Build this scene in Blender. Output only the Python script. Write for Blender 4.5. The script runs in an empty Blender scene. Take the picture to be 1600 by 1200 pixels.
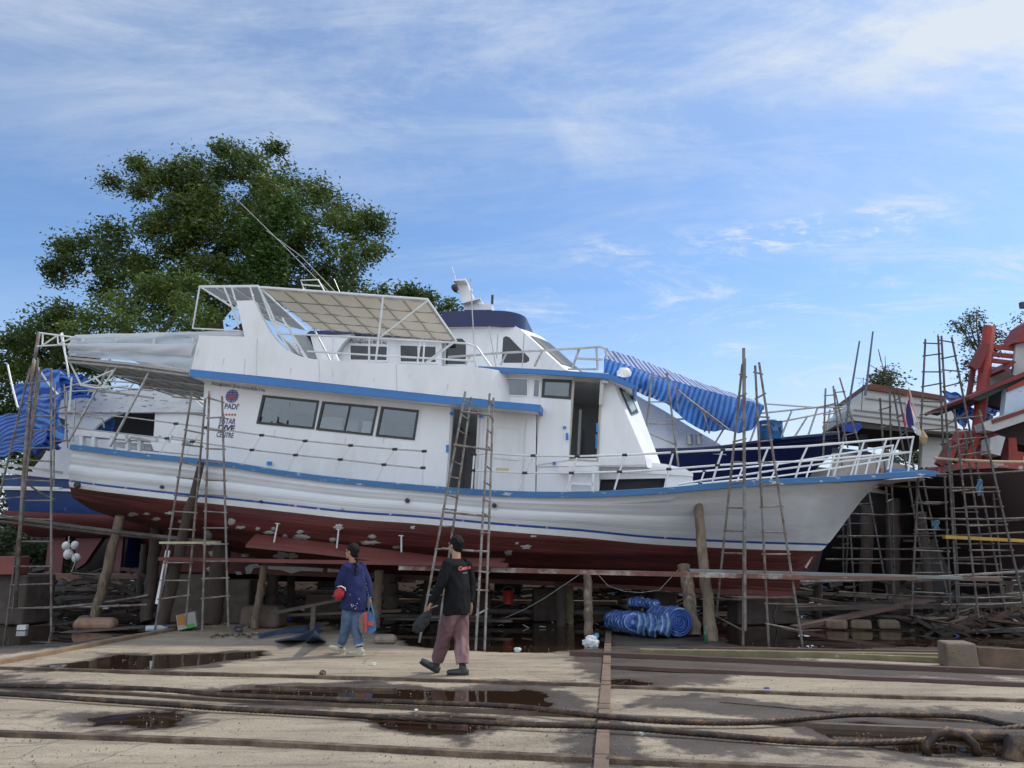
import bpy, math, random
import numpy as np
from mathutils import Vector, Matrix, Euler
from mathutils.geometry import tessellate_polygon
random.seed(7); np.random.seed(7)
SC = bpy.context.scene; COL = SC.collection
R = math.radians
# ---------------- camera ----------------
FPX = 1202.0; PITCH = R(12.2); CAM = Vector((0, 0, 1.5))
cd = bpy.data.cameras.new('camera'); cam = bpy.data.objects.new('camera', cd); COL.objects.link(cam)
cam.location = CAM; cam.rotation_euler = (R(90) + PITCH, 0, 0)
cd.sensor_fit = 'HORIZONTAL'; cd.sensor_width = 36; cd.lens = 36 * FPX / 1600
cd.clip_end = 3000; cd.clip_start = 0.1
SC.camera = cam
# ---------------- light ----------------
SUN_EL, SUN_AZ = R(50), R(68)      # azimuth measured clockwise from +Y (view direction) towards +X
w = bpy.data.worlds.new('World'); SC.world = w; w.use_nodes = True
nt = w.node_tree; nt.nodes.clear()
def wn(t, **k):
    n = nt.nodes.new(t)
    for a, b in k.items(): setattr(n, a, b)
    return n
out = wn('ShaderNodeOutputWorld'); bg = wn('ShaderNodeBackground'); bg.inputs[1].default_value = 0.15
sky = wn('ShaderNodeTexSky', sky_type='NISHITA'); sky.sun_disc = False
sky.sun_elevation = SUN_EL; sky.sun_rotation = SUN_AZ; sky.dust_density = 0.6; sky.ozone_density = 2.2; sky.air_density = 1.0
geo = wn('ShaderNodeTexCoord'); sep = wn('ShaderNodeSeparateXYZ'); nt.links.new(geo.outputs['Generated'], sep.inputs[0])
def math_(op, a, b=None, c=None, clamp=False):
    n = wn('ShaderNodeMath', operation=op, use_clamp=clamp)
    for i, v in enumerate((a, b, c)):
        if v is None: continue
        if isinstance(v, (int, float)): n.inputs[i].default_value = v
        else: nt.links.new(v, n.inputs[i])
    return n.outputs[0]
def ramp01(v, a, b):
    n = wn('ShaderNodeMapRange'); n.interpolation_type = 'SMOOTHSTEP'
    n.inputs[1].default_value = a; n.inputs[2].default_value = b; nt.links.new(v, n.inputs[0]); return n.outputs[0]
# cloud sheet: project the direction on a plane high above, so clouds shrink towards the horizon
zc = math_('MAXIMUM', sep.outputs[2], 0.03); zc = math_('ADD', zc, 0.12)
u = math_('DIVIDE', sep.outputs[0], zc); v = math_('DIVIDE', sep.outputs[1], zc)
comb = wn('ShaderNodeCombineXYZ'); nt.links.new(u, comb.inputs[0]); nt.links.new(v, comb.inputs[1])
def noise(scale, rot, sc3, detail=8, rough=.6, dist=0.0, loc=(0, 0, 0)):
    m = wn('ShaderNodeMapping'); m.inputs['Rotation'].default_value = (0, 0, rot); m.inputs['Scale'].default_value = sc3
    m.inputs['Location'].default_value = loc
    nt.links.new(comb.outputs[0], m.inputs[0])
    n = wn('ShaderNodeTexNoise'); n.inputs['Scale'].default_value = scale; n.inputs['Detail'].default_value = detail
    n.inputs['Roughness'].default_value = rough; n.inputs['Distortion'].default_value = dist
    nt.links.new(m.outputs[0], n.inputs[0]); return n.outputs[0]
veil = ramp01(noise(1.5, R(-28), (.5, 1, 1), 12, .66, 1.3, (3.1, 1.2, 0)), .38, .62)
veil2 = ramp01(noise(4.0, R(-38), (.35, 1, 1), 12, .70, 1.0, (7.1, 3.2, 0)), .42, .66)
wisp = ramp01(noise(2.4, R(-20), (.6, .9, 1), 12, .72, 1.8, (1.7, 4.2, 0)), .48, .78)
rip = ramp01(noise(11, R(10), (.7, 1.2, 1), 8, .65, .6, (.3, 2.2, 0)), .46, .68)
side = ramp01(sep.outputs[0], -.30, .60)
up_ = ramp01(sep.outputs[2], .34, .56)
high = math_('MULTIPLY', up_, math_('ADD', math_('MULTIPLY', side, .45), .55))
v1 = math_('MULTIPLY', math_('ADD', math_('MULTIPLY', veil, .55), math_('MULTIPLY', veil2, .34)), math_('ADD', math_('MULTIPLY', high, .80), .12))
v1 = math_('ADD', v1, math_('MULTIPLY', high, .20))
rgt = math_('MULTIPLY', ramp01(sep.outputs[0], .22, .62), math_('MULTIPLY', ramp01(sep.outputs[2], .26, .40), math_('ADD', math_('MULTIPLY', veil, .28), .10)))
bandz = math_('ABSOLUTE', math_('SUBTRACT', sep.outputs[2], .372)); band_ = math_('MULTIPLY', ramp01(bandz, .030, .004), math_('MULTIPLY', ramp01(sep.outputs[0], .02, .2), ramp01(noise(1.3, 0, (1, 1, 1), 4, .5, 0, (9, 9, 0)), .35, .55)))
w3 = math_('MULTIPLY', band_, math_('MULTIPLY', rip, 1.0))
midz = math_('MULTIPLY', ramp01(sep.outputs[2], .40, .30), ramp01(sep.outputs[0], -.35, .15))
w2 = math_('MULTIPLY', wisp, math_('ADD', math_('MULTIPLY', midz, .75), .12))
hz = math_('MULTIPLY', ramp01(sep.outputs[2], .34, .02), math_('ADD', .58, math_('MULTIPLY', side, .22)))
tot = math_('ADD', math_('ADD', v1, rgt), math_('ADD', math_('ADD', w2, w3), hz)); tot = math_('ADD', tot, 0.02); tot = math_('MINIMUM', tot, .97)
mix = wn('ShaderNodeMixRGB'); nt.links.new(tot, mix.inputs[0])
tint = wn('ShaderNodeMixRGB', blend_type='MULTIPLY'); tint.inputs[0].default_value = 1; tint.inputs[2].default_value = (.68, .84, .98, 1)
nt.links.new(sky.outputs[0], tint.inputs[1]); nt.links.new(tint.outputs[0], mix.inputs[1])
mix.inputs[2].default_value = (4.0, 4.4, 4.9, 1)
back = ramp01(sep.outputs[1], .15, -.7)   # unseen extra brightness added to the sky behind the camera, lighting the shaded sides
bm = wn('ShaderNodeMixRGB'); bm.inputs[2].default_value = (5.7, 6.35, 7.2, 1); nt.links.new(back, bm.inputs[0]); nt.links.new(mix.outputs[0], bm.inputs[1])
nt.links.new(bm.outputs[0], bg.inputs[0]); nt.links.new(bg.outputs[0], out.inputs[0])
sl = bpy.data.lights.new('sun', 'SUN'); sl.energy = 2.3; sl.angle = R(3.0); sl.color = (1, .93, .82)
so = bpy.data.objects.new('sun', sl); COL.objects.link(so)
sd = Vector((math.sin(SUN_AZ) * math.cos(SUN_EL), math.cos(SUN_AZ) * math.cos(SUN_EL), math.sin(SUN_EL)))
so.rotation_euler = sd.to_track_quat('Z', 'Y').to_euler(); so.location = (8, 4, 20)
SC.view_settings.view_transform = 'Standard'; SC.view_settings.look = 'None'; SC.view_settings.exposure = 0.32; SC.view_settings.gamma = 1
SC.cycles.max_bounces = 6; SC.cycles.transparent_max_bounces = 12

# ---------------- geometry helpers ----------------
_cp, _sp = math.cos(PITCH), math.sin(PITCH)
def ray(px, py):
    x = (px - 800) / FPX; y = (600 - py) / FPX
    return Vector((x, _cp - y * _sp, _sp + y * _cp))
def at(px, py, Y):
    d = ray(px, py); return CAM + d * (Y / d.y)
def gr(px, py, z=0.0):
    d = ray(px, py); return CAM + d * ((z - CAM.z) / d.z)
class Frame:
    def __init__(s, O, yaw, pitch=0):
        s.O = Vector(O); s.yaw = yaw; s.pitch = pitch
        s.R = (Matrix.Rotation(yaw, 3, 'Z') @ Matrix.Rotation(pitch, 3, 'Y')); s.RT = s.R.transposed()
        s.c = s.RT @ (CAM - s.O)
    def l(s, px, py, y):
        d = s.RT @ ray(px, py); return s.c + d * ((y - s.c.y) / d.y)
    def place(s, o): o.location = s.O; o.rotation_euler = (0, s.pitch, s.yaw)
    def inv(s, p): return s.RT @ (Vector(p) - s.O)
    def w(s, p): return s.R @ Vector(p) + s.O
WORLD = Frame((0, 0, 0), 0, 0)

class MB:
    def __init__(s): s.v = []; s.f = []; s.m = []; s.cur = 0
    def add(s, vs, fs):
        b = len(s.v); s.v += [tuple(p) for p in vs]; s.f += [tuple(i + b for i in f) for f in fs]; s.m += [s.cur] * len(fs); return s
    def box(s, c, d, rot=None, taper=1.0):
        c = Vector(c); x, y, z = [k / 2 for k in d]
        vs = [Vector((i * x * (taper if k > 0 else 1), j * y * (taper if k > 0 else 1), k * z)) for k in (-1, 1) for j in (-1, 1) for i in (-1, 1)]
        if rot is not None:
            rm = rot if isinstance(rot, Matrix) else Euler(rot).to_matrix()
            vs = [rm @ p for p in vs]
        return s.add([p + c for p in vs], [(0, 2, 3, 1), (4, 5, 7, 6), (0, 1, 5, 4), (2, 6, 7, 3), (0, 4, 6, 2), (1, 3, 7, 5)])
    def bar(s, a, b, w_, h_=None, up=(0, 0, 1)):      # rectangular beam from a to b
        a, b = Vector(a), Vector(b); h_ = h_ or w_; t = (b - a).normalized(); u_ = Vector(up)
        if abs(t.dot(u_)) > .98: u_ = Vector((0, 1, 0))
        n = t.cross(u_).normalized(); q = n.cross(t).normalized()
        vs = [p + n * (i * w_ / 2) + q * (j * h_ / 2) for p in (a, b) for (i, j) in ((-1, -1), (1, -1), (1, 1), (-1, 1))]
        return s.add(vs, [(3, 2, 1, 0), (4, 5, 6, 7), (0, 1, 5, 4), (1, 2, 6, 5), (2, 3, 7, 6), (3, 0, 4, 7)])
    def tube(s, pts, r, n=6, closed=False):
        pts = [Vector(p) for p in pts]; m = len(pts); rs = r if isinstance(r, (list, tuple)) else [r] * m
        ref = None; vs = []
        for i, p in enumerate(pts):
            if closed: t = pts[(i + 1) % m] - pts[i - 1]
            else: t = pts[min(i + 1, m - 1)] - pts[max(i - 1, 0)]
            t.normalize()
            if ref is None:
                ref = Vector((0, 0, 1)) if abs(t.z) < .9 else Vector((1, 0, 0))
                ref = (ref - t * ref.dot(t)).normalized()
            else:
                ref = ref - t * ref.dot(t)
                ref = ref.normalized() if ref.length > 1e-5 else Vector((1, 0, 0))
            q = t.cross(ref)
            for k in range(n):
                a = 2 * math.pi * k / n; vs.append(p + (ref * math.cos(a) + q * math.sin(a)) * rs[i])
        fs = []
        for i in range(m - 1 + (1 if closed else 0)):
            j = (i + 1) % m
            for k in range(n):
                l = (k + 1) % n; fs.append((i * n + k, i * n + l, j * n + l, j * n + k))
        if not closed: fs += [tuple(range(n - 1, -1, -1)), tuple((m - 1) * n + k for k in range(n))]
        return s.add(vs, fs)
    def grid(s, rows, closed=False, caps=False):
        m = len(rows); n = len(rows[0]); vs = [p for r_ in rows for p in r_]; fs = []
        for i in range(m - 1):
            for k in range(n if closed else n - 1):
                l = (k + 1) % n; fs.append((i * n + k, i * n + l, (i + 1) * n + l, (i + 1) * n + k))
        if caps: fs += [tuple(range(n - 1, -1, -1)), tuple((m - 1) * n + k for k in range(n))]
        return s.add(vs, fs)
    def lathe(s, prof, c=(0, 0, 0), n=16, rot=None):
        rows = []
        for r_, z in prof:
            row = [Vector((r_ * math.cos(2 * math.pi * k / n), r_ * math.sin(2 * math.pi * k / n), z)) for k in range(n)]
            if rot is not None: row = [rot @ p for p in row]
            rows.append([p + Vector(c) for p in row])
        return s.grid(rows, closed=True, caps=True)
    def prism(s, loops, f0, f1):   # loops of 2D points, f0/f1 map a 2D point to the near and far 3D point
        polys = [[Vector((p[0], p[1], 0)) for p in lp] for lp in loops]; flat = [p for lp in polys for p in lp]
        tris = tessellate_polygon(polys); n = len(flat)
        vs = [f0(p) for p in flat] + [f1(p) for p in flat]; fs = []
        for t in tris: fs.append(tuple(t)); fs.append(tuple(i + n for i in reversed(t)))
        b = 0
        for lp in polys:
            m = len(lp)
            for i in range(m):
                j = (i + 1) % m; fs.append((b + i, b + j, b + j + n, b + i + n))
            b += m
        return s.add(vs, fs)
    def slab(s, loops, y0, y1):    # loops in local x,z extruded along local y
        if not isinstance(loops[0][0], (list, tuple, Vector)): loops = [loops]
        return s.prism(loops, lambda p: Vector((p[0], y0, p[1])), lambda p: Vector((p[0], y1, p[1])))
    def flat(s, loops, z0, z1):
        if not isinstance(loops[0][0], (list, tuple, Vector)): loops = [loops]
        return s.prism(loops, lambda p: Vector((p[0], p[1], z0)), lambda p: Vector((p[0], p[1], z1)))
    def build(s, name, mat, parent=None, smooth=False, angle=None):
        me = bpy.data.meshes.new(name); me.from_pydata(s.v, [], s.f)
        for mm in (mat if isinstance(mat, (list, tuple)) else [mat]): me.materials.append(mm)
        if any(s.m): me.polygons.foreach_set('material_index', s.m)
        if len(s.f) < 60000:
            import bmesh
            bm = bmesh.new(); bm.from_mesh(me); bmesh.ops.recalc_face_normals(bm, faces=bm.faces); bm.to_mesh(me); bm.free()
        if smooth: me.polygons.foreach_set('use_smooth', [True] * len(me.polygons))
        if smooth and angle: me.set_sharp_from_angle(angle=angle)
        me.update()
        o = bpy.data.objects.new(name, me); COL.objects.link(o)
        if parent is not None: o.parent = parent
        return o
def tag(o, label=None, cat=None, group=None, kind=None):
    if label: o['label'] = label
    if cat: o['category'] = cat
    if group: o['group'] = group
    if kind: o['kind'] = kind
    return o
def empty(name, label, cat, loc=(0, 0, 0), rot=(0, 0, 0), group=None):
    o = bpy.data.objects.new(name, None); COL.objects.link(o); o.location = loc; o.rotation_euler = rot
    o.empty_display_size = .2
    return tag(o, label, cat, group)
def eframe(name, label, cat, fr, group=None):
    o = empty(name, label, cat, group=group); fr.place(o); return o
def lerp(a, b, t): return a + (b - a) * t
def interp(xs, ys): return lambda x: float(np.interp(x, xs, ys))
def smooth_interp(xs, ys):
    xs = np.array(xs, float); ys = np.array(ys, float)
    m = np.gradient(ys, xs)
    def f(x):
        x = min(max(x, xs[0]), xs[-1]); i = min(int(np.searchsorted(xs, x, side='right')) - 1, len(xs) - 2); i = max(i, 0)
        h = xs[i + 1] - xs[i]; t = (x - xs[i]) / h
        return float((2*t**3-3*t*t+1)*ys[i] + (t**3-2*t*t+t)*h*m[i] + (-2*t**3+3*t*t)*ys[i+1] + (t**3-t*t)*h*m[i+1])
    return f
def text(name, body, M, size, parent, fn, squash=1.0, thick=.0, align='CENTER', bold=0.0, shear=0.0):
    """lettering as a mesh; fn maps flat (u,v) metres to a 3D point"""
    cu = bpy.data.curves.new(name, 'FONT'); cu.body = body; cu.size = size; cu.align_x = align; cu.align_y = 'CENTER'; cu.offset = bold; cu.shear = shear
    cu.resolution_u = 3
    o = bpy.data.objects.new(name, cu); COL.objects.link(o)
    dg = bpy.context.evaluated_depsgraph_get(); me = bpy.data.meshes.new_from_object(o.evaluated_get(dg))
    COL.objects.unlink(o); bpy.data.objects.remove(o)
    for vtx in me.vertices: vtx.co = fn(vtx.co.x * squash, vtx.co.y)
    me.materials.clear(); me.materials.append(M)
    ob = bpy.data.objects.new(name, me); COL.objects.link(ob)
    if parent is not None: ob.parent = parent
    return ob

# ---------------- materials ----------------
MATS = {}
def mat(name, col, rough=.6, var=.15, scale=3.0, metal=0.0, bump=.0, bscale=20, spec=.5, col2=None, mask=(.45, .6), mscale=4.0, stretch=(1, 1, 1), mdetail=6, coat=0, mcol3=None, mask3=(.6, .66), m3scale=9):
    if name in MATS: return MATS[name]
    m = bpy.data.materials.new(name); m.use_nodes = True; n = m.node_tree.nodes; l = m.node_tree.links
    b = n['Principled BSDF']; b.inputs['Roughness'].default_value = rough; b.inputs['Metallic'].default_value = metal
    b.inputs['Specular IOR Level'].default_value = spec; b.inputs['Coat Weight'].default_value = coat
    tc = n.new('ShaderNodeTexCoord'); mp = n.new('ShaderNodeMapping'); mp.inputs['Scale'].default_value = stretch
    l.new(tc.outputs['Object'], mp.inputs[0])
    def nz(s, d=6, r=.6):
        k = n.new('ShaderNodeTexNoise'); k.inputs['Scale'].default_value = s; k.inputs['Detail'].default_value = d; k.inputs['Roughness'].default_value = r
        l.new(mp.outputs[0], k.inputs[0]); return k
    c = None
    def rgb(cc): return (cc[0], cc[1], cc[2], 1)
    def mixc(f, a, bb, bt='MIX'):
        k = n.new('ShaderNodeMixRGB'); k.blend_type = bt
        for i, q in ((0, f), (1, a), (2, bb)):
            if isinstance(q, (int, float)): k.inputs[i].default_value = q
            elif isinstance(q, tuple): k.inputs[i].default_value = rgb(q)
            else: l.new(q, k.inputs[i])
        return k.outputs[0]
    def rr(v_, a, bb):
        k = n.new('ShaderNodeMapRange'); k.inputs[1].default_value = a; k.inputs[2].default_value = bb; l.new(v_, k.inputs[0]); return k.outputs[0]
    base = tuple(col)
    if col2 is not None:
        base = mixc(rr(nz(mscale, mdetail, .65).outputs[0], *mask), base, tuple(col2))
    if mcol3 is not None:
        base = mixc(rr(nz(m3scale, 8, .7).outputs[0], *mask3), base, tuple(mcol3))
    if var > 0:
        k = nz(scale, 7, .6); f = n.new('ShaderNodeMapRange'); f.inputs[1].default_value = .3; f.inputs[2].default_value = .7
        f.inputs[3].default_value = 1 - var; f.inputs[4].default_value = 1 + var; l.new(k.outputs[0], f.inputs[0])
        cb = n.new('ShaderNodeCombineXYZ')
        for i in range(3): l.new(f.outputs[0], cb.inputs[i])
        base = mixc(1.0, base, cb.outputs[0], 'MULTIPLY')
        rv = n.new('ShaderNodeMapRange'); rv.inputs[3].default_value = max(rough - .12, .02); rv.inputs[4].default_value = min(rough + .12, 1); l.new(k.outputs[0], rv.inputs[0]); l.new(rv.outputs[0], b.inputs['Roughness'])
    if isinstance(base, tuple): b.inputs['Base Color'].default_value = rgb(base)
    else: l.new(base, b.inputs['Base Color'])
    if bump > 0:
        bp = n.new('ShaderNodeBump'); bp.inputs['Strength'].default_value = min(bump, 1); bp.inputs['Distance'].default_value = .02 * max(1, bump)
        l.new(nz(bscale, 6, .65).outputs[0], bp.inputs['Height']); l.new(bp.outputs[0], b.inputs['Normal'])
    MATS[name] = m; return m
def striped(name, c1, c2, period, axis=0, rough=.45, width=.5, wob=.03, c3=None, trans=0.0):
    m = bpy.data.materials.new(name); m.use_nodes = True; n = m.node_tree.nodes; l = m.node_tree.links; b = n['Principled BSDF']
    at_ = n.new('ShaderNodeAttribute'); at_.attribute_name = 'suv'; sp = n.new('ShaderNodeSeparateXYZ'); l.new(at_.outputs['Vector'], sp.inputs[0])
    d = n.new('ShaderNodeMath'); d.operation = 'DIVIDE'; l.new(sp.outputs[axis], d.inputs[0]); d.inputs[1].default_value = period
    fr = n.new('ShaderNodeMath'); fr.operation = 'FRACT'; l.new(d.outputs[0], fr.inputs[0])
    cr = n.new('ShaderNodeValToRGB'); cr.color_ramp.interpolation = 'CONSTANT'; e = cr.color_ramp.elements
    e[0].position = 0; e[0].color = (*c1, 1); e[1].position = width; e[1].color = (*c2, 1)
    if c3: q = e.new(width + (1 - width) * .5); q.color = (*c3, 1)
    l.new(fr.outputs[0], cr.inputs[0])
    nz = n.new('ShaderNodeTexNoise'); nz.inputs['Scale'].default_value = 2.5; nz.inputs['Detail'].default_value = 6
    tc = n.new('ShaderNodeTexCoord'); l.new(tc.outputs['Object'], nz.inputs[0])
    mr = n.new('ShaderNodeMapRange'); mr.inputs[1].default_value = .3; mr.inputs[2].default_value = .7; mr.inputs[3].default_value = .75; mr.inputs[4].default_value = 1.2; l.new(nz.outputs[0], mr.inputs[0])
    mx = n.new('ShaderNodeMixRGB'); mx.blend_type = 'MULTIPLY'; mx.inputs[0].default_value = 1; l.new(cr.outputs[0], mx.inputs[1]); l.new(mr.outputs[0], mx.inputs[2])
    l.new(mx.outputs[0], b.inputs['Base Color']); b.inputs['Roughness'].default_value = rough
    bp = n.new('ShaderNodeBump'); bp.inputs['Strength'].default_value = .6; bp.inputs['Distance'].default_value = .03
    n2 = n.new('ShaderNodeTexNoise'); n2.inputs['Scale'].default_value = 7; n2.inputs['Detail'].default_value = 4; n2.inputs['Distortion'].default_value = 1.0; l.new(tc.outputs['Object'], n2.inputs[0]); l.new(n2.outputs[0], bp.inputs['Height']); l.new(bp.outputs[0], b.inputs['Normal'])
    if trans > 0:
        tr = n.new('ShaderNodeBsdfTranslucent'); l.new(mx.outputs[0], tr.inputs[0]); ms = n.new('ShaderNodeMixShader'); ms.inputs[0].default_value = trans
        l.new(b.outputs[0], ms.inputs[1]); l.new(tr.outputs[0], ms.inputs[2]); l.new(ms.outputs[0], n['Material Output'].inputs[0])
    MATS[name] = m; return m
def set_suv(o, uv):
    a = o.data.attributes.new('suv', 'FLOAT_VECTOR', 'POINT'); a.data.foreach_set('vector', np.array([(p[0], p[1], 0) for p in uv], dtype=np.float32).ravel())
def glassmat(name, tintc=(.45, .5, .5), refl=.10, rough=.03):
    m = bpy.data.materials.new(name); m.use_nodes = True; n = m.node_tree.nodes; l = m.node_tree.links; n.remove(n['Principled BSDF'])
    t = n.new('ShaderNodeBsdfTransparent'); t.inputs[0].default_value = (*tintc, 1); g = n.new('ShaderNodeBsdfGlossy'); g.inputs['Roughness'].default_value = rough
    g.inputs[0].default_value = (.9, .95, 1, 1)
    fz = n.new('ShaderNodeFresnel'); fz.inputs[0].default_value = 1.5; ad = n.new('ShaderNodeMath'); ad.operation = 'ADD'; ad.inputs[1].default_value = refl; l.new(fz.outputs[0], ad.inputs[0])
    ms = n.new('ShaderNodeMixShader'); l.new(ad.outputs[0], ms.inputs[0]); l.new(t.outputs[0], ms.inputs[1]); l.new(g.outputs[0], ms.inputs[2]); l.new(ms.outputs[0], n['Material Output'].inputs[0])
    MATS[name] = m; return m
def clothmat(name, col, trans=.5, rough=.7, alpha=1.0):
    m = bpy.data.materials.new(name); m.use_nodes = True; n = m.node_tree.nodes; l = m.node_tree.links; b = n['Principled BSDF']
    b.inputs['Base Color'].default_value = (*col, 1); b.inputs['Roughness'].default_value = rough
    tr = n.new('ShaderNodeBsdfTranslucent'); tr.inputs[0].default_value = (*col, 1); ms = n.new('ShaderNodeMixShader'); ms.inputs[0].default_value = trans
    l.new(b.outputs[0], ms.inputs[1]); l.new(tr.outputs[0], ms.inputs[2]); last = ms.outputs[0]
    if alpha < 1:
        tp = n.new('ShaderNodeBsdfTransparent'); m2 = n.new('ShaderNodeMixShader'); m2.inputs[0].default_value = alpha
        l.new(tp.outputs[0], m2.inputs[1]); l.new(last, m2.inputs[2]); last = m2.outputs[0]
    nz = n.new('ShaderNodeTexNoise'); nz.inputs['Scale'].default_value = 3; nz.inputs['Detail'].default_value = 4
    tc = n.new('ShaderNodeTexCoord'); l.new(tc.outputs['Object'], nz.inputs[0])
    bp = n.new('ShaderNodeBump'); bp.inputs['Strength'].default_value = .5; bp.inputs['Distance'].default_value = .04; l.new(nz.outputs[0], bp.inputs['Height']); l.new(bp.outputs[0], b.inputs['Normal'])
    l.new(last, n['Material Output'].inputs[0]); MATS[name] = m; return m

WHITE = mat('white_paint', (.77, .78, .80), .38, .06, .9, bump=.3, bscale=2.2, col2=(.62, .63, .62), mask=(.50, .78), mscale=1.3, mcol3=(.62, .61, .58), mask3=(.62, .80), m3scale=6, stretch=(1, 1, .4))
HULLW = mat('hull_white', (.64, .665, .70), .38, .09, 1.4, bump=.45, bscale=3, col2=(.49, .51, .53), mask=(.5, .72), mscale=.9, stretch=(.35, 1, 2.2), mcol3=(.68, .68, .68), mask3=(.6, .7), m3scale=1.3)
RED = mat('antifoul_red', (.115, .026, .022), .62, .38, 1.6, bump=.5, bscale=9, col2=(.085, .020, .018), mask=(.42, .62), mscale=1.5, stretch=(.3, 1, 2.5), mcol3=(.26, .10, .085), mask3=(.66, .72), m3scale=4)
REDP = mat('red_plank', (.135, .033, .027), .6, .25, 3, bump=.4, bscale=12, stretch=(.3, 1, 1))
BLUE = mat('blue_paint', (.035, .17, .46), .38, .12, 2)
BLUEW = mat('worn_blue_paint', (.04, .155, .36), .42, .15, 2, mcol3=(.5, .52, .53), mask3=(.60, .62), m3scale=5.0, stretch=(.7, 1, 2))
LINEB = mat('boot_blue', (.02, .075, .33), .45, .2, 3, mcol3=(.6, .62, .66), mask3=(.60, .62), m3scale=4)
BOOTW = mat('boot_white', (.74, .76, .78), .4, .06, 2)
NAVY = mat('navy_paint', (.008, .016, .085), .35, .2, 1.5)
BLACKF = mat('black_frame', (.02, .022, .024), .35, .1, 4)
GREYM = mat('galvanised_pipe', (.42, .42, .41), .42, .2, 5, metal=.6, col2=(.22, .15, .11), mask=(.56, .68), mscale=5)
WPIPE = mat('white_pipe', (.66, .68, .69), .4, .1, 4)
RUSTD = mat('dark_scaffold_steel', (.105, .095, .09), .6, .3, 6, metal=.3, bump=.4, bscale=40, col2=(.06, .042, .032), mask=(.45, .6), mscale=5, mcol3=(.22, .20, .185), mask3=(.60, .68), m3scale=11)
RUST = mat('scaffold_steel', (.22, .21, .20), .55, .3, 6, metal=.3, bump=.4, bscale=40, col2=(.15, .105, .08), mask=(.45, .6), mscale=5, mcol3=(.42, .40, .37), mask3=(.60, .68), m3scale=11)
PUTTY = mat('putty', (.42, .43, .41), .75, .2, 8, bump=.4, bscale=25)
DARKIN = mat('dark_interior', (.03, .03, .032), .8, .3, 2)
INTW = mat('interior_wall', (.55, .56, .55), .6, .1, 2)
GLASS = glassmat('window_glass', (.86, .89, .89), .05)
DGLASS = mat('dark_glass', (.006, .007, .010), .06, .0, 1, coat=.5)
WOODP = mat('raw_timber', (.20, .145, .10), .8, .35, 5, bump=.9, bscale=14, stretch=(1, 1, .18), col2=(.10, .075, .055), mask=(.45, .6), mscale=6)
WOODG = mat('weathered_timber', (.11, .09, .075), .8, .35, 4, bump=.8, bscale=16, stretch=(.3, 1, 1), col2=(.05, .042, .036), mask=(.45, .6), mscale=5)
WOODB = mat('brown_beam', (.13, .075, .06), .7, .3, 4, bump=.6, bscale=16, stretch=(.25, 1, 1), mcol3=(.36, .33, .30), mask3=(.66, .7), m3scale=8)
# ---------------- main boat ----------------
F1 = Frame((-9.24, 18.1, 0.0), R(-9), R(4.6))
boat = eframe('dive_boat', 'white dive boat with blue trim, dark red bottom, propped on timber posts', 'boat', F1)
hs_ = smooth_interp([0, 1.2, 3, 6, 9, 11.5, 13.5, 15, 16.3, 17.3, 18.2], [1.95, 2.15, 2.3, 2.4, 2.4, 2.28, 1.98, 1.55, 1.02, .5, .04])
SHEER = [(80,692),(130,697),(200,706),(280,714),(355,722),(450,737),(550,749),(640,757),(700,762),(800,768),(900,769),(1000,765),(1060,761),(1100,757),(1200,750),(1300,745),(1380,740),(1447,735)]
WL = [(82,757),(150,767),(200,773),(262,780),(350,789),(450,800),(550,811),(650,818),(780,830),(920,841),(1000,849),(1100,855),(1200,859),(1283,861)]
KEEL = [(177,806),(262,830),(350,858),(450,882),(600,896),(800,905),(1000,915),(1150,924),(1240,929)]
STEM = [(1240,929),(1262,893),(1283,861),(1300,842),(1325,808),(1345,782),(1365,760),(1385,746),(1410,741),(1447,737)]
sx, sz = [], []
for p in SHEER:
    x = 9.
    for _ in range(12): q = F1.l(p[0], p[1], -hs_(x)); x = min(max(q.x, 0), 18.2)
    sx.append(q.x); sz.append(q.z)
LOA = F1.l(1447, 736, 0).x
zs_ = smooth_interp(sx, sz)
kk = [F1.l(a, b, 0) for a, b in KEEL] + [F1.l(a, b, 0) for a, b in STEM[1:]]
kx = [q.x for q in kk]; kz = [q.z for q in kk]; kx[0] = min(kx[0], 0.0)
zk_ = interp(kx, kz)
XFOOT = F1.l(1240, 929, 0).x
def fsec(u_, x):
    # share of half breadth at height fraction u
    u_ = min(max(u_, 0), 1)
    mid = float(np.interp(u_, [0, .06, .2, .35, .5, .7, 1], [.05, .25, .62, .84, .93, .97, 1]))
    st = float(np.interp(u_, [0, .1, .25, .45, .7, 1], [.12, .55, .86, .96, .99, 1]))
    bw = .04 + .96 * u_ ** 1.25
    b0 = min(max((x - 9.0) / 6.0, 0), 1); b0 = b0 * b0 * (3 - 2 * b0); s0 = min(max((3.0 - x) / 3.0, 0), 1)
    f = lerp(mid, st, s0); return lerp(f, bw, b0)
def bre(x, z):
    a, b = zk_(x), zs_(x)
    if b - a < .02: return .03
    return max(hs_(x) * fsec((z - a) / (b - a), x), .03)
wx, wz = [], []
for p in WL:
    x = 9.; z = 2.
    for _ in range(25): q = F1.l(p[0], p[1], -bre(min(max(x, 0), LOA), z)); x = x * .4 + q.x * .6; z = z * .4 + q.z * .6
    wx.append(q.x); wz.append(q.z)
wx[0] = min(wx[0], 0)
zw_ = smooth_interp(wx, wz)
XS = list(np.linspace(0.0, 14, 71)) + list(np.linspace(14.1, LOA, 60))
def strake(u_):   # planking ridges of the topsides, metres outwards; u from the waterline (0) to the sheer (1)
    return .017 * math.exp(-((u_ - .66) / .06) ** 2) - .020 * math.exp(-((u_ - .44) / .05) ** 2) + .02 * math.exp(-((u_ - .25) / .12) ** 2)
NU = 72
def seam(u_, n_, d): k = (u_ * n_) % 1.0; k = min(k, 1 - k) / n_; return -d * math.exp(-(k / .007) ** 2)
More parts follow.
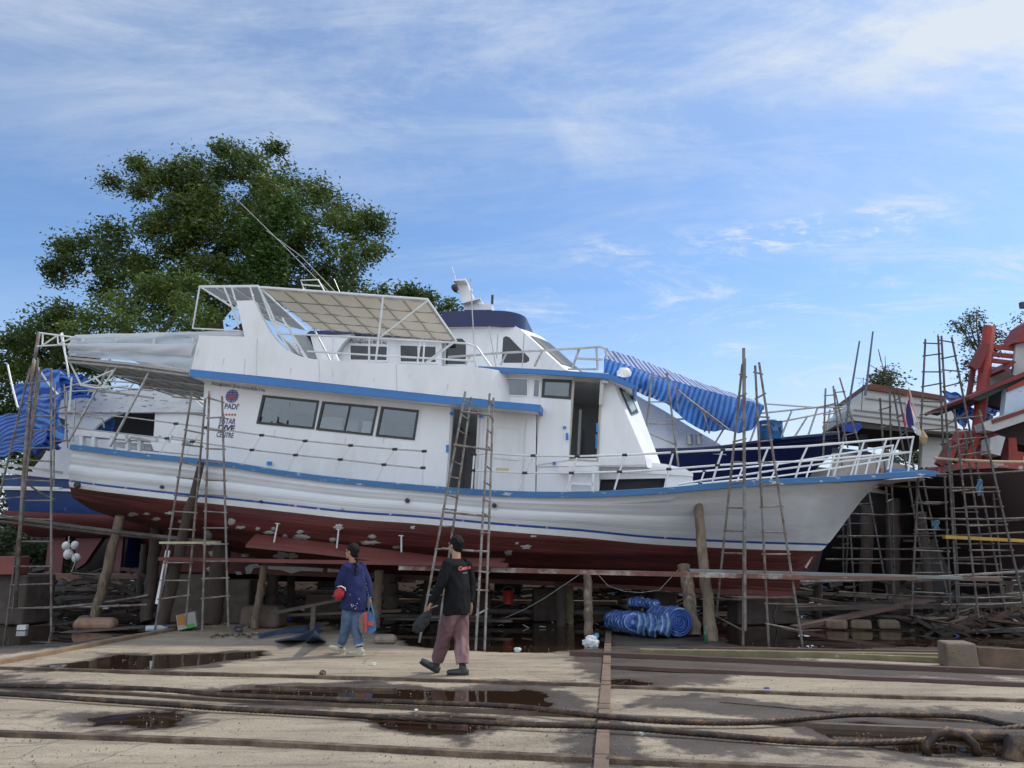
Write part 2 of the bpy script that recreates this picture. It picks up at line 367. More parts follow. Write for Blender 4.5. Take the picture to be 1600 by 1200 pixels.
def row(x, side, lo, hi, n, st=False):
    r_ = []
    for k in range(n + 1):
        u_ = k / n; z = lerp(lo, hi, u_); b = bre(x, z)
        if st:
            fade = min(1, max(0, (LOA - 2.5 - x) / 3.0)); b += strake(u_) * fade + .006 * math.sin(x * 1.7 + u_ * 5) * fade + seam(u_, 8, .0035) * min(1, fade + .35)
        elif n > 20: b += seam(u_, 7, .008)
        r_.append(Vector((x, side * b, z)))
    return r_
STRIPE = .11; LINE = .038
top, boot, line, bot = MB(), MB(), MB(), MB()
for sd_ in (-1, 1):
    T, B_, L_, K = [], [], [], []
    for x in XS:
        zk, zs = zk_(x), zs_(x); wt = zw_(x); zw = min(max(wt, zk), zs)
        h1 = min(max(wt + STRIPE, zk), zs); h2 = min(max(wt + STRIPE + LINE, zk), zs)
        T.append(row(x, sd_, h2, zs, NU, True)); B_.append(row(x, sd_, zw, h1, 2)); L_.append(row(x, sd_, h1, h2, 2))
        for q in L_[-1]: q.y += sd_ * .004
        K.append(row(x, sd_, zk, zw, 56))
    top.grid(T); boot.grid(B_); line.grid(L_); bot.grid(K)
# keel strip closing the bottom and the transom
for m_, f_lo, f_hi in ((bot, lambda x: zk_(x), None),):
    rr_ = [[Vector((x, -bre(x, zk_(x)), zk_(x))), Vector((x, bre(x, zk_(x)), zk_(x)))] for x in XS]; bot.grid(rr_)
z0k, z0w, z0s = zk_(0), zw_(0), zs_(0)
def tr(m_, lo, hi, n):
    m_.grid([[Vector((0, -bre(0, z), z)), Vector((0, bre(0, z), z))] for z in np.linspace(lo, hi, n)])
tr(bot, z0k, z0w, 12); tr(boot, z0w, z0w + STRIPE, 2); tr(line, z0w + STRIPE, z0w + STRIPE + LINE, 2); tr(top, z0w + STRIPE + LINE, z0s, 8)
hull = top.build('hull_topsides', HULLW, boat, True, R(40)); boot.build('boot_stripe', BOOTW, boat, True, R(40)); line.build('blue_waterline', LINEB, boat, True, R(40))
bot.build('hull_bottom', RED, boat, True, R(40))
# skeg / keel timber
kp = [F1.l(*p, 0) for p in [(300,846),(272,893),(400,897),(700,908),(1000,921),(1200,932),(1243,931)]]
up = [Vector((x, 0, zk_(x) + .05)) for x in np.linspace(XFOOT, kp[0].x, 14)]
mb = MB(); mb.slab([(p.x, p.z) for p in kp] + [(p.x, p.z) for p in up], -.11, .11); mb.build('keel', RED, boat)
# rudder and propeller
mb = MB(); c = F1.l(262, 862, 0); mb.slab([(c.x - .25, c.z - .55), (c.x + .12, c.z - .55), (c.x + .16, c.z + .45), (c.x - .12, c.z + .55)], -.04, .04); mb.tube([(c.x + .14, 0, c.z - .5), (c.x + .14, 0, zk_(c.x) + .1)], .04); mb.build('rudder', RED, boat)
# rub rail / cap along the sheer
cap = MB()
for sd_ in (-1, 1):
    cap.grid([[Vector((x, sd_ * (hs_(x) + .05), zs_(x) - .10)), Vector((x, sd_ * (hs_(x) + .055), zs_(x) + .0)), Vector((x, sd_ * (hs_(x) - .03), zs_(x) + .015)), Vector((x, sd_ * max(hs_(x) - .14, 0), zs_(x) + .01)), Vector((x, sd_ * max(hs_(x) - .14, 0), zs_(x) - .10))] for x in XS], closed=True)
cap.box((-.03, 0, z0s - .045), (.08, 3.9, .11))
cap.build('rub_rail', BLUEW, boat)
bp_ = MB(); p0 = F1.l(1300, 742, 0); bp_.box((LOA - .25, 0, zs_(LOA) + .0), (.9, .3, .09)); bp_.build('bow_platform', BLUE, boat)
# deck
dk = MB(); dk.grid([[Vector((x, -max(hs_(x) - .12, .0), zs_(x) - (.22 if x < 12.5 else .12))), Vector((x, 0, zs_(x) - (.16 if x < 12.5 else .05))), Vector((x, max(hs_(x) - .12, 0), zs_(x) - (.22 if x < 12.5 else .12)))] for x in XS]); dk.build('deck', WHITE, boat)
# putty patches on the bottom, found from the photograph
def on_hull(px, py, off=.012, it=30):
    x, z = 9., 2.
    for _ in range(it): q = F1.l(px, py, -bre(min(max(x, 0), LOA), z)); x = x * .5 + q.x * .5; z = z * .5 + q.z * .5
    return x, z
pt = MB(); rng = random.Random(4)
for (px, py, w_, h_) in [(208,804,17,6),(230,803,8,4),(245,811,12,6),(265,802,10,5),(283,815,8,7),(327,836,10,14),(363,815,9,9),(376,824,12,5),(362,815,9,11),(403,826,6,6),(421,832,15,6),(428,826,6,6),(446,838,8,8),(471,839,20,8),(469,831,10,6),(529,823,12,9),(521,844,9,8),(578,848,26,7),(582,838,11,6),(620,855,10,5),(645,824,6,6),(440,868,20,12),(458,869,16,10),(383,867,10,7),(332,864,8,10),(384,867,8,5),(822,855,14,8),(794,864,11,9),(808,849,5,4),(834,838,9,3),(535,795,4,3)]:
    n_ = 22; ring = []
    for k in range(n_):
        a = 2 * math.pi * k / n_; j = 1 + rng.uniform(-.38, .30)
        x, z = on_hull(px + math.cos(a) * w_ * .60 * j, py + math.sin(a) * h_ * .46 * j); ring.append(Vector((x, -bre(x, z) - .012, z)))
    x, z = on_hull(px, py); pt = MB(); pt.add([Vector((x, -bre(x, z) - .022, z))] + ring, [(0, 1 + k, 1 + (k + 1) % n_) for k in range(n_)]); pt.build('putty_patch', PUTTY, boat, True)
for ps in ([(383,887),(390,882),(402,881),(407,886),(396,888),(392,896),(385,897)], [(417,884),(440,885),(470,886),(505,888),(504,893),(470,892),(455,896),(440,891),(418,889)], [(512,888),(530,888),(530,894),(512,894)], [(322,888),(330,884),(336,889),(328,895)], [(367,893),(376,893),(378,898),(370,898)]):
    mb = MB(); q = [F1.l(a, b, -.118) for a, b in ps]; mb.slab([(p.x, p.z) for p in q], -.124, -.112); mb.build('putty_patch', PUTTY, boat)
# through-hull holes, small fittings
hl = MB()
for (px, py, r_) in [(122,758,.07),(254,761,.035),(409,784,.03),(637,782,.042),(773,790,.042)]:
    x, z = on_hull(px, py); b = bre(x, z)
    hl = MB(); hl.lathe([(r_, 0), (r_, .05), (r_ * .7, .06)], (x, -b + .0, z), 12, Matrix.Rotation(R(90), 3, 'X')); hl.build('hull_fitting', BLACKF, boat)
# bilge plank with its rods
mb = MB()
P = [F1.l(a, b, -2.05) for a, b in [(400,834),(500,846),(600,858),(700,871),(790,872)]]
Q = [F1.l(a, b, -2.75) for a, b in [(384,851),(500,862),(600,874),(700,884),(780,878)]]
mb.grid([[p, q, q - Vector((0, 0, .05)), p - Vector((0, 0, .05))] for p, q in zip(P, Q)], closed=True, caps=True)
mb.build('bilge_plank', REDP, boat)
for (a, b, c_, d) in [(434,818,428,848),(529,827,526,857),(627,837,627,863)]:
    mb = MB(); p, q = F1.l(a, b, -2.25), F1.l(c_, d, -2.55); mb.bar(p, q, .028); mb.box(p, (.09, .05, .02)); mb.build('support_rod', PUTTY, boat)
mb = MB(); a, b = F1.l(1266, 868, -.12), F1.l(1256, 886, -.12); mb.tube([a, b], .06, 8); mb.build('zinc_anode', PUTTY, boat)

# ---- superstructure ----
def L(p, y): q = F1.l(p[0], p[1], y); return (q.x, q.z)
def LP(ps, y): return [L(p, y) for p in ps]
def L3(px, py, y): return F1.l(px, py, y)
YH = -1.86; YB = -2.28
def winpart(parent, poly, y, bw=.05, framem=BLACKF, glass=GLASS, name='window', dy=.02, mull=None):
    """window: frame ring with a pane as its sub-part; poly in local x,z"""
    c = Vector((sum(p[0] for p in poly) / len(poly), sum(p[1] for p in poly) / len(poly)))
    inner = []
    for p in poly:
        d = Vector((p[0], p[1])) - c; sx_ = max(0, 1 - bw / max(abs(d.x), .05)); sz_ = max(0, 1 - bw / max(abs(d.y), .05))
        inner.append((c.x + d.x * sx_, c.y + d.y * sz_))
    m_ = MB(); m_.slab([poly, inner], y - dy, y + .05)
    if mull:
        for t in mull:
            n_ = len(inner); a = Vector(inner[0]).lerp(Vector(inner[1]), t); b = Vector(inner[3]).lerp(Vector(inner[2]), t)
            m_.slab([(a.x - .015, a.y), (a.x + .015, a.y), (b.x + .015, b.y), (b.x - .015, b.y)], y - dy + .006, y + .03)
    w_ = m_.build(name, framem, parent); g = MB(); g.slab([inner], y + .010, y + .016); g.build('pane', glass, w_); return w_
W1 = [(411,617),(499,626),(491,671),(401,662)]; W2 = [(504,627),(591,635),(582,681),(494,672)]; W3 = [(596,635),(655,641),(648,688),(587,682)]
DOOR1 = [(709,638),(747,642),(741,768),(699,765)]
house = [(320,585),(420,596),(560,612),(700,628),(838,642),(836,778),(700,774),(560,756),(440,742),(313,724)]
wins = [LP(w_, YH) for w_ in (W1, W2, W3)]
outer = LP(house, YH)
mb = MB(); mb.slab([outer] + wins + [LP(DOOR1, YH)], YH, YH + .06); mb.build('house_wall', WHITE, boat)
mb = MB(); mb.slab([outer] + wins, -YH - .06, -YH); mb.build('house_wall', WHITE, boat)
for w_, mu in zip(wins, (None, [.5], None)):
    winpart(boat, w_, YH, .045, mull=mu); winpart(boat, w_, -YH - .03, .045)
# bulkheads and interior pieces
a, b = Vector(outer[0]), Vector(outer[-1])
mb = MB(); mb.slab([(a.x, a.y), (a.x + .06, a.y), (b.x + .06, b.y), (b.x, b.y)], YH + .061, -YH - .061); mb.build('aft_bulkhead', WHITE, boat)
xa = L((662, 640), YH)[0]
mb = MB(); zt = L((662, 622), YH)[1]; mb.box((xa + .1, .75, zt - 1.1), (.05, 2.1, 2.1)); mb.build('cabin_bulkhead', INTW, boat)
for x0, zz in ((3.9, 0), (5.0, 0)):
    mb = MB(); zt = zs_(x0) ; mb.box((x0 + .6, 1.0, zt + .25), (.9, .5, .9)); mb.box((x0 + .6, .74, zt + .5), (.7, .02, .3)); mb.build('cabin_locker', INTW, boat)
# furniture and curtains seen through the windows
for (a_, y_, M_, nm) in [([(408,636),(426,638),(424,668),(405,666)], -.9, INTW, 'cabin_locker'), ([(430,643),(482,648),(480,668),(429,664)], .2, mat('dark_board', (.10, .12, .16), .6, .3, 6), 'wall_board'), ([(500,650),(536,653),(534,682),(498,679)], -.7, WHITE, 'cabin_locker'), ([(538,654),(560,656),(558,684),(537,682)], -.9, INTW, 'cabin_locker'), ([(567,657),(581,658),(579,686),(566,684)], -1.1, WHITE, 'cabin_locker'), ([(600,659),(642,663),(640,684),(599,682)], .0, MATS['dark_board'], 'wall_board'), ([(594,661),(650,668),(648,692),(592,690)], .8, INTW, 'cabin_locker')]:
    mb = MB(); mb.slab(LP(a_, y_), y_, y_ + .25); mb.build(nm, M_, boat)
for (a_, y_) in [([(772,600),(790,601),(788,622),(771,621)], -.8), ([(870,600),(884,600),(883,626),(869,625)], -.6), ([(905,640),(909,640),(905,720),(901,720)], -1.2)]:
    mb = MB(); mb.slab(LP(a_, y_), y_, y_ + .06); mb.build('inner_post', INTW, boat)
# sliding door panel, closed door, trims
mb = MB(); mb.slab(LP([(661,633),(706,637),(697,766),(652,762)], YH), YH - .05, YH - .005); mb.build('sliding_door', WHITE, boat)
dr = MB(); dr.slab(LP([(769,660),(819,664),(814,772),(760,770)], YH), YH - .022, YH - .002); dr = dr.build('door', WHITE, boat)
mb = MB(); mb.slab([LP([(773,665),(813,669),(811,720),(768,716)], YH), LP([(776,668),(811,672),(808,717),(771,713)], YH)], YH - .034, YH - .023); mb.build('door_panel', WHITE, dr)
mb = MB(); mb.slab(LP([(776,731),(795,732),(795,737),(775,737)], YH), YH - .030, YH - .023); mb.build('notice_plate', mat('cream_plate', (.55, .5, .33), .5), dr)
mb = MB(); mb.slab([LP([(706,634),(751,638),(745,770),(694,766)], YH), LP(DOOR1, YH)], YH - .03, YH - .003); mb.build('door_frame', INTW, boat)
TAPE = mat('blue_tape', (.03, .2, .55), .6)
mb = MB()
for (px, py, a_, b_) in [(706,646,6,5),(699,701,4,12),(882,668,5,4),(886,682,4,11),(866,724,5,5),(933,668,3,14),(932,690,3,22),(751,650,6,5),(421,724,8,6)]:
    yy = YH - .06 if px < 760 else -1.90; mb = MB(); mb.slab(LP([(px - a_ / 2, py - b_ / 2), (px + a_ / 2, py - b_ / 2), (px + a_ / 2, py + b_ / 2), (px - a_ / 2, py + b_ / 2)], yy), yy - .004, yy); mb.build('masking_tape', TAPE, boat)

SEAMM = mat('wall_seam', (.58, .60, .62), .6, .1)
for (a_, b_, y_) in [((661,634),(652,764), YH - .004), ((757,640),(750,768), YH - .004), ((822,652),(817,770), YH - .004), ((500,600),(498,561), YB - .004), ((620,610),(619,569), YB - .004),  ((400,590),(402,529), YB - .004), ((381,588),(383,560), YB - .004)]:
    mb = MB(); p, q = F1.l(*a_, y_), F1.l(*b_, y_); mb.bar(p, q, .012, .006, up=(0, 1, 0)); mb.build('wall_seam', SEAMM, boat)
RUN = mat('dirt_run', (.60, .58, .54), .7, .2, 9)
rgd = random.Random(31)
for (px_, py_, yy, hh) in [(330,615,YH,16),(452,628,YH,9),(540,683,YH,14),(600,684,YH,10),(430,672,YH,12),(670,655,YH,20),(800,690,YH,14),(690,650,YH,12), (775,700,YH,16),(350,560,YB,12),(455,575,YB,10),(585,590,YB,9),(700,600,YB,12),(640,585,YB,7),(520,580,YB,8),(310,545,YB,14)]:
    mb = MB(); p = F1.l(px_, py_, yy - .004); w_ = rgd.uniform(.006, .014); h_ = hh * .012; mb.slab([(p.x - w_, p.z), (p.x + w_, p.z), (p.x + w_ * .3 - .01, p.z - h_), (p.x - w_ * .2 - .01, p.z - h_)], yy - .005, yy - .002); mb.build('dirt_run', RUN, boat)
# upper deck slab and blue fascia
fas = [(297,577),(420,590),(560,605),(700,620),(840,632)]; fasb = [(840,643),(700,631),(560,617),(420,602),(297,588)]
fp = LP(fas + fasb, YB - .04)
for s_ in (-1, 1):
    mb = MB(); mb.slab(fp, s_ * (abs(YB) + .045), s_ * (abs(YB) + .002)); mb.build('deck_fascia', BLUE, boat)
pin = LP(fas + fasb, YB)
mb = MB(); mb.slab(pin, YB, -YB); mb.build('upper_deck', WHITE, boat)
mb = MB(); e0, e1 = L((840,632), YB - .04), L((840,643), YB - .04); mb.box((e0[0] + .03, 0, (e0[1] + e1[1]) / 2), (.05, 4.64, e0[1] - e1[1])); mb.build('deck_fascia', BLUE, boat)
# bulwark with its swept fin
bul = [(311,524),(382,526),(376,498),(369,470),(397,469),(403,484),(411,500),(421,517),(433,533),(450,548),(470,557),(490,561),(515,563),(560,565),(600,567),(660,570),(725,573),(743,574),(748,600),(750,623),(700,619),(560,604),(420,589),(299,577)]
for s_ in (-1, 1):
    pp = LP(bul, YB); mb = MB(); mb.slab(pp, s_ * abs(YB), s_ * (abs(YB) - .14)); mb.build('bulwark', WHITE, boat)
e0, e1 = L((745,574), YB), L((750,623), YB)
mb = MB()
rows = []
for k in range(9):
    a = k / 8 * math.pi / 2; rows.append([Vector((e0[0] - .02 + .55 * math.sin(a), YB + .55 - .55 * math.cos(a), e0[1])), Vector((e1[0] - .02 + .55 * math.sin(a), YB + .55 - .55 * math.cos(a), e1[1] - .03 * k / 8))])
rows.append([Vector((e0[0] + .53, 2.28, e0[1])), Vector((e1[0] + .53, 2.28, e1[1] - .04))])
mb.grid(rows); o = mb.build('front_bulwark', WHITE, boat, True)

# forward house
YF = -1.82
fw = [(747,580),(850,586),(942,592),(957,597),(1007,712),(1010,729),(936,729),(936,776),(838,778),(840,638),(750,628)]
WA = [(771,590),(826,592),(825,620),(769,618)]; WB = [(834,592),(845,593),(843,622),(832,621)]; WC = [(848,592),(894,594),(892,624),(846,621)]
FD = [(898,595),(938,598),(932,719),(890,717)]
fo = LP(fw, YF); holes = [LP(w_, YF) for w_ in (WA, WB, WC)]
mb = MB(); mb.slab([fo] + holes + [LP(FD, YF)], YF, YF + .06); mb.build('wheelhouse_wall', WHITE, boat)
mb = MB(); mb.slab([fo] + holes + [LP(FD, YF)], -YF - .06, -YF); mb.build('wheelhouse_wall', WHITE, boat)
for i, h_ in enumerate(holes):
    winpart(boat, h_, YF, .02 if i < 2 else .05, framem=(WHITE if i < 2 else BLACKF)); winpart(boat, h_, -YF - .03, .04)
mb = MB(); mb.slab(LP([(844,586),(898,590),(889,718),(836,726)], YF), YF - .045, YF - .012)  # sliding panel under the framed window
pan = LP([(846,622),(893,626),(889,719),(838,727)], YF); mb = MB(); mb.slab([pan], YF - .045, YF - .004); mb.build('sliding_door', WHITE, boat)
mb = MB(); mb.slab([LP([(895,592),(941,595),(935,722),(887,720)], YF), LP(FD, YF)], YF - .03, YF - .003); mb.build('door_frame', mat('cream_trim', (.42, .39, .32), .5), boat)
# chamfered corner and front
A0, A1 = Vector((*L((957,597), YF), 0)), Vector((*L((1007,712), YF), 0)); A2 = L((1011,730), YF)
nt0, nt1 = L3(988, 607, -1.0), L3(1033, 727, -1.0)
for s_ in (-1, 1):
    ch = [Vector((A0.x, s_ * abs(YF), A0.y)), Vector((nt0.x, s_ * 1.0, nt0.z)), Vector((nt1.x, s_ * 1.0, nt1.z)), Vector((nt1.x + .03, s_ * 1.0, A2[1])), Vector((A2[0], s_ * abs(YF), A2[1])), Vector((A1.x, s_ * abs(YF), A1.y))]
    mb = MB(); mb.add(ch, [(0, 1, 2, 5), (5, 2, 3, 4)]); cpn = mb.build('wheelhouse_corner', WHITE, boat)
    # window in the corner, laid 1 cm proud
    def ptc(u_, v_, off=.012):
        a = ch[0].lerp(ch[1], u_); b = ch[5].lerp(ch[2], u_); p = a.lerp(b, v_); n_ = (ch[1] - ch[0]).cross(ch[5] - ch[0]).normalized()
        if n_.y * s_ < 0: n_ = -n_
        return p + n_ * off
    def ringc(g): return [ptc(*q) for q in ((.22 + g, .06 + g * .6), (.72 - g, .05 + g * .6), (.80 - g, .34 - g * .6), (.30 + g, .42 - g * .6))]
    o_, i_ = ringc(0), ringc(.07); mb = MB(); mb.add(o_ + i_, [(k, (k + 1) % 4, 4 + (k + 1) % 4, 4 + k) for k in range(4)]); wn_ = mb.build('window', BLACKF, boat)
    mb = MB(); mb.add(i_, [(0, 1, 2, 3)]); mb.build('pane', mat('pale_glass', (.35, .42, .42), .1, 0), wn_)
mb = MB(); mb.add([Vector((nt0.x, -1, nt0.z)), Vector((nt0.x, 1, nt0.z)), Vector((nt1.x + .03, 1, A2[1])), Vector((nt1.x + .03, -1, A2[1]))], [(0, 1, 2, 3)]); mb.build('wheelhouse_front', WHITE, boat)
# things inside the wheelhouse
mb = MB(); c = L3(915, 700, -.6); mb.box((c.x + .1, -.2, c.z - .1), (.35, 1.1, .9)); mb.box((c.x + .35, -.3, c.z + .5), (.12, .5, .55)); mb.build('helm_console', BLACKF, boat)
mb = MB(); c = L3(912, 650, 1.6); mb.box((c.x, 1.0, c.z - .3), (2.2, .04, 1.7)); mb.build('inner_partition', INTW, boat)
# wheelhouse roof
rf = [(747,572),(850,577),(941,583),(957,586),(992,602),(990,608),(955,594),(941,591),(850,585),(747,580)]
rp = LP(rf, YF - .25)
r0 = [L((747,573), YF-.2), L((850,578), YF-.2), L((940,584), YF-.2), L((955,587), YF-.2), L((990,603), YF-.2), L((988,607), YF-.2), L((955,593), YF-.2), L((940,590), YF-.2), L((850,584), YF-.2), L((747,579), YF-.2)]
mb = MB(); mb.slab(r0, YF - .2, -YF + .2); mb.build('wheelhouse_roof', WHITE, boat)
for s_ in (-1, 1):
    mb = MB(); mb.slab(rp, s_ * 2.07, s_ * 2.022); mb.build('roof_fascia', BLUE, boat)
mb = MB(); mb.box((r0[4][0] + .03, 0, r0[4][1] - .04), (.06, 4.0, .11)); mb.build('roof_fascia', BLUE, boat)
# searchlight on the roof corner
mb = MB(); c = L3(975, 585, -1.0); mb.lathe([(.05, 0), (.14, .03), (.15, .10), (.10, .17), (.02, .19)], (c.x, -1.0, c.z - .05), 14); mb.build('roof_light', WHITE, boat, True, R(50))
# trunk cabin on the fore deck
tk = [(1004,722),(1040,725),(1070,732),(1082,741),(1084,775),(930,775),(930,722)]
slot = [(938,749),(1040,747),(1036,768),(936,768)]
mb = MB(); mb.slab([LP(tk, -1.5), LP(slot, -1.5)], -1.5, -1.44); mb.slab(LP(tk, -1.5), 1.44, 1.5)
tkp = LP(tk, -1.5)
mb.grid([[Vector((p[0], -1.499, p[1])), Vector((p[0], 0, p[1] + .06)), Vector((p[0], 1.499, p[1]))] for p in tkp[:5]]); mb.build('trunk_cabin', WHITE, boat)
mb = MB(); mb.slab(LP([(930,727),(990,726),(1072,733),(1083,740),(1083,744),(1040,741),(930,738)], -1.56), -1.56, -1.47); mb.build('cabin_moulding', WHITE, boat)
mb = MB(); mb.slab(LP(slot, -1.3), -1.35, -1.30); mb.build('cabin_opening', DARKIN, boat)
mb = MB(); mb.bar(L3(891, 728, -1.95), L3(890, 768, -1.95), .05); mb.bar(L3(928, 728, -1.95), L3(926, 768, -1.95), .05); mb.bar(L3(890, 755, -1.95), L3(927, 757, -1.95), .05); mb.slab(LP([(874,730),(935,729),(934,736),(873,738)], -1.98), -1.98, -1.86); mb.build('deck_step', WHITE, boat)
mb = MB(); mb.slab(LP([(838,718),(1006,714),(1010,726),(838,729)], YF - .02), YF - .025, YF - .004); mb.build('wall_moulding', WHITE, boat)

# rails along the sheer
def rail(name, pts, r_=.02, M=WPIPE, y=None, par=None):
    q = []
    for p in pts: q.append(p if isinstance(p, Vector) else F1.l(p[0], p[1], p[2] if len(p) > 2 else y))
    mb = MB(); mb.tube(q, r_, 6); return mb.build(name, M, par or boat)
def ysheer(px):
    x = 9.
    for _ in range(8): x = min(max(F1.l(px, 720, -hs_(x)).x, 0), LOA)
    return -(hs_(x) - .08)
def shp(px, py): return F1.l(px, py, ysheer(px))
def railset(name, pts, r_=.019, M=WPIPE, mir=True):
    q = [shp(*p) for p in pts]; mb = MB(); mb.tube(q, r_, 6); mb.build(name, M, boat)
    if mir: mb = MB(); mb.tube([Vector((p.x, -p.y, p.z)) for p in q], r_, 6); mb.build(name, M, boat)
railset('rail', [(102,643),(200,652),(300,665),(409,680),(477,689),(548,696),(617,702),(663,705)], .014, GREYM)
railset('rail', [(100,667),(180,676),(261,685),(394,703),(462,711),(532,718),(600,726),(662,732)], .014, GREYM)
railset('rail', [(741,710),(760,708),(830,712),(900,713),(975,711),(1050,707),(1125,703),(1200,700),(1262,697),(1330,691),(1400,685),(1428,683)], .020)
railset('rail', [(741,735),(820,739),(900,739),(980,737),(1045,733),(1120,727),(1190,723),(1250,721),(1310,716),(1380,710),(1424,706)], .018)
posts = [((409,680),(394,703),(380,724)),((477,689),(462,711),(449,736)),((548,696),(532,718),(520,745)),((617,702),(600,726),(588,751)),((663,705),(661,731),(660,757)),
         ((741,710),(739,735),(737,765)),((833,712),(820,739),(810,767)),((902,713),(893,739),(884,768)),((976,711),(968,737),(960,765)),((1052,707),(1045,733),(1040,761)),((1129,703),(1121,727),(1112,756)),((1200,700),(1191,723),(1183,751)),((1262,697),(1251,721),(1243,747)),((1318,692),(1310,716),(1303,744)),((1350,690),(1343,713),(1336,742)),((1385,687),(1377,711),(1370,740)),((1405,685),(1396,709),(1391,739)),((1427,683),(1423,706),(1419,737)),((322,668),(261+40,690),(290,712)),((275,662),(261,685),(250,708))]
for i, ps in enumerate(posts):
    q = [shp(*p) for p in ps]; thin = ps[0][0] < 700
    for s_ in (1, -1):
        qq = [Vector((p.x, p.y * s_, p.z)) for p in q]; mb = MB(); mb.tube(qq,   .012 if thin else .018, 6); st = mb.build('stanchion', WPIPE, boat)
        if ps[0][0] < 1130:
            for p in qq[:2]: mb = MB(); mb.tube([p - Vector((.045, 0, .004)), p + Vector((.045, 0, .004))], .028, 8); mb.build('rail_joint', BLACKF, st)
# low third rail at the bow
railset('rail', [(1060,757),(1100,750),(1150,744),(1222,733),(1290,724),(1350,717),(1424,706)], .018, mir=False)
# ---------------- canopies, frames and aerials of the main boat ----------------
def lz(fr, px, py, z):
    d = fr.RT @ ray(px, py); return fr.c + d * ((z - fr.c.z) / d.z)
CANV = clothmat('canvas_beige', (.60, .57, .51), .55, .8)
CANW = clothmat('canvas_white', (.80, .82, .84), .5, .6)
PLAS = clothmat('clear_plastic', (.60, .66, .74), .35, .3, .9)
HARDG = clothmat('panel_grey', (.42, .44, .45), .5, .7)
# big canopy over the upper deck
c00, c01 = F1.l(408, 449, -2.2), F1.l(668, 468, -2.2)
yf0 = lz(F1, 490, 512, c00.z); yf1 = lz(F1, 712, 531, c01.z)
c10, c11 = yf0, yf1
cn = empty('canopy_dummy', None, None); bpy.data.objects.remove(cn)
def bil(a, b, c, d, u_, v_): return a.lerp(b, u_).lerp(c.lerp(d, u_), v_)
mb = MB(); NR = 40
rows = [[bil(c00, c01, c10, c11, i / NR, j / 16) - Vector((0, 0, .035 * abs(math.sin(math.pi * i / NR * 7)) + .02 * math.sin(math.pi * j / 16))) for j in range(17)] for i in range(NR + 1)]
mb.grid(rows); cv = mb.build('canopy', CANV, boat, True); sm = cv.modifiers.new('s', 'SOLIDIFY'); sm.thickness = .006
SEAM = mat('canvas_seam', (.33, .31, .27), .8)
mb = MB()
for i in range(1, 7): mb.tube([bil(c00, c01, c10, c11, i / 7, j / 10) - Vector((0, 0, .05)) for j in range(11)], .016, 5)
for j in (4, 8, 12): mb.tube([bil(c00, c01, c10, c11, i / 20, j / 16) - Vector((0, 0, .055)) for i in range(21)], .012, 5)
mb.build('canopy_rib', SEAM, cv)
mb = MB(); mb.tube([c00, c01, c11, c10], .028, 6, closed=True); mb.build('canopy_edge', WPIPE, cv)
mb = MB(); n_ = 60
for k in range(n_):   # lacing along the outer edges
    t = k / n_; p = c01.lerp(c11, t) if k % 2 else c10.lerp(c11, t); mb.bar(p + Vector((0, 0, .04)), p - Vector((.03, .03, .07)), .012)
mb.build('lacing', SEAM, cv)
def pipes(name, segs, y, r_=.022, M=WPIPE, par=None):
    for s_ in segs:
        q = [F1.l(p[0], p[1], p[2] if len(p) > 2 else y) for p in s_]; mb = MB(); mb.tube(q, r_, 6); mb.build(name, M, par or boat)
pipes('canopy_post', [[(599,463),(587,566)], [(668,470),(594,527)], [(405,449),(424,500),(455,552)], [(404,449),(420,480),(437,520)], [(441,497),(470,545),(480,560)], [(425,500),(452,512),(463,540)]], -2.2)
pipes('canopy_post', [[(712,531,c11.y),(640,585,c11.y)], [(490,513,c10.y),(520,570,c10.y)]], 0)
# small hard canopy on the fin
d00, d01 = F1.l(312, 448, -2.2), F1.l(403, 447, -2.2); d10, d11 = lz(F1, 420, 500, d00.z), lz(F1, 478, 515, d01.z)
mb = MB(); mb.grid([[bil(d00, d01, d10, d11, i / 8, j / 8) for j in range(9)] for i in range(9)]); hc = mb.build('aft_canopy', HARDG, boat); sm = hc.modifiers.new('s', 'SOLIDIFY'); sm.thickness = .02
mb = MB(); mb.tube([d00, d01, d11, d10], .028, 6, closed=True)
mb.build('canopy_edge', WPIPE, hc)
mb = MB()
for t in (.3, .6): mb.tube([d00.lerp(d01, t) - Vector((0, 0, .03)), d10.lerp(d11, t) - Vector((0, 0, .03))], .018, 5)
for t in (.33, .66): mb.tube([d00.lerp(d10, t) - Vector((0, 0, .035)), d01.lerp(d11, t) - Vector((0, 0, .035))], .018, 5)
mb.build('canopy_rib', WPIPE, hc)
pipes('canopy_post', [[(312,448),(301,513),(376,517)], [(350,449),(362,478),(373,513)], [(362,449),(368,470)], [(391,449),(397,470)], [(316,450),(360,478),(378,487)], [(373,500),(377,480)]], -2.2, .02)
# aerials on the canopy
pipes('aerial', [[(513,455,.4),(440,380,.4),(350,292,.4)], [(524,456,.8),(470,400,.8),(416,360,.8)], [(531,457,-.5),(522,436,-.5)]], 0, .008, GREYM)
pipes('aerial_bracket', [[(476,456,0),(470,438,0),(497,437,0),(507,455,0)], [(473,445,0),(500,447,0)]], 0, .018, WPIPE)
pipes('aerial', [[(735,436),(742,560),(749,620)], [(764,511),(775,573)], [(819,522),(816,574)], [(778,522),(776,560)]], -1.9, .011, GREYM)
# upper deck rail, white
pipes('deck_rail', [[(432,521),(560,527),(700,535),(732,537),(745,542),(767,573)], [(480,549),(600,556),(741,564)], [(470,548),(478,560)]], -2.2, .02)
pipes('rail_post', [[(521,525),(519,562)], [(657,532),(652,568)], [(663,533),(661,568)], [(577,528),(577,566)], [(742,540),(741,572)], [(683,555),(668,567)], [(714,532),(665,568)]], -2.2, .018)
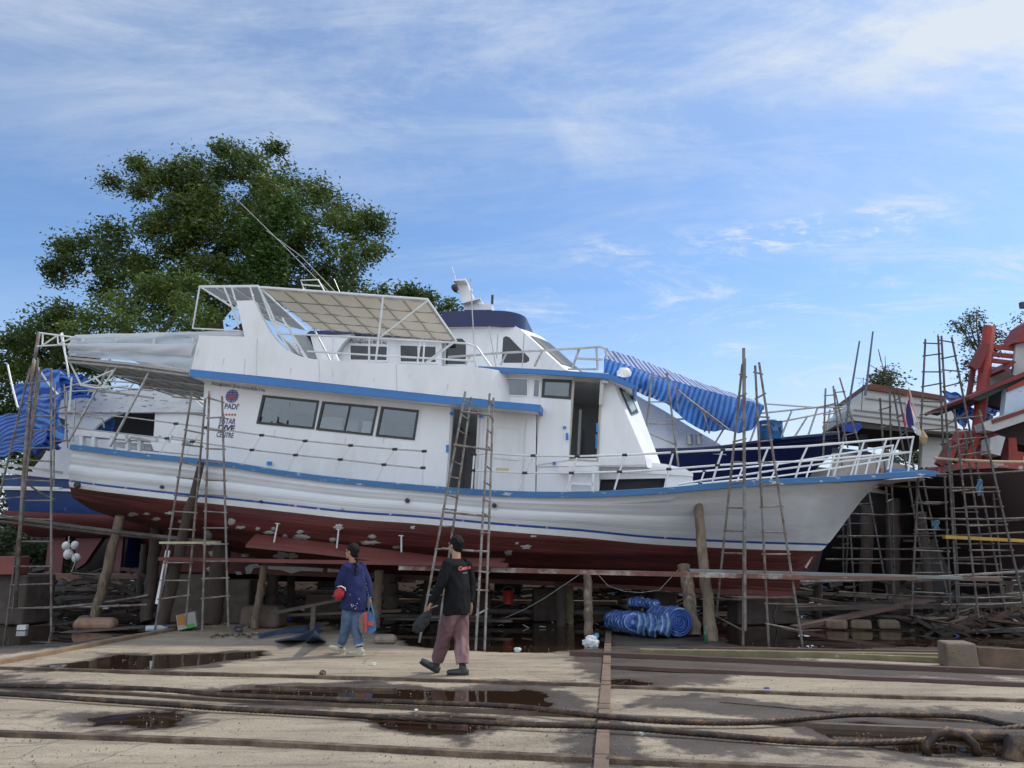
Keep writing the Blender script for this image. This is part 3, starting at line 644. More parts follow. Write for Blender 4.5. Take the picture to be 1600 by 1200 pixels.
# grey rail on the wheelhouse roof
pipes('roof_rail', [[(700,558),(792,551),(910,544),(938,542),(946,545),(948,558)], [(900,560),(942,562)]], -1.7, .024, GREYM)
pipes('rail_post', [[(905,545),(894,576)], [(932,545),(934,578)], [(847,549),(835,573)], [(791,552),(782,571)], [(735,556),(727,570)]], -1.7, .022, GREYM)
pipes('roof_rail', [[(948,545,-1.7),(955,556,0),(960,560,1.6)], [(934,577,-1.7),(888,577,-1.2)]], 0, .02, GREYM)
mb = MB(); a = F1.l(941, 593, -1.95); mb.box((a.x, -1.95, a.z - .25), (.07, .07, .5)); mb.box((a.x + .06, -1.97, a.z + .02), (.12, .08, .2)); mb.build('bracket_lamp', GREYM, boat)
# stern overhang of the upper deck and its awning
ov = [F1.l(a, b, -2.2) for a, b in [(105,557),(200,566),(297,579)]]
mb = MB(); mb.slab([(p.x, p.z) for p in ov] + [(p.x, p.z - .05) for p in reversed(ov)], -2.2, 1.7); od = mb.build('stern_overhang', clothmat('overhang_panel', (.58, .56, .52), .35, .8), boat)
mb = MB()
for k in range(8):
    t = k / 7; p = ov[0].lerp(ov[2], t); mb.tube([Vector((p.x, -2.2, p.z - .08)), Vector((p.x + .0, 1.7, p.z - .08))], .02, 5)
for y_ in (-2.2, -1.0, .3, 1.7): mb.tube([Vector((ov[0].x, y_, ov[0].z - .11)), Vector((ov[1].x, y_, ov[1].z - .11)), Vector((ov[2].x, y_, ov[2].z - .11))], .026, 5)
mb.build('overhang_rib', GREYM, od)
pipes('overhang_post', [[(107,690),(174,567)], [(172,698),(238,572)]], -2.0, .028, GREYM)
pipes('stern_frame', [[(104,556),(127,602),(150,606),(200,603)], [(97,520),(108,590)], [(160,605),(182,573)], [(128,600),(150,590),(180,577)], [(147,588),(158,600)], [(108,643),(112,590)]], -2.1, .022, WPIPE)
pipes('stern_frame', [[(102,606,1.2),(120,600,1.2),(240,610,1.2)], [(105,625,1.4),(107,612,1.4),(170,608,1.4)], [(180,600,1.6),(182,575,1.6)], [(200,610,1.6),(225,578,1.6)], [(165,595,.6),(240,600,.6)], [(205,580,0),(215,595,0),(240,603,0)]], 0, .02, GREYM)
pipes('stern_rail', [[(137,617),(140,612),(158,611),(240,622)], [(120,645),(160,655),(163,668)], [(195,693),(205,683),(262,696),(270,698)], [(105,612),(102,690)], [(118,622),(114,690)]], -1.6, .02, GREYM)
# curtain of clear plastic and white roll, hanging from the awning edge
tp_ = [F1.l(a, b, -2.2) for a, b in [(113,528),(190,527),(260,525),(312,522)]]; bt = [F1.l(a, b, -2.2) for a, b in [(108,556),(180,562),(240,568),(297,578)]]
def curve(ps, t):
    k = t * (len(ps) - 1); i = min(int(k), len(ps) - 2); return ps[i].lerp(ps[i + 1], k - i)
rng = np.random.RandomState(3)
rows = [[curve(tp_, i / 60).lerp(curve(bt, i / 60), j / 12) + Vector((0, -.03 + .03 * math.sin(i * .12 + j * 1.1) + .012 * math.sin(i * .5 + j * .6), .0)) for j in range(13)] for i in range(61)]
mb = MB(); mb.grid(rows); cur = mb.build('side_curtain', PLAS, boat, True)
rows = [[curve(tp_, i / 60).lerp(curve(bt, i / 60), .30 + .36 * j / 6 + .02 * math.sin(i * .2)) + Vector((0, -.06 - .05 * math.sin(math.pi * j / 6) + .012 * math.sin(i * .3 + j), 0)) for j in range(7)] for i in range(61)]
mb = MB(); mb.grid(rows); mb.build('curtain_roll', CANW, cur, True)
at0 = [F1.l(a, b, -2.2) for a, b in [(110,531),(118,525),(240,522),(312,520),(381,519)]]
mb = MB(); mb.grid([[p + Vector((0, 0, -.10)), p + Vector((0, 0, .03)), p + Vector((0, .4, .05)), p + Vector((0, 1.6, .08)), p + Vector((0, 3.8, .0))] for p in [curve(at0, k / 40) + Vector((0, 0, .006 * math.sin(k))) for k in range(41)]])
aw = mb.build('awning', CANW, boat, True); aw.modifiers.new('s', 'SOLIDIFY').thickness = .01
mb = MB(); c = F1.l(113, 545, -2.22); mb.slab([L(p, -2.24) for p in [(111,531),(120,531),(118,556),(108,555)]], -2.24, -2.235); mb.build('curtain_end', CANW, cur)
for px_ in (130, 182, 241, 302):
    mb = MB(); p = F1.l(px_, 531, -2.26); mb.box((p.x, -2.26, p.z - .04), (.05, .03, .13)); mb.build('curtain_strap', CANW, cur)
# white rack and benches on the aft deck
mb = MB(); mb.slab(LP([(118,668),(205,678),(286,686),(284,694),(205,687),(116,680)], -1.5), -1.5, -1.1); mb.build('deck_bench', WHITE, boat)
for px_ in (124, 143, 172, 196, 215, 243, 262):
    mb = MB(); mb.slab(LP([(px_, 680), (px_ + 5, 680), (px_ + 4, 704), (px_ - 1, 704)], -1.5), -1.5, -1.4); mb.build('bench_leg', WHITE, boat)
mb = MB(); mb.slab(LP([(235,690),(318,697),(316,712),(240,704)], -1.7), -1.7, -1.3); mb.slab(LP([(180,690),(236,694),(236,704),(180,698)], -1.2), -1.2, -.8); mb.build('deck_locker', WHITE, boat)

# ---------------- writing on the main boat ----------------
def on_plane(y, px, py, ang=None, fr=F1):
    c = fr.l(px, py, y)
    def g(u_, v_):
        a = ang or 0; return Vector((c.x + u_ * math.cos(a) - v_ * math.sin(a), y, c.z + u_ * math.sin(a) + v_ * math.cos(a)))
    return g
MPX = (F1.l(440, 650, YH) - F1.l(340, 650, YH)).x / 100     # metres per pixel on the wall
INK = mat('blue_ink', (.015, .03, .13), .5, .1); INKK = mat('black_ink', (.012, .012, .014), .5, 0); INKR = mat('red_ink', (.5, .02, .03), .5, 0); INKRB = mat('globe_red', (.35, .06, .12), .5, 0)
def fitw(o, w_):  # scale lettering about its centre to the wanted width
    xs = [v_.co.x for v_ in o.data.vertices]
    if not xs: return
    c = (max(xs) + min(xs)) / 2; k = w_ / max(max(xs) - min(xs), 1e-4)
    for v_ in o.data.vertices: v_.co.x = c + (v_.co.x - c) * k
YT = YH - .006
t = text('lettering', 'PADI', INK, 8*MPX/.7, boat, on_plane(YT, 361, 635.5, 0), bold=.003); fitw(t, 20 * MPX)
t = text('lettering', '®', INK, .08, boat, on_plane(YT, 373, 633, 0)); fitw(t, 3 * MPX)
t = text('lettering', '5 STAR', INK, 8.5*MPX/.7, boat, on_plane(YT, 354.5, 658.5, 0), bold=.003, shear=.1); fitw(t, 26 * MPX)
t = text('lettering', 'DIVE', INK, 8*MPX/.7, boat, on_plane(YT, 353, 669, 0), bold=.007, shear=.1); fitw(t, 27 * MPX)
t = text('lettering', 'CENTRE', INK, 7.5*MPX/.7, boat, on_plane(YT, 351, 680, 0), bold=.002, shear=.1); fitw(t, 27 * MPX)
for k in range(5):
    c = F1.l(349.5 + k * 4.4, 648 - .0 * k, YT); pts = []
    for j in range(10):
        a = math.pi / 2 + j * math.pi / 5; r_ = .034 if j % 2 == 0 else .014; pts.append((c.x + r_ * math.cos(a), c.z + r_ * math.sin(a)))
    mb = MB(); mb.slab([pts], YT - .002, YT); mb.build('star', INKR, boat)
c = F1.l(362.5, 619, YT); gr_ = .145
mb = MB(); ci = [(c.x + gr_ * math.cos(a), c.z + gr_ * math.sin(a)) for a in np.linspace(0, 2 * math.pi, 41)[:-1]]; mb.slab([ci], YT - .001, YT + .001); gl = mb.build('globe_emblem', mat('globe_blue', (.02, .05, .22), .5, 0), boat)
mb = MB()
for e in (.3, .62, 1.0):
    mb.tube([Vector((c.x + gr_ * .97 * e * math.sin(a), YT - .002, c.z + gr_ * .97 * math.cos(a))) for a in np.linspace(0, 2 * math.pi, 30)[:-1]], .0035, 4, closed=True)
for h_ in (-.7, -.35, 0, .35, .7): ww = gr_ * math.sqrt(1 - h_ * h_) * .98; mb.tube([Vector((c.x - ww, YT - .002, c.z + gr_ * h_)), Vector((c.x + ww, YT - .002, c.z + gr_ * h_))], .0035, 4)
mb.build('globe_lines', mat('emblem_white', (.55, .58, .66), .5, 0), gl)
mb = MB(); mb.slab([[(c.x + .075 * math.cos(a) * 1.3, c.z - .02 + .05 * math.sin(a)) for a in np.linspace(0, 2 * math.pi, 19)[:-1]]], YT - .006, YT - .0045); mb.build('globe_centre', INKRB, gl)
_a, _b = L((297,588), YT), L((420,602), YT); FANG = math.atan2(_b[1] - _a[1], _b[0] - _a[0])
t = text('lettering', 'จำนวนผู้โดยสาร 20 คน คนประจำเรือ 3 คน', INKK, .095, boat, on_plane(YT, 372, 604.5, FANG), bold=.001); fitw(t, 87 * MPX)

# ---------------- the large navy boat behind ----------------
F2 = Frame((-11.0, 25.5, 0.0), R(-9), R(2.0))
nb = eframe('passenger_boat', 'large white passenger boat with navy hull and navy wheelhouse roof, standing behind the dive boat', 'boat', F2)
def P2(ps, y): return [(lambda q: (q.x, q.z))(F2.l(p[0], p[1], y)) for p in ps]
# hull
sh2 = [(300,720),(600,712),(800,706),(1020,702),(1110,699),(1200,687),(1290,678),(1332,674)]
LO2 = F2.l(1335, 676, 0).x
hb2 = smooth_interp([0, 3, LO2 * .5, LO2 * .72, LO2 * .85, LO2 * .94, LO2], [2.5, 2.8, 2.9, 2.5, 1.7, .85, .03])
s2x, s2z = [], []
for p in sh2:
    x = 9.
    for _ in range(14): q = F2.l(p[0], p[1], -hb2(min(max(x, 0), LO2))); x = q.x
    s2x.append(q.x); s2z.append(q.z)
zs2 = smooth_interp(s2x, s2z); stx = F2.l(1262, 745, 0)
def zk2(x):
    x1, z1 = stx.x, stx.z
    if x > x1: return lerp(z1, zs2(LO2) - .02, ((x - x1) / (LO2 - x1)))
    if x > x1 - 2.6: return lerp(1.0, z1, ((x - x1 + 2.6) / 2.6) ** 1.3)
    return 1.0
a_, b_ = MB(), MB()
for s_ in (-1, 1):
    ra, rb = [], []
    for x in np.linspace(0, LO2, 70):
        zk, zs = zk2(x), zs2(x); t0 = min(max((x - LO2 * .5) / (LO2 * .4), 0), 1); zm = min(max(zk, 2.3), zs)
        def bb(z):
            u_ = (z - zk) / max(zs - zk, .01); return max(hb2(x) * lerp(min(1, .1 + 1.1 * u_ ** .45), .05 + .95 * u_ ** 1.1, t0), .02)
        ra.append([Vector((x, s_ * bb(z), z)) for z in np.linspace(zm, zs, 10)]); rb.append([Vector((x, s_ * bb(z), z)) for z in np.linspace(zk, zm, 9)])
    a_.grid(ra); b_.grid(rb)
a_.grid([[Vector((0, -2.4, z)), Vector((0, 2.4, z))] for z in np.linspace(1, zs2(0), 8)])
a_.build('hull_topsides', NAVY, nb, True, R(40)); b_.build('hull_bottom', RED, nb, True, R(40))
mb = MB(); mb.grid([[Vector((x, -hb2(x) + .05, zs2(x) - .15)), Vector((x, hb2(x) - .05, zs2(x) - .15))] for x in np.linspace(0, LO2, 40)]); mb.build('deck', WHITE, nb)
for s_ in (-1, 1):
    mb = MB(); mb.grid([[Vector((x, s_ * (hb2(x) + .03), zs2(x) - .05)), Vector((x, s_ * (hb2(x) + .03), zs2(x) + .02)), Vector((x, s_ * max(hb2(x) - .1, 0), zs2(x) + .02)), Vector((x, s_ * max(hb2(x) - .1, 0), zs2(x) - .05))] for x in np.linspace(0, LO2, 50)], closed=True); mb.build('rub_rail', NAVY, nb)
# superstructure
y2 = -2.1
sup = [(492,522),(700,524),(705,575),(990,585),(990,700),(480,700)]
wA = [(545,537),(608,539),(607,566),(545,565)]; wB = [(623,537),(684,539),(684,569),(623,568)]
mb = MB(); mb.slab([P2([(520,521),(690,524),(690,600),(990,640),(990,705),(480,705),(490,560)], y2), P2(wA, y2), P2(wB, y2)], y2, y2 + .08); mb.slab(P2([(520,521),(690,524),(690,600),(990,640),(990,705),(480,705),(490,560)], y2), -y2 - .08, -y2); mb.build('house_wall', WHITE, nb)
for w_ in (wA, wB): winpart(nb, P2(w_, y2), y2, .06, framem=WHITE, glass=DGLASS, mull=[.5])
mb = MB(); mb.slab(P2([(484,517),(560,515),(696,520),(696,526),(560,521),(476,524)], y2 - .3), y2 - .3, -y2 + .3); mb.build('house_roof', NAVY, nb)
mb = MB(); mb.slab(P2([(484,521),(562,518),(548,524),(536,536),(527,549),(520,564),(497,564),(490,545)], y2 - .25), y2 - .25, y2 - .1); mb.build('side_arch', WHITE, nb)
mb = MB(); mb.slab(P2([(432,523),(440,524),(462,552),(458,552)], y2 - .2), y2 - .2, y2 + .6); mb.slab(P2([(458,523),(480,524),(498,562),(470,556)], y2 - .1), y2 - .1, y2 + .1); mb.build('aft_panel', mat('grey_panel', (.3, .31, .32), .6), nb)
MP2 = (F2.l(640, 550, y2) - F2.l(540, 550, y2)).x / 100
t = text('lettering', 'จำนวนผู้โดยสาร 80 ±5 คน', INKK, .15, nb, on_plane(y2 - .008, 575, 534.5, -.03, F2), bold=.002); fitw(t, 58 * MP2)
# wheelhouse
y3 = -1.75
wh = [(700,505),(800,507),(812,513),(890,585),(890,620),(700,620)]
wC = [(698,532),(703,529),(722,529),(728,535),(728,569),(696,569)]; wD = [(786,528),(790,525),(796,527),(827,559),(827,564),(822,567),(787,567),(784,562)]
mb = MB(); mb.slab([P2([(690,505),(800,507),(812,513),(890,585),(890,620),(690,620)], y3), P2(wC, y3), P2(wD, y3)], y3, y3 + .08); mb.build('wheelhouse_wall', WHITE, nb); mb = MB(); mb.slab(P2(wh, y3), -y3 - .08, -y3); mb.build('wheelhouse_wall', WHITE, nb)
for w_ in (wC, wD): g = MB(); g.slab(P2(w_, y3), y3 + .02, y3 + .03); g.build('window', DGLASS, nb)
fA, fB = F2.l(811, 513, y3), F2.l(883, 578, y3)
def ff(u_, y_, o=0): return Vector((lerp(fA.x, fB.x, u_) + .0 * 0 + (.75 - .75 * (abs(y_) / abs(y3)) ** 2.2) * .9 + o, y_, lerp(fA.z, fB.z, u_) + o))
YSQ = np.linspace(y3, -y3, 13)
mb = MB(); mb.grid([[ff(u_, y_) for y_ in YSQ] for u_ in np.linspace(0, 1, 5)]); mb.build('wheelhouse_front', WHITE, nb, True)
for (ya, yb) in ((y3 + .12, y3 + 1.15), (-.5, .5), (-y3 - 1.15, -y3 - .12)):
    mb = MB(); mb.grid([[ff(u_, y_, .012) for y_ in np.linspace(ya, yb, 6)] for u_ in (.15, .85)]); mb.build('windscreen', mat('windscreen_glass', (.02, .022, .025), .35, 0), nb)
# visor: a band with a rounded front
v0, v1 = F2.l(690, 487, -2.0), F2.l(705, 510, -2.0); vf = F2.l(823, 500, 0).x
def visor(o):
    pts = [(v0.x, -2.0 + o)]; xf = F2.l(822, 505, -1.2).x - o; r_ = .85
    for k in range(10):
        a = -math.pi / 2 + math.pi / 2 * k / 9; pts.append((xf - r_ + r_ * math.cos(a), -2.0 + o + r_ + r_ * math.sin(a)))
    for k in range(10):
        a = math.pi / 2 * k / 9; pts.append((xf - r_ + r_ * math.cos(a), 2.0 - o - r_ + r_ * math.sin(a)))
    pts.append((v0.x, 2.0 - o)); return pts
mb = MB(); po, pi_ = visor(0), visor(.12); zt, zb = F2.l(747, 485.5, -2).z, F2.l(747, 508, -2).z
mb.flat([po], zb, zt); mb.build('wheelhouse_roof', NAVY, nb)
mb = MB(); mb.flat([visor(.15)], zb - .03, zb - .002); mb.build('roof_soffit', WHITE, nb)
# mast
mb = MB(); mb.slab(P2([(713,440),(728,437),(733,451),(740,466),(748,476),(768,475),(768,484),(725,484),(722,470),(716,452)], -.25), -.25, .25); mb.slab(P2([(708,437),(727,435),(727,438),(708,439)], -.6), -.6, .6); mb.slab(P2([(722,471),(750,465),(750,467),(722,474)], -.5), -.5, .5); mb.build('mast', WHITE, nb)
mb = MB(); c = F2.l(712, 452, -.4); mb.lathe([(.10, 0), (.10, .22), (.02, .25)], c, 12, Matrix.Rotation(R(90), 3, 'X')); mb.build('mast_lamp', BLACKF, nb)
mb = MB(); c = F2.l(769, 475, -.2); mb.bar(c, c + Vector((0, 0, .3)), .07); mb.build('horn', BLACKF, nb)
mb = MB(); c = F2.l(712, 437, 0); mb.tube([c, c + Vector((-.15, 0, .45))], .012, 5); mb.build('aerial', GREYM, nb)
# foredeck
mb = MB()
fd = [(985,612),(1040,643),(1080,668),(1125,694),(1130,700)]
q0 = [F2.l(a, b, -1.2) for a, b in fd]; mb.grid([[Vector((p.x, -2.0, min(p.z, F2.l(1000,705,-2).z) - .1 + (p.z - F2.l(1000,705,-2).z) * .1)), p, Vector((p.x, 0, p.z + .12)), Vector((p.x, 1.2, p.z)), Vector((p.x, 2.0, p.z - .8))] for p in q0]); mb.build('fore_housing', WHITE, nb, False)
for px_ in (1077.5, 1092.5):
    mb = MB(); c = F2.l(px_, 694, -1.9); mb.lathe([(.085, 0), (.085, .22), (.095, .23), (.095, .27), (.07, .28)], c, 14); mb.build('vent_pipe', GREYM, nb, True, R(40))
def pipes2(name, segs, y, r_=.024, M=GREYM):
    for s_ in segs:
        q = [F2.l(p[0], p[1], p[2] if len(p) > 2 else y) for p in s_]; mb = MB(); mb.tube(q, r_, 6); mb.build(name, M, nb)
pipes2('rail', [[(1000,658),(1100,653),(1195,645),(1280,636),(1325,630)]], -2.2)
pipes2('rail', [[(1195,631,1.0),(1280,637,.5),(1325,636,.2)], [(1190,665,-1.9),(1260,651,-1.2),(1320,638,-.3)]], 0)
pipes2('rail_post', [[(1237,642),(1220,684)], [(1277,638),(1263,680)], [(1262,650),(1242,682)], [(1297,640),(1292,672)], [(1143,650),(1117,693)], [(1100,655),(1101,675)], [(1107,655),(1108,677)], [(1188,646),(1172,690)]], -1.8)
# drum on the foredeck and the striped tarpaulin over it all
F2W = lambda px, py, y: F2.w(F2.l(px, py, y))
dr_ = empty('drum', 'blue plastic drum with a painted squiggle, on the navy boat foredeck beside its rail', 'drum', F2W(1205, 688, -1.5))
mb = MB(); mb.lathe([(.31, 0), (.33, .03), (.33, .2), (.345, .22), (.33, .24), (.33, .48), (.345, .5), (.325, .53), (.3, .54)], (0, 0, 0), 24); mb.build('body', mat('drum_blue', (.03, .16, .38), .45, .2), dr_, True, R(40))
mb = MB()
def cyl(a, z): return Vector((.342 * math.sin(a), -.342 * math.cos(a), z))
mb.tube([cyl(-.25 + .22 * math.cos(k / 3), .33 + .09 * math.sin(k / 3)) for k in range(8)] + [cyl(-.1, .16)], .014, 5); mb.build('painted_mark', mat('maroon_ink', (.12, .03, .03), .6, 0), dr_)
mb = MB(); mb.tube([cyl(.35, .32), cyl(.45, .22), cyl(.55, .35), cyl(.65, .2)], .014, 5); mb.build('painted_mark', MATS['maroon_ink'], dr_)
TARP = striped('tarp_stripe', (.012, .10, .42), (.08, .26, .62), .15, 0, .4, .5, trans=.3)
TARPT = striped('tarp_top_stripe', (.36, .43, .60), (.03, .07, .30), .15, 0, .5, .5, trans=.2)
tt = [F2.l(a, b, -2.4) for a, b in [(944,560),(985,572),(1040,591),(1090,606),(1150,622),(1192,632)]]
tl = [F2.l(a, b, -2.6) for a, b in [(944,592),(985,600),(1018,615),(1050,637),(1075,661),(1095,671),(1115,675),(1135,671),(1155,677),(1175,672),(1186,657),(1192,640)]]
tr_ = [F2.l(a, b, -1.0) for a, b in [(944,545),(985,556),(1040,577),(1090,596),(1150,616),(1192,630)]]
def ctrl(ps, t):
    n_ = len(ps) - 1; k = t * n_; i = min(int(k), n_ - 1); f = k - i
    p0, p1, p2, p3 = ps[max(i - 1, 0)], ps[i], ps[i + 1], ps[min(i + 2, n_)]
    return 0.5 * ((2 * p1) + (-p0 + p2) * f + (2 * p0 - 5 * p1 + 4 * p2 - p3) * f * f + (-p0 + 3 * p1 - 3 * p2 + p3) * f ** 3)
def xmatch(ps, x):
    xs = [p.x for p in ps]; return Vector((x, float(np.interp(x, xs, [p.y for p in ps])), float(np.interp(x, xs, [p.z for p in ps]))))
rows, uv = [], []
for i in range(121):
    x = lerp(tt[0].x, tt[-1].x, i / 120); a, b = xmatch(tt, x), xmatch(tl, x); r_ = []
    for j in range(17):
        v_ = j / 16; p = a.lerp(b, v_); p.y += .06 * math.sin(i * .3 + v_ * 4) * v_ + .03 * math.sin(i * .8 + v_ * 9) * v_ - .1 * math.sin(math.pi * v_); r_.append(p); uv.append((x - p.z * .30 + .012 * math.sin(v_ * 7 + i * .15), 0))
    rows.append(r_)
tarp = eframe('tarpaulin', 'blue striped tarpaulin draped along the foredeck of the navy boat', 'tarpaulin', F2)
mb = MB(); mb.grid(rows); o = mb.build('side_sheet', TARP, tarp, True); set_suv(o, uv)
rows, uv = [], []
for i in range(81):
    x = lerp(tt[0].x, tt[-1].x, i / 80); a, b = xmatch(tt, x), xmatch(tr_, x); c_ = b + Vector((0, 2.6, -.5)); r_ = []
    for j in range(9):
        v_ = j / 8; p = a.lerp(b, v_ * 2) if v_ < .5 else b.lerp(c_, v_ * 2 - 1); p = p + Vector((0, 0, .012 * math.sin(i * .7 + j))); r_.append(p); uv.append((x + v_ * .6, 0))
    rows.append(r_)
mb = MB(); mb.grid(rows); o = mb.build('top_sheet', TARPT, tarp, True); set_suv(o, uv)
for (a, b, c, d) in [(1060,610,1130,670),(1057,605,1059,640),(1098,640,1108,675),(1065,615,1140,672)]:
    mb = MB(); mb.tube([F2.l(a, b, -2.75), F2.l(c, d, -2.8)], .02, 5); mb.build('support_pipe', RUST, tarp)
# ---------------- ground ----------------
def g2(px, py): p = gr(px, py); return (p.x, p.y)
def geom(a, b, n, k):   # widening steps
    s = [k ** i for i in range(n)]; t = sum(s); r_ = [a]
    for q in s: r_.append(r_[-1] + (b - a) * q / t)
    return r_
gx = [-x for x in reversed(geom(13, 1500, 34, 1.25)[1:])] + list(np.arange(-13, 13.01, .065)) + geom(13, 1500, 34, 1.25)[1:]
gy = [-1500, -400, -100, -30, -8, 0, 3] + list(np.arange(4.5, 20.01, .06)) + geom(20, 2500, 40, 1.22)[1:]
GX, GY = np.meshgrid(np.array(gx), np.array(gy)); H, Wd = GX.shape
def vnoise(x, y, s, seed):
    r_ = np.random.RandomState(seed); T = r_.rand(256, 256); x = x * s; y = y * s
    xi = np.floor(x).astype(int); yi = np.floor(y).astype(int); fx = x - xi; fy = y - yi; fx = fx * fx * (3 - 2 * fx); fy = fy * fy * (3 - 2 * fy)
    a = T[yi % 256, xi % 256]; b = T[yi % 256, (xi + 1) % 256]; c = T[(yi + 1) % 256, xi % 256]; d = T[(yi + 1) % 256, (xi + 1) % 256]
    return (a * (1 - fx) + b * fx) * (1 - fy) + (c * (1 - fx) + d * fx) * fy - .5
def fbm(x, y, s, seed, o=4):
    v_ = 0; a = 1
    for i in range(o): v_ = v_ + a * vnoise(x, y, s * 2 ** i, seed + i); a *= .55
    return v_
def sdpoly(X, Y, P):
    P = np.array(P); d = np.full(X.shape, 1e9); ins = np.zeros(X.shape, bool); n = len(P)
    for i in range(n):
        a = P[i]; b = P[(i + 1) % n]; e = b - a; wx_ = X - a[0]; wy_ = Y - a[1]; t = np.clip((wx_ * e[0] + wy_ * e[1]) / (e @ e + 1e-12), 0, 1)
        d = np.minimum(d, (wx_ - e[0] * t) ** 2 + (wy_ - e[1] * t) ** 2)
        c = ((a[1] > Y) != (b[1] > Y)) & (X < (b[0] - a[0]) * (Y - a[1]) / (b[1] - a[1] + 1e-12) + a[0]); ins ^= c
    d = np.sqrt(d); return np.where(ins, d, -d)      # positive inside
PUD = [[(75,1040),(180,1022),(300,1020),(410,1017),(416,1023),(330,1036),(210,1046)],
       [(300,1079),(480,1076),(600,1076),(700,1073),(865,1083),(850,1100),(600,1096),(380,1090)],
       [(130,1121),(200,1112),(315,1112),(260,1130),(145,1133)],
       [(580,1121),(700,1118),(768,1122),(770,1133),(720,1149),(620,1142)],
       [(1250,1132),(1350,1122),(1480,1140),(1700,1150),(1700,1190),(1480,1176),(1350,1163)],
       [(600,975),(940,972),(946,1012),(860,1020),(700,1016),(610,1000)],
       [(1130,985),(1260,985),(1420,985),(1500,1005),(1300,1013),(1140,1009)],
       [(-40,985),(330,958),(385,966),(250,985),(120,1003),(-40,1012)],
       [(820,1076),(850,1080),(845,1092),(800,1090)], [(957,1060),(985,1058),(1000,1065),(960,1068)]]
DMP = [[(60,1046),(150,1018),(420,1012),(430,1024),(330,1042),(200,1050)],
       [(280,1080),(480,1066),(880,1066),(950,1085),(945,1120),(860,1106),(600,1104),(370,1100)],
       [(50,1126),(120,1112),(330,1108),(290,1132),(160,1140)], [(540,1122),(700,1112),(790,1120),(780,1140),(720,1158),(580,1145)],
       [(955,1083),(1120,1082),(1300,1100),(1600,1108),(1800,1120),(1800,1200),(1500,1190),(1250,1160),(1180,1125),(960,1105)],
       [(-400,864),(390,864),(390,968),(250,985),(130,1010),(-100,1034)], [(-60,1062),(60,1062),(240,1076),(500,1072),(600,1082),(400,1092),(200,1084),(-60,1074)],
       [(380,965),(600,985),(640,1003),(760,1020),(930,1024),(1200,1016),(2600,1016),(2600,700+165),(380,863)],
       [(925,1005),(1120,1020),(1500,1050),(1500,1040),(1700,1050),(1700,1066),(1200,1050),(1130,1075),(960,1075),(900,1050)],
       [(930,1060),(960,1060),(1000,1200),(905,1200)], [(1040,1148),(1500,1190),(1700,1210),(1040,1170)]]
MUD = [[(-400,864),(3000,864),(3000,1014),(1500,1016),(1120,1012),(960,988),(940,1016),(780,1020),(640,1004),(560,985),(380,966),(300,978),(200,996),(0,1012),(-400,1030)]]
nz1 = fbm(GX, GY, 1.3, 3, 5); nz2 = fbm(GX, GY, .9, 33, 4)
def fld(polys, amp, nzv): return np.max([sdpoly(GX, GY, [g2(*p) for p in P]) for P in polys], axis=0) + amp * nzv
pud = fld(PUD, .35, nz1); dmp = fld(DMP, .8, nz1 * .6 + nz2 * .5); mud = fld(MUD, .6, nz2)
mud = np.where(GY > 20, 2.0, np.minimum(mud, 1.0)); mud = np.where(GY < 4, -1.0, mud); dmp = np.where(GY > 22, 1.0, dmp)
puddle_noise = fbm(GX, GY, .45, 55, 3); pud = np.where((mud > .3) & (GY < 19), np.maximum(pud, (puddle_noise - .12) * 1.5), pud)
GZ = fbm(GX, GY, .5, 9, 3) * .012 + fbm(GX, GY, 3.0, 19, 3) * .005
GZ = np.where(pud > -.05, -.010, GZ); GZ = np.where((GY > 40), 0, GZ)
v_ = np.stack([GX, GY, GZ], -1).reshape(-1, 3).astype(np.float32)
idx = np.arange(H * Wd).reshape(H, Wd); q = np.stack([idx[:-1, :-1], idx[:-1, 1:], idx[1:, 1:], idx[1:, :-1]], -1).reshape(-1, 4)
def fastmesh(name, V, Q, M, parent=None, smooth=True):
    me = bpy.data.meshes.new(name); V = np.asarray(V, np.float32); Q = np.asarray(Q, np.int32); k = Q.shape[1]
    me.vertices.add(len(V)); me.vertices.foreach_set('co', V.ravel()); me.loops.add(Q.size); me.loops.foreach_set('vertex_index', Q.ravel())
    me.polygons.add(len(Q)); me.polygons.foreach_set('loop_start', np.arange(0, Q.size, k, dtype=np.int32)); me.polygons.foreach_set('loop_total', np.full(len(Q), k, np.int32))
    me.update(calc_edges=True); me.materials.append(M)
    if smooth: me.polygons.foreach_set('use_smooth', [True] * len(Q))
    o = bpy.data.objects.new(name, me); COL.objects.link(o)
    if parent is not None: o.parent = parent
    return o
gm = bpy.data.materials.new('yard_ground'); gm.use_nodes = True; n = gm.node_tree.nodes; l = gm.node_tree.links; b = n['Principled BSDF']
A_ = n.new('ShaderNodeAttribute'); A_.attribute_name = 'gw'; S_ = n.new('ShaderNodeSeparateXYZ'); l.new(A_.outputs['Vector'], S_.inputs[0])
tc = n.new('ShaderNodeTexCoord')
def NZ(s, d=8, r_=.6, st=(1, 1, 1), rot=0):
    m_ = n.new('ShaderNodeMapping'); m_.inputs['Scale'].default_value = st; m_.inputs['Rotation'].default_value = (0, 0, rot); l.new(tc.outputs['Object'], m_.inputs[0])
    k = n.new('ShaderNodeTexNoise'); k.inputs['Scale'].default_value = s; k.inputs['Detail'].default_value = d; k.inputs['Roughness'].default_value = r_; l.new(m_.outputs[0], k.inputs[0]); return k.outputs[0]
def MA(op, a, b_=None, c=None, cl=False):
    k = n.new('ShaderNodeMath'); k.operation = op; k.use_clamp = cl
    for i, q_ in enumerate((a, b_, c)):
        if q_ is None: continue
        if isinstance(q_, (int, float)): k.inputs[i].default_value = q_
        else: l.new(q_, k.inputs[i])
    return k.outputs[0]
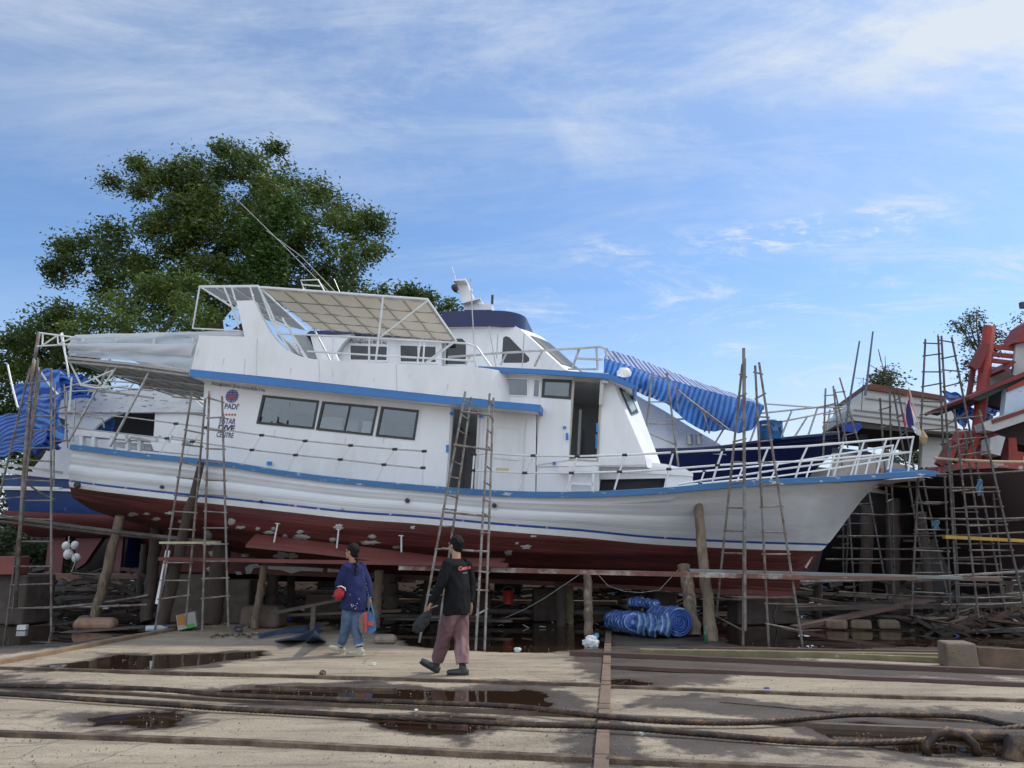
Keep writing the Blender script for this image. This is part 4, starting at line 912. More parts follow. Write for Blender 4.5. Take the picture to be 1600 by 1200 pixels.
def RR(v, a, b_, c=0, d=1):
    k = n.new('ShaderNodeMapRange'); l.new(v, k.inputs[0])
    for i, q_ in enumerate((a, b_, c, d)): k.inputs[i + 1].default_value = q_
    return k.outputs[0]
def MX(f, a, b_, bt='MIX'):
    k = n.new('ShaderNodeMixRGB'); k.blend_type = bt
    for i, q_ in ((0, f), (1, a), (2, b_)):
        if isinstance(q_, (int, float)): k.inputs[i].default_value = q_ if i == 0 else (q_, q_, q_, 1)
        elif isinstance(q_, tuple): k.inputs[i].default_value = (*q_, 1)
        else: l.new(q_, k.inputs[i])
    return k.outputs[0]
f1 = NZ(5, 8, .65); f2 = NZ(1.1, 6, .6, (.6, 1.4, 1), R(9)); grit = NZ(60, 4, .7); streak = NZ(3, 8, .7, (.35, 2.2, 1), R(9))
dry = MX(RR(f2, .38, .62), (.375, .315, .24), (.27, .225, .172)); dry = MX(RR(streak, .52, .68), dry, (.17, .14, .11)); dry = MX(RR(NZ(14, 10, .76), .57, .70), dry, (.11, .088, .07)); dry = MX(RR(NZ(22, 4, .6), .70, .76), dry, (.40, .35, .27))
pdl = MA('ADD', S_.outputs[0], RR(f1, .3, .7, -.05, .05)); dpl = MA('ADD', S_.outputs[1], RR(f1, .3, .7, -.16, .16)); mdl = MA('ADD', S_.outputs[2], RR(f1, .3, .7, -.1, .1))
damp = MX(RR(f2, .4, .6), (.105, .087, .073), (.070, .058, .050)); c = MX(RR(dpl, -.07, .10), dry, damp)
mudc = MX(RR(NZ(2.5), .4, .65), (.030, .022, .017), (.070, .052, .040)); c = MX(RR(mdl, -.05, .25), c, mudc)
c = MX(RR(pdl, -.16, .0), c, (.062, .048, .039)); c = MX(RR(pdl, .0, .02), c, (.026, .016, .010))
gv = RR(grit, .3, .7, .68, 1.34); cb = n.new('ShaderNodeCombineXYZ'); [l.new(gv, cb.inputs[i]) for i in range(3)]
inp = RR(pdl, .0, .02); c2 = MX(1, c, cb.outputs[0], 'MULTIPLY'); c = MX(inp, c2, c)
vo = n.new('ShaderNodeTexVoronoi'); vo.feature = 'DISTANCE_TO_EDGE'; vo.inputs['Scale'].default_value = .55
mv = n.new('ShaderNodeMixRGB'); mv.blend_type = 'ADD'; mv.inputs[0].default_value = .35; l.new(tc.outputs['Object'], mv.inputs[1]); nv = n.new('ShaderNodeTexNoise'); nv.inputs['Scale'].default_value = 2; nv.inputs['Detail'].default_value = 8; l.new(tc.outputs['Object'], nv.inputs[0]); l.new(nv.outputs[1], mv.inputs[2]); l.new(mv.outputs[0], vo.inputs['Vector'])
crk = MA('MULTIPLY', RR(vo.outputs['Distance'], .007, .001), RR(NZ(.5), .45, .6)); c = MX(MA('MULTIPLY', crk, .7), c, (.05, .04, .032))
l.new(c, b.inputs['Base Color'])
ro = MA('MULTIPLY_ADD', RR(dpl, -.02, .1), -.32, .92); ro = MA('SUBTRACT', ro, MA('MULTIPLY', RR(pdl, -.06, .01), .1)); ro = MX(RR(S_.outputs[2], 1.05, 1.9), MX(inp, ro, .015), 1.0); l.new(ro, b.inputs['Roughness']); l.new(MX(RR(S_.outputs[2], 1.05, 1.9), MX(inp, .22, .5), 0.0), b.inputs['Specular IOR Level'])
bp = n.new('ShaderNodeBump'); bp.inputs['Distance'].default_value = .02; l.new(MA('MULTIPLY_ADD', inp, -.95, .95), bp.inputs['Strength'])
l.new(MA('ADD', MA('MULTIPLY', grit, .35), MA('ADD', f1, streak)), bp.inputs['Height']); l.new(bp.outputs[0], b.inputs['Normal'])
ground = fastmesh('ground', v_, q, gm); tag(ground, kind='structure')
at_ = ground.data.attributes.new('gw', 'FLOAT_VECTOR', 'POINT'); at_.data.foreach_set('vector', np.stack([np.clip(pud, -2, 2), np.clip(dmp, -2, 2), np.clip(mud, -2, 2)], -1).reshape(-1).astype(np.float32))

# ---------------- rails, cables, beams on the ground ----------------
RAILM = mat('rail_steel', (.10, .065, .045), .55, .35, 6, metal=.3, bump=.5, bscale=30, col2=(.17, .12, .085), mask=(.45, .6), mscale=3)
RAILT = mat('rail_top', (.12, .088, .064), .5, .3, 6, bump=.3, bscale=30)
def gline(name, pts, w_, h_, M, label, cat, z0=0.0, kind=None, group=None):
    ps = [gr(a, b, z0) for a, b in pts]; mb = MB()
    rows = []
    for i, p in enumerate(ps):
        t = (ps[min(i + 1, len(ps) - 1)] - ps[max(i - 1, 0)]).normalized(); s_ = Vector((-t.y, t.x, 0)) * w_ / 2
        rows.append([Vector((*(p - s_).xy, z0 - .03)), Vector((*(p - s_).xy, z0 + h_)), Vector((*(p + s_).xy, z0 + h_)), Vector((*(p + s_).xy, z0 - .03))])
    mb.grid(rows, closed=True, caps=True); o = mb.build(name, M); tag(o, label, cat, group, kind); return o
gline('slipway_rail', [(-150,1041),(0,1046),(940,1073)], .07, .035, RAILM, 'rusty rail set in the concrete behind the twisted cables, left of the crossing strip', 'rail', 0)
gline('slipway_rail', [(955,1075),(1300,1088),(1750,1101)], .07, .03, RAILM, 'rusty rail set in the concrete behind the cables, right of the crossing strip', 'rail', 0)
gline('slipway_rail', [(-150,1072),(0,1076),(200,1086),(350,1096),(800,1115),(1200,1132),(1540,1146)], .065, .03, RAILT, 'long flat-topped rusty rail running between the two twisted cables', 'rail', 0)
gline('slipway_rail', [(-150,1143),(0,1149),(400,1164),(800,1184),(925,1190)], .08, .035, RAILM, 'nearest rusty rail, left of the crossing strip', 'rail', 0)
gline('slipway_rail', [(948,1191),(1100,1198),(1500,1216)], .08, .035, RAILM, 'nearest rusty rail, right of the crossing strip', 'rail', 0)
gline('slipway_rail', [(1125,1099),(1300,1114),(1550,1132)], .04, .02, RAILM, 'thin rusty rail half sunk in the damp concrete at the looped cable', 'rail', 0)
gline('slipway_rail', [(400,1073),(620,1078)], .04, .02, RAILM, 'short thin rusty rail end at the edge of the long puddle', 'rail', 0)
strip = empty('crossing_strip', 'brown worn timber strip crossing the rails from the tarpaulin rolls', 'strip', gr(946, 1060))
STR = mat('strip_timber', (.17, .115, .085), .8, .3, 4, bump=.6, bscale=20)
ys = [987,1012,1040,1068,1074,1104,1112,1150,1185,1235]
for i in range(len(ys) - 1):
    a, b = ys[i] + .6, ys[i + 1] - .6; xa, xb = 951 - (a - 987) * .052, 951 - (b - 987) * .052; p, q_ = gr(xa, a), gr(xb, b); mb = MB(); mb.bar(p + Vector((0, 0, .005)) - strip.location, q_ + Vector((0, 0, .005)) - strip.location, .105, .05); mb.build('timber_length', STR, strip)
gline('kerb_timber', [(-60,1050),(0,1037),(70,1024),(150,1008),(230,993),(300,980),(370,966)], .12, .05, mat('kerb_wood', (.22, .15, .09), .8, .3, 4, bump=.5), 'brown timber edging between the wet mud and the pale concrete at the left', 'edging')
CAB = mat('wire_rope', (.05, .036, .03), .5, .35, 12, metal=.5, bump=.5, bscale=60, col2=(.14, .085, .05), mask=(.5, .62), mscale=9)
def cable(pts, r_, label):
    ps = [gr(a, b, c) for a, b, c in pts]; n_ = len(ps) - 1; dense = []
    L_ = sum((ps[i + 1] - ps[i]).length for i in range(n_)); N = int(L_ / .018)
    for k in range(N + 1): dense.append(ctrl(ps, k / N))
    mb = MB(); rows = []; dist = 0; M_ = 24
    for i, p in enumerate(dense):
        t = (dense[min(i + 1, N)] - dense[max(i - 1, 0)]).normalized(); up_v = Vector((0, 0, 1)); s_ = t.cross(up_v).normalized(); u2 = s_.cross(t)
        if i: dist += (p - dense[i - 1]).length
        rows.append([p + (s_ * math.cos(a) + u2 * math.sin(a)) * r_ * (.76 + .28 * abs(math.cos(3 * (a - dist * 21)))) for a in [2 * math.pi * k / M_ for k in range(M_)]])
    mb.grid(rows, closed=True, caps=True); o = mb.build('cable', CAB, None, True); tag(o, label, 'cable'); return o
cable([(-160,1069,.07),(0,1071,.07),(225,1076,.1),(350,1086,.08),(500,1092,.06),(660,1098,.06),(800,1104,.06),(920,1117,.06),(1040,1127,.05),(1160,1129,.05),(1260,1122,.06),(1350,1116,.08),(1500,1119,.1),(1570,1132,.12),(1640,1142,.15)], .025, 'far twisted steel cable, bulging into a loop before the puddle')
cable([(-160,1078,.04),(0,1084,.04),(250,1100,.04),(350,1107,.04),(500,1115,.04),(800,1131,.04),(950,1135,.05),(1100,1147,.04),(1275,1160,.04),(1425,1158,.05),(1525,1146,.09),(1600,1136,.15),(1680,1130,.2)], .025, 'near twisted steel cable, curving up to the shackle')
# shackle at the right edge
sh = empty('shackle', 'big rusty iron shackle in the puddle where the cables end', 'shackle', gr(1545, 1184)); o0 = sh.location
mb = MB(); c = gr(1548, 1184) - o0
mb.tube([c + Vector((-.42, .1, -.02)), c + Vector((-.42, .1, .06)), c + Vector((-.34, .1, .14)), c + Vector((-.24, .1, .165)), c + Vector((-.13, .1, .14)), c + Vector((-.05, .1, .06)), c + Vector((-.04, .1, -.02))], .035, 8); mb.build('bow', CAB, sh, True)
mb = MB(); mb.tube([gr(1476, 1148, .11) - o0, gr(1620, 1152, .12) - o0], [.045, .055], 10); mb.tube([c + Vector((.16, -.02, -.02)), c + Vector((.18, .0, .08)), c + Vector((.5, .0, .1))], .09, 10); mb.build('pin', CAB, sh, True, R(40))
# beams on the ground at the right
BEAM = mat('red_brown_beam', (.085, .048, .042), .65, .3, 3, bump=.5, bscale=16, stretch=(.4, 1, 1), mcol3=(.34, .29, .27), mask3=(.66, .7), m3scale=10)
BEAMY = mat('mossy_beam', (.17, .145, .075), .75, .3, 3, bump=.6, bscale=16, mcol3=(.36, .34, .28), mask3=(.62, .68), m3scale=8)
def beam(p, q_, w_, h_, M, label, cat='timber beam', name='timber_beam', group=None, z=0):
    a, b = gr(*p), gr(*q_); a.z = b.z = h_ / 2 + z; mb = MB(); n_ = 14; rows = []
    t = (b - a).normalized(); s_ = t.cross(Vector((0, 0, 1))); rng_ = random.Random(int(p[0] * 7 + p[1]))
    for i in range(n_ + 1):
        c_ = a.lerp(b, i / n_) + s_ * rng_.uniform(-.008, .008) + Vector((0, 0, rng_.uniform(0, .006))); rows.append([c_ - s_ * w_ / 2 - Vector((0, 0, h_ / 2)), c_ - s_ * w_ / 2 + Vector((0, 0, h_ / 2)), c_ + s_ * w_ / 2 + Vector((0, 0, h_ / 2)), c_ + s_ * w_ / 2 - Vector((0, 0, h_ / 2))])
    mb.grid(rows, closed=True, caps=True); o = mb.build(name, M); tag(o, label, cat, group); return o
beam((892,1024), (1760,1062), .11, .06, BEAM, 'long reddish beam lying across the strip in front of the tarpaulin rolls')
beam((955,1045), (1760,1080), .11, .045, BEAM, 'nearest long dark beam on the concrete, parallel to the reddish one')
beam((1000,1023), (1480,1031), .14, .08, BEAMY, 'mossy yellowish beam lying between the reddish beam and the puddle')
beam((1058,1016), (1500,1023), .07, .05, BEAM, 'thin dark batten along the puddle, behind the mossy beam')
beam((1290,1028), (1700,1046), .12, .07, BEAMY, 'pale worn beam running behind the cut timber block')
blk = empty('timber_block', 'big square sawn timber block at the right beside a leaning board', 'block', gr(1512, 1046))
mb = MB(); mb.box((0, .2, .16), (.38, .42, .32), (0, 0, R(-12)), .94); o = mb.build('block', mat('block_wood', (.18, .14, .10), .8, .35, 4, bump=1.0, bscale=18, col2=(.13, .10, .08), mask=(.5, .62)), blk); md = o.modifiers.new('b', 'BEVEL'); md.width = .03; md.segments = 3
mb = MB(); mb.bar(Vector((.22, .12, .14)), Vector((1.6, -.25, .1)), .05, .24); tag(mb.build('board', mat('board_wood', (.14, .09, .06), .75, .3, 4, bump=.6)), 'reddish brown board on edge, behind the beams right of the square block', 'board').location = blk.location
# ---------------- ladders and scaffolding ----------------
def ladder(label, A, B, ts, r_=.021, M=RUST, rr=.015, group='steel pipe ladders', ext=None):
    """A, B: lists of points (polyline stiles); ts: list of (tA,tB) fractions for the rungs"""
    base = (A[0] + B[0]) / 2; base.z = min(A[0].z, B[0].z); e = empty('scaffold_ladder', label, 'ladder', base, group=group)
    def pl(ps, t):
        n_ = len(ps) - 1; k = min(max(t, 0), 1) * n_; i = min(int(k), n_ - 1); return ps[i].lerp(ps[i + 1], k - i)
    for S_l in (A, B): mb = MB(); mb.tube([p - base for p in S_l], r_, 7); mb.build('stile', M, e, True, R(50))
    for t in ts:
        a, b = t if isinstance(t, tuple) else (t, t); p, q_ = pl(A, a) - base, pl(B, b) - base; d = (q_ - p).normalized() * .04; mb = MB(); mb.tube([p - d, q_ + d], rr, 6); mb.build('rung', M, e, True, R(50))
    return e
def ypx(p, ys):  # parameters where a pixel line p=(x0,y0,x1,y1) passes the given rows
    return [(y - p[1]) / (p[3] - p[1]) for y in ys]
def lad(label, a, b, Yb, Yt, ys=None, n=None, Yb2=None, Yt2=None, group='steel pipe ladders', M=RUST, r_=.021, tilt=0):
    """a, b = (xbottom,ybottom,xtop,ytop) in the photograph; Yb/Yt distances of foot and top"""
    A = [at(a[0], a[1], Yb), at(a[2], a[3], Yt)]; B = [at(b[0], b[1], Yb2 or Yb), at(b[2], b[3], Yt2 or Yt)]
    # distance along the real line for a given pixel row
    def par(line, P, y):
        lo, hi = 0., 1.
        for _ in range(24):
            m_ = (lo + hi) / 2; p = P[0].lerp(P[1], m_); rel = p - CAM; fy = rel.y * _cp + rel.z * _sp; uy = -rel.y * _sp + rel.z * _cp; yy = 600 - FPX * uy / fy
            if yy > y: lo = m_
            else: hi = m_
        return lo
    ts = []
    if ys:
        for y in ys:
            ya, yb = y if isinstance(y, tuple) else (y, y); ts.append((par(a, A, ya), par(b, B, yb)))
    else:
        for k in range(n): t = .08 + .87 * k / (n - 1); ts.append((t, t + .008 * ((k * 7) % 5 - 2)))
    return ladder(label, A, B, ts, M=M, group=group, r_=r_)
Yg = lambda px, py: gr(px, py).y
# stern group, left
lad('tall pale-worn ladder with wide rungs at the left end of the white boat', (10,977,64,574), (80,1000,80,575), 16.4, 14.9, [(596,594),(620,620),(650,650),(672,672),(700,700),(719,721),(750,752),(782,782),(810,812),(846,846),(885,885),(914,912),(950,950)], Yb2=15.2, Yt2=14.6)
lad('leaning ladder cut by the left edge of the picture, in front of the blue tarpaulin', (-14,830,47,575), (20,960,60,560), 16.2, 15.4, [(600,598),(628,626),(660,656),(690,686),(720,716),(750,746),(780,776),(810,806)])
lad('short narrow ladder end standing against the stern of the white boat', (84,760,86,598), (106,700,100,600), 15.0, 15.0, [(620,612),(640,636),(668,664),(690,688)], r_=.014)
pole = empty('scaffold_pole', 'tall rusty pole with a white truss arm on top at the far left', 'pole', at(20, 960, 16.5)); mb = MB(); pb = pole.location.copy()
mb.tube([at(p[0], p[1], 15.6) - pb for p in [(24,950),(36,760),(42,680),(51,580),(54,560)]], .038, 8); mb.tube([at(54, 562, 15.6) - pb, at(61, 520, 15.6) - pb], .035, 8); mb.build('pole', RUST, pole, True)
mb = MB()
for s_ in [((61,520),(115,527)), ((58,541),(108,538)), ((67,522),(66,540)), ((66,540),(90,524)), ((90,524),(91,540)), ((91,538),(113,528)), ((95,521),(108,585))]: mb.tube([at(*s_[0], 15.5) - pb, at(*s_[1], 15.5) - pb], .018, 6)
mb.build('truss_arm', WPIPE, pole)
# second group
lad('ladder with its foot left of the timber prop, under the stern lettering', (242,986,300,612), (290,977,321,622), 15.1, 14.3, [(646,649),(672,677),(695,698),(722,728),(746,749),(774,777),(799,801),(826,828),(850,852),(879,879),(907,907),(936,930)])
lad('ladder right of the timber prop, beside the globe emblem', (316,987,327,611), (357,981,347,619), 14.6, 14.2, [(622,628),(653,652),(671,674),(701,702),(721,724),(750,751),(773,775),(799,801),(825,825),(851,850),(877,877),(904,903),(935,931)])
# door group
lad('narrow ladder left of the open cabin door, its foot behind the man', (655,1004,727,612), (682,1010,736,621), 12.9, 13.6, [(625,630),(648,655),(672,679),(694,700),(720,727),(745,748),(773,778),(795,797),(822,823),(858,858),(890,893),(930,930),(965,965)], Yb2=13.4, Yt2=14.0)
lad('narrow ladder right of the open cabin door, standing in the puddle', (743,1016,765,615), (757,1018,771,622), 12.55, 13.6, [(627,634),(648,655),(672,678),(697,702),(727,734),(753,759),(781,783),(801,807),(832,833),(861,862),(893,895),(922,923),(960,953)], Yb2=12.6, Yt2=14.0)
for i, (p, q_, lb) in enumerate([((720,643),(767,649),'upper crossbar pipe lashed between the two door ladders'), ((708,695),(768,703),'crossbar pipe lashed between the door ladders at rail height'), ((695,800),(766,807),'crossbar pipe lashed between the door ladders over the white hull'), ((690,857),(765,863),'pale flat crossbar tied between the door ladders over the red hull')]):
    mb = MB(); a, b = at(*p, 13.15), at(*q_, 13.15); mb.tube([Vector(), b - a], .02, 7); o = mb.build('crossbar', RUST); o.location = a; tag(o, lb, 'pipe')
# bow group
lad('left ladder of the pair standing before the bow', (1119,963,1160,569), (1161,1010,1164,560), 14.1, 13.0, [(586,588),(620,616),(654,654),(690,686),(722,722),(756,753),(793,794),(829,830),(864,865),(900,903),(936,937),(980,985)], Yb2=13.3)
lad('right ladder of the pair standing before the bow', (1201,1007,1180,571), (1254,1010,1186,566), 13.5, 13.0, [(582,584),(622,616),(651,652),(690,688),(722,723),(759,756),(792,791),(831,832),(866,866),(900,905),(943,944),(975,985)], Yb2=13.3)
mb = MB(); a, b = at(1164, 985, 13.2), at(1162, 544, 12.9); mb.tube([Vector(), b - a], .028, 8); o = mb.build('scaffold_pipe', RUST); o.location = a; tag(o, 'thick upright pipe tied between the two bow ladders', 'pipe')
# behind the fore deck
lad('narrow ladder standing beyond the wheelhouse, in front of the striped tarpaulin', (1009,675,1019,583), (1060,729,1042,583), 17.8, 18.0, [(590,590),(628,628),(662,663),(693,695)], r_=.026)
lad('left leg ladder seen over the navy bow', (1286,720,1290,607), (1316,730,1302,603), 19.5, 19.5, [(618,617),(634,630),(648,645),(660,658),(676,675),(692,692),(712,712)], r_=.024)
lad('thin ladder leaning right over the navy bow tip', (1325,700,1304,608), (1350,720,1312,590), 20, 20, [(613,612),(632,628),(655,650),(680,676)], r_=.022)
# right-hand forest of scaffolding
RG = 'scaffold ladders round the wooden boats'
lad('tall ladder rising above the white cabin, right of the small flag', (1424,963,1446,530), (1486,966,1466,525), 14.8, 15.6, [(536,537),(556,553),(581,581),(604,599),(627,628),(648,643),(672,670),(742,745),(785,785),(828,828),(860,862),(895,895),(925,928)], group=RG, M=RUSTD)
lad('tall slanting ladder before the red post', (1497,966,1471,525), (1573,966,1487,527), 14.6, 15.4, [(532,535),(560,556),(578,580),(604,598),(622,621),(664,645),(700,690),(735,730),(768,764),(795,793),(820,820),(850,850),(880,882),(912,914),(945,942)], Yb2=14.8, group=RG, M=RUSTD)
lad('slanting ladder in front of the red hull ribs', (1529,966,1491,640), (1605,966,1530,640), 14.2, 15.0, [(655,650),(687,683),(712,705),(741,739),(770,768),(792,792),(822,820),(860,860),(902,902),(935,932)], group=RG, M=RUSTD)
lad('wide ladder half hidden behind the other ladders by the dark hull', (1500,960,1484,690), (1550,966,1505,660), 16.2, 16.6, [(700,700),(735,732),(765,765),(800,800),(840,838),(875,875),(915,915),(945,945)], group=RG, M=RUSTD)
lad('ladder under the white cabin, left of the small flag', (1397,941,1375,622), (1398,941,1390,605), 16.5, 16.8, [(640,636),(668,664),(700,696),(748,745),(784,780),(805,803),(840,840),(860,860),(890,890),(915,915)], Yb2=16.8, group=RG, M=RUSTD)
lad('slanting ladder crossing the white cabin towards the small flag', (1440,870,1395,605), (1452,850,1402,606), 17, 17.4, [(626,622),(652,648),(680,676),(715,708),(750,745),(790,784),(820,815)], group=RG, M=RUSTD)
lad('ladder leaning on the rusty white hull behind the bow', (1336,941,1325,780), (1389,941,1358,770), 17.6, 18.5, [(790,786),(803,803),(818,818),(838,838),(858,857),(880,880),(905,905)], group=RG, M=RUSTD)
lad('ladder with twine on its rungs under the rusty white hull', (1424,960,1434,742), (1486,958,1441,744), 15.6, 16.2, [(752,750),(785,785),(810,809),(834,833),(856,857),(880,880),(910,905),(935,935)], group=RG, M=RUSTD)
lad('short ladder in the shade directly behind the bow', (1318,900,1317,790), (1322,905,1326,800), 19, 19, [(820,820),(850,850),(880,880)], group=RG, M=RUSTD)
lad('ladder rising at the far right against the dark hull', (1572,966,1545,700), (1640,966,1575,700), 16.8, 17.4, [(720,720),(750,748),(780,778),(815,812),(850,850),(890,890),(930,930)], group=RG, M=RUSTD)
# horizontal poles and planks on the scaffolds
def spole(p, Yp, q_, Yq, r_, M, label, name='scaffold_pole', cat='pole', flatb=None):
    a, b = at(*p, Yp), at(*q_, Yq); mb = MB()
    if flatb: mb.bar(Vector(), b - a, flatb[0], flatb[1])
    else:
        n_ = 8; mb.tube([(b - a) * (k / n_) + Vector((0, 0, -.03 * math.sin(math.pi * k / n_))) for k in range(n_ + 1)], r_, 7)
    o = mb.build(name, M); o.location = a; tag(o, label, cat); return o
spole((255,873), 15.3, (791,883), 13.5, 0, REDP, 'long red plank on the scaffold below the bilge plank', 'scaffold_plank', 'plank', (.28, .065))
spole((625,887), 14.0, (1258,902), 13.15, 0, mat('worn_plank', (.17, .075, .06), .7, .3, 3, bump=.5, mcol3=(.40, .37, .34), mask3=(.52, .62), m3scale=1.6), 'long worn brown plank with a whitish patch, behind the man', 'scaffold_plank', 'plank', (.2, .075))
spole((1076,891), 13.6, (1500,903), 13.4, 0, mat('grey_plank', (.17, .19, .19), .6, .2, 3, bump=.4), 'long grey plank running past the bow to the right', 'scaffold_plank', 'plank', (.2, .05))
spole((1255,902), 13.3, (1560,905), 13.5, 0, WOODB, 'long brown plank at the bow end of the scaffold', 'scaffold_plank', 'plank', (.16, .06))
spole((1250,909), 14.2, (1600,893), 14.6, .028, RUST, 'grey pipe under the planks, running right from the bow')
spole((-20,804), 17, (345,849), 15.2, .045, WOODG, 'long weathered pole crossing the left scaffolds below the hull')
spole((-20,812), 17.4, (300,846), 16.0, .03, WOODG, 'thin second pole beneath the long weathered pole at the left')
spole((-20,720), 17, (92,738), 16.2, 0, mat('pale_plank', (.42, .42, .40), .7, .2, 3), 'pale grey plank on the left scaffold beside the stern', 'scaffold_plank', 'plank', (.2, .05))
spole((-20,761), 17, (95,763), 16.4, 0, WPIPE, 'white batten across the left scaffold at the waterline', 'scaffold_plank', 'plank', (.08, .05))
spole((42,755), 16, (86,781), 15.4, .02, WOODG, 'short diagonal brace on the left scaffold')
spole((60,575), 15.8, (92,618), 15.2, .02, WPIPE, 'white diagonal brace high on the left scaffold')
spole((12,570), 16.8, (28,637), 16.6, .02, WPIPE, 'thin white pipe leaning at the left edge above the tarpaulin')
spole((-20,948), 17, (230,945), 16.3, .025, RUST, 'low rusty pipe just above the water at the left')
spole((78,950), 16.4, (232,930), 17.0, .025, RUST, 'rusty pipe rising to the right behind the leaning prop')
spole((253,848), 14.9, (340,848), 14.6, 0, mat('yellow_plank', (.42, .36, .24), .7, .25, 4), 'short pale plank laid across the ladder rungs', 'scaffold_plank', 'plank', (.16, .04))
spole((1460,716), 15, (1640,722), 15.2, .03, mat('bamboo', (.35, .28, .17), .6, .2, 4), 'pale bamboo pole in front of the red ribs')
spole((1475,839), 14.8, (1640,847), 14.8, 0, mat('yellow_timber', (.42, .26, .05), .6, .2, 4), 'yellow plank across the scaffold at the right edge', 'scaffold_plank', 'plank', (.12, .06))
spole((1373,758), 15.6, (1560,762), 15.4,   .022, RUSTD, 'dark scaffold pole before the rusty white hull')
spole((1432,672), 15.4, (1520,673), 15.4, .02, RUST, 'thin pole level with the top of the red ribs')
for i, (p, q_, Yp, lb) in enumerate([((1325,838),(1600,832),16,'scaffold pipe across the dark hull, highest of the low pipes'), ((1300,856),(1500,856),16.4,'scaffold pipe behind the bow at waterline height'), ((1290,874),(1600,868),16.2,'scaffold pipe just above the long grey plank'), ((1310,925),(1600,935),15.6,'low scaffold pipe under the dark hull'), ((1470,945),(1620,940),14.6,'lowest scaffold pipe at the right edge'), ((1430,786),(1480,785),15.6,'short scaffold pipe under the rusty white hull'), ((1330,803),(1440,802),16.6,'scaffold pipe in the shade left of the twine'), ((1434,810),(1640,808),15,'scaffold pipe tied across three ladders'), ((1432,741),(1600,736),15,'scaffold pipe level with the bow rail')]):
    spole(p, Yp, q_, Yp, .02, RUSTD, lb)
# ---------------- timber props and blocks ----------------
def prop(p, Yp, q_, Yq, r0, r1, M, label, name='timber_prop', n_=14):
    a = at(*p, Yp); a.z = min(a.z, .02); b = at(*q_, Yq); e = tag(bpy.data.objects.new(name, None), label, 'prop'); mb = MB(); rg = random.Random(int(p[0])); pts, rs = [], []
    for k in range(n_ + 1):
        t = k / n_; pts.append((b - a) * t + Vector((rg.uniform(-1, 1), rg.uniform(-1, 1), 0)) * r0 * .16); rs.append(lerp(r0, r1, t) * rg.uniform(.92, 1.08))
    mb.tube(pts, rs, 10); bpy.data.objects.remove(e); o = mb.build(name, M, None, True, R(50)); o.location = a; tag(o, label, 'prop'); return o
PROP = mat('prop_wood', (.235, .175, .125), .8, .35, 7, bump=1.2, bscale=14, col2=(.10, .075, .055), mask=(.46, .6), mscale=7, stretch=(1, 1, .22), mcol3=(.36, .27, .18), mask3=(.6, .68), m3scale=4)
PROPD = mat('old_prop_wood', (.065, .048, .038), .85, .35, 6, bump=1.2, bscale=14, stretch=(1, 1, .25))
prop((1113,1003), 13.7, (1088,764), 14.4, .115, .075, PROP, 'tall round timber prop against the fore part of the white hull')
prop((1087,992), 14.3, (1068,884), 14.9, .11, .12, PROP, 'thick short timber prop beside the rolled tarpaulin')
prop((920,990), 14.2, (918,896), 14.9, .085, .08, PROP, 'upright timber prop standing in the puddle left of the rolled tarpaulins')
prop((398,968), 15.6, (413,884), 15.5, .08, .07, PROP, 'leaning timber prop resting by a stone block, under the bilge plank')
prop((586,972), 15.4, (593,891), 15.6, .10, .09, PROP, 'brown timber prop right behind the woman')
prop((148,962), 16.6, (188,806), 16.4, .10, .10, PROP, 'leaning timber prop on a log under the stern')
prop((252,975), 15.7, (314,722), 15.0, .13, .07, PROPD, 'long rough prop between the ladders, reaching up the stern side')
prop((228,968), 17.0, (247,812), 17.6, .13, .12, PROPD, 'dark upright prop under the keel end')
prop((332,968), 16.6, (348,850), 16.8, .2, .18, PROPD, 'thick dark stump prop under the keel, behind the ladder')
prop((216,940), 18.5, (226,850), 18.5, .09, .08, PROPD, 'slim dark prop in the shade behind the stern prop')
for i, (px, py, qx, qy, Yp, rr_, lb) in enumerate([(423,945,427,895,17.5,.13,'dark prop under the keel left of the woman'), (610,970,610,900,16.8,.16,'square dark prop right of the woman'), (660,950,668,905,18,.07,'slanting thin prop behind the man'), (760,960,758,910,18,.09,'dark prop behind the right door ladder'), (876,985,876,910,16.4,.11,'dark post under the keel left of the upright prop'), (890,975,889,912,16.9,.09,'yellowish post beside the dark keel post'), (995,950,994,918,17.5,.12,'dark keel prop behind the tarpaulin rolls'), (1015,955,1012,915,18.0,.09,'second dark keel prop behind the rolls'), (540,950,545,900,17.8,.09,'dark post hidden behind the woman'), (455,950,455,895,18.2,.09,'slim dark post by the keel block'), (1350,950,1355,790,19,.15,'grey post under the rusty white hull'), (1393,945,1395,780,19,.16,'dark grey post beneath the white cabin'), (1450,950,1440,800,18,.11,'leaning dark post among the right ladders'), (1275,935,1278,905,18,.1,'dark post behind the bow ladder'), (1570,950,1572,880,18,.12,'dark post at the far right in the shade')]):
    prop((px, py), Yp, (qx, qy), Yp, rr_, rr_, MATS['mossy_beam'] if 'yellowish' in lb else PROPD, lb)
def block(px, py, Yp, dims, M, label, name='keel_block', cat='block', rz=0, bev=.04):
    p = at(px, py, Yp); p.z = 0; mb = MB(); mb.box((0, 0, dims[2] / 2), dims, None, .93); o = mb.build(name, M); o.location = p; o.rotation_euler = (0, 0, rz); md = o.modifiers.new('b', 'BEVEL'); md.width = bev; md.segments = 3; tag(o, label, cat); return o
STONE = mat('stone_block', (.12, .085, .068), .85, .35, 5, bump=1.0, bscale=12)
block(412, 965, 16.0, (.85, .5, .42), STONE, 'brown rounded block at the foot of the leaning prop', rz=R(-8), bev=.09)
block(150, 972, 15.6, (.8, .35, .22), mat('log_wood', (.26, .16, .11), .8, .3, 5, bump=1.0), 'short red-brown log lying in the water under the leaning prop', 'log', 'log', R(5), .1)
block(132, 968, 15.9, (.28, .28, .24), STONE, 'small round stone by the red-brown log', 'stone', 'stone', 0, .1)
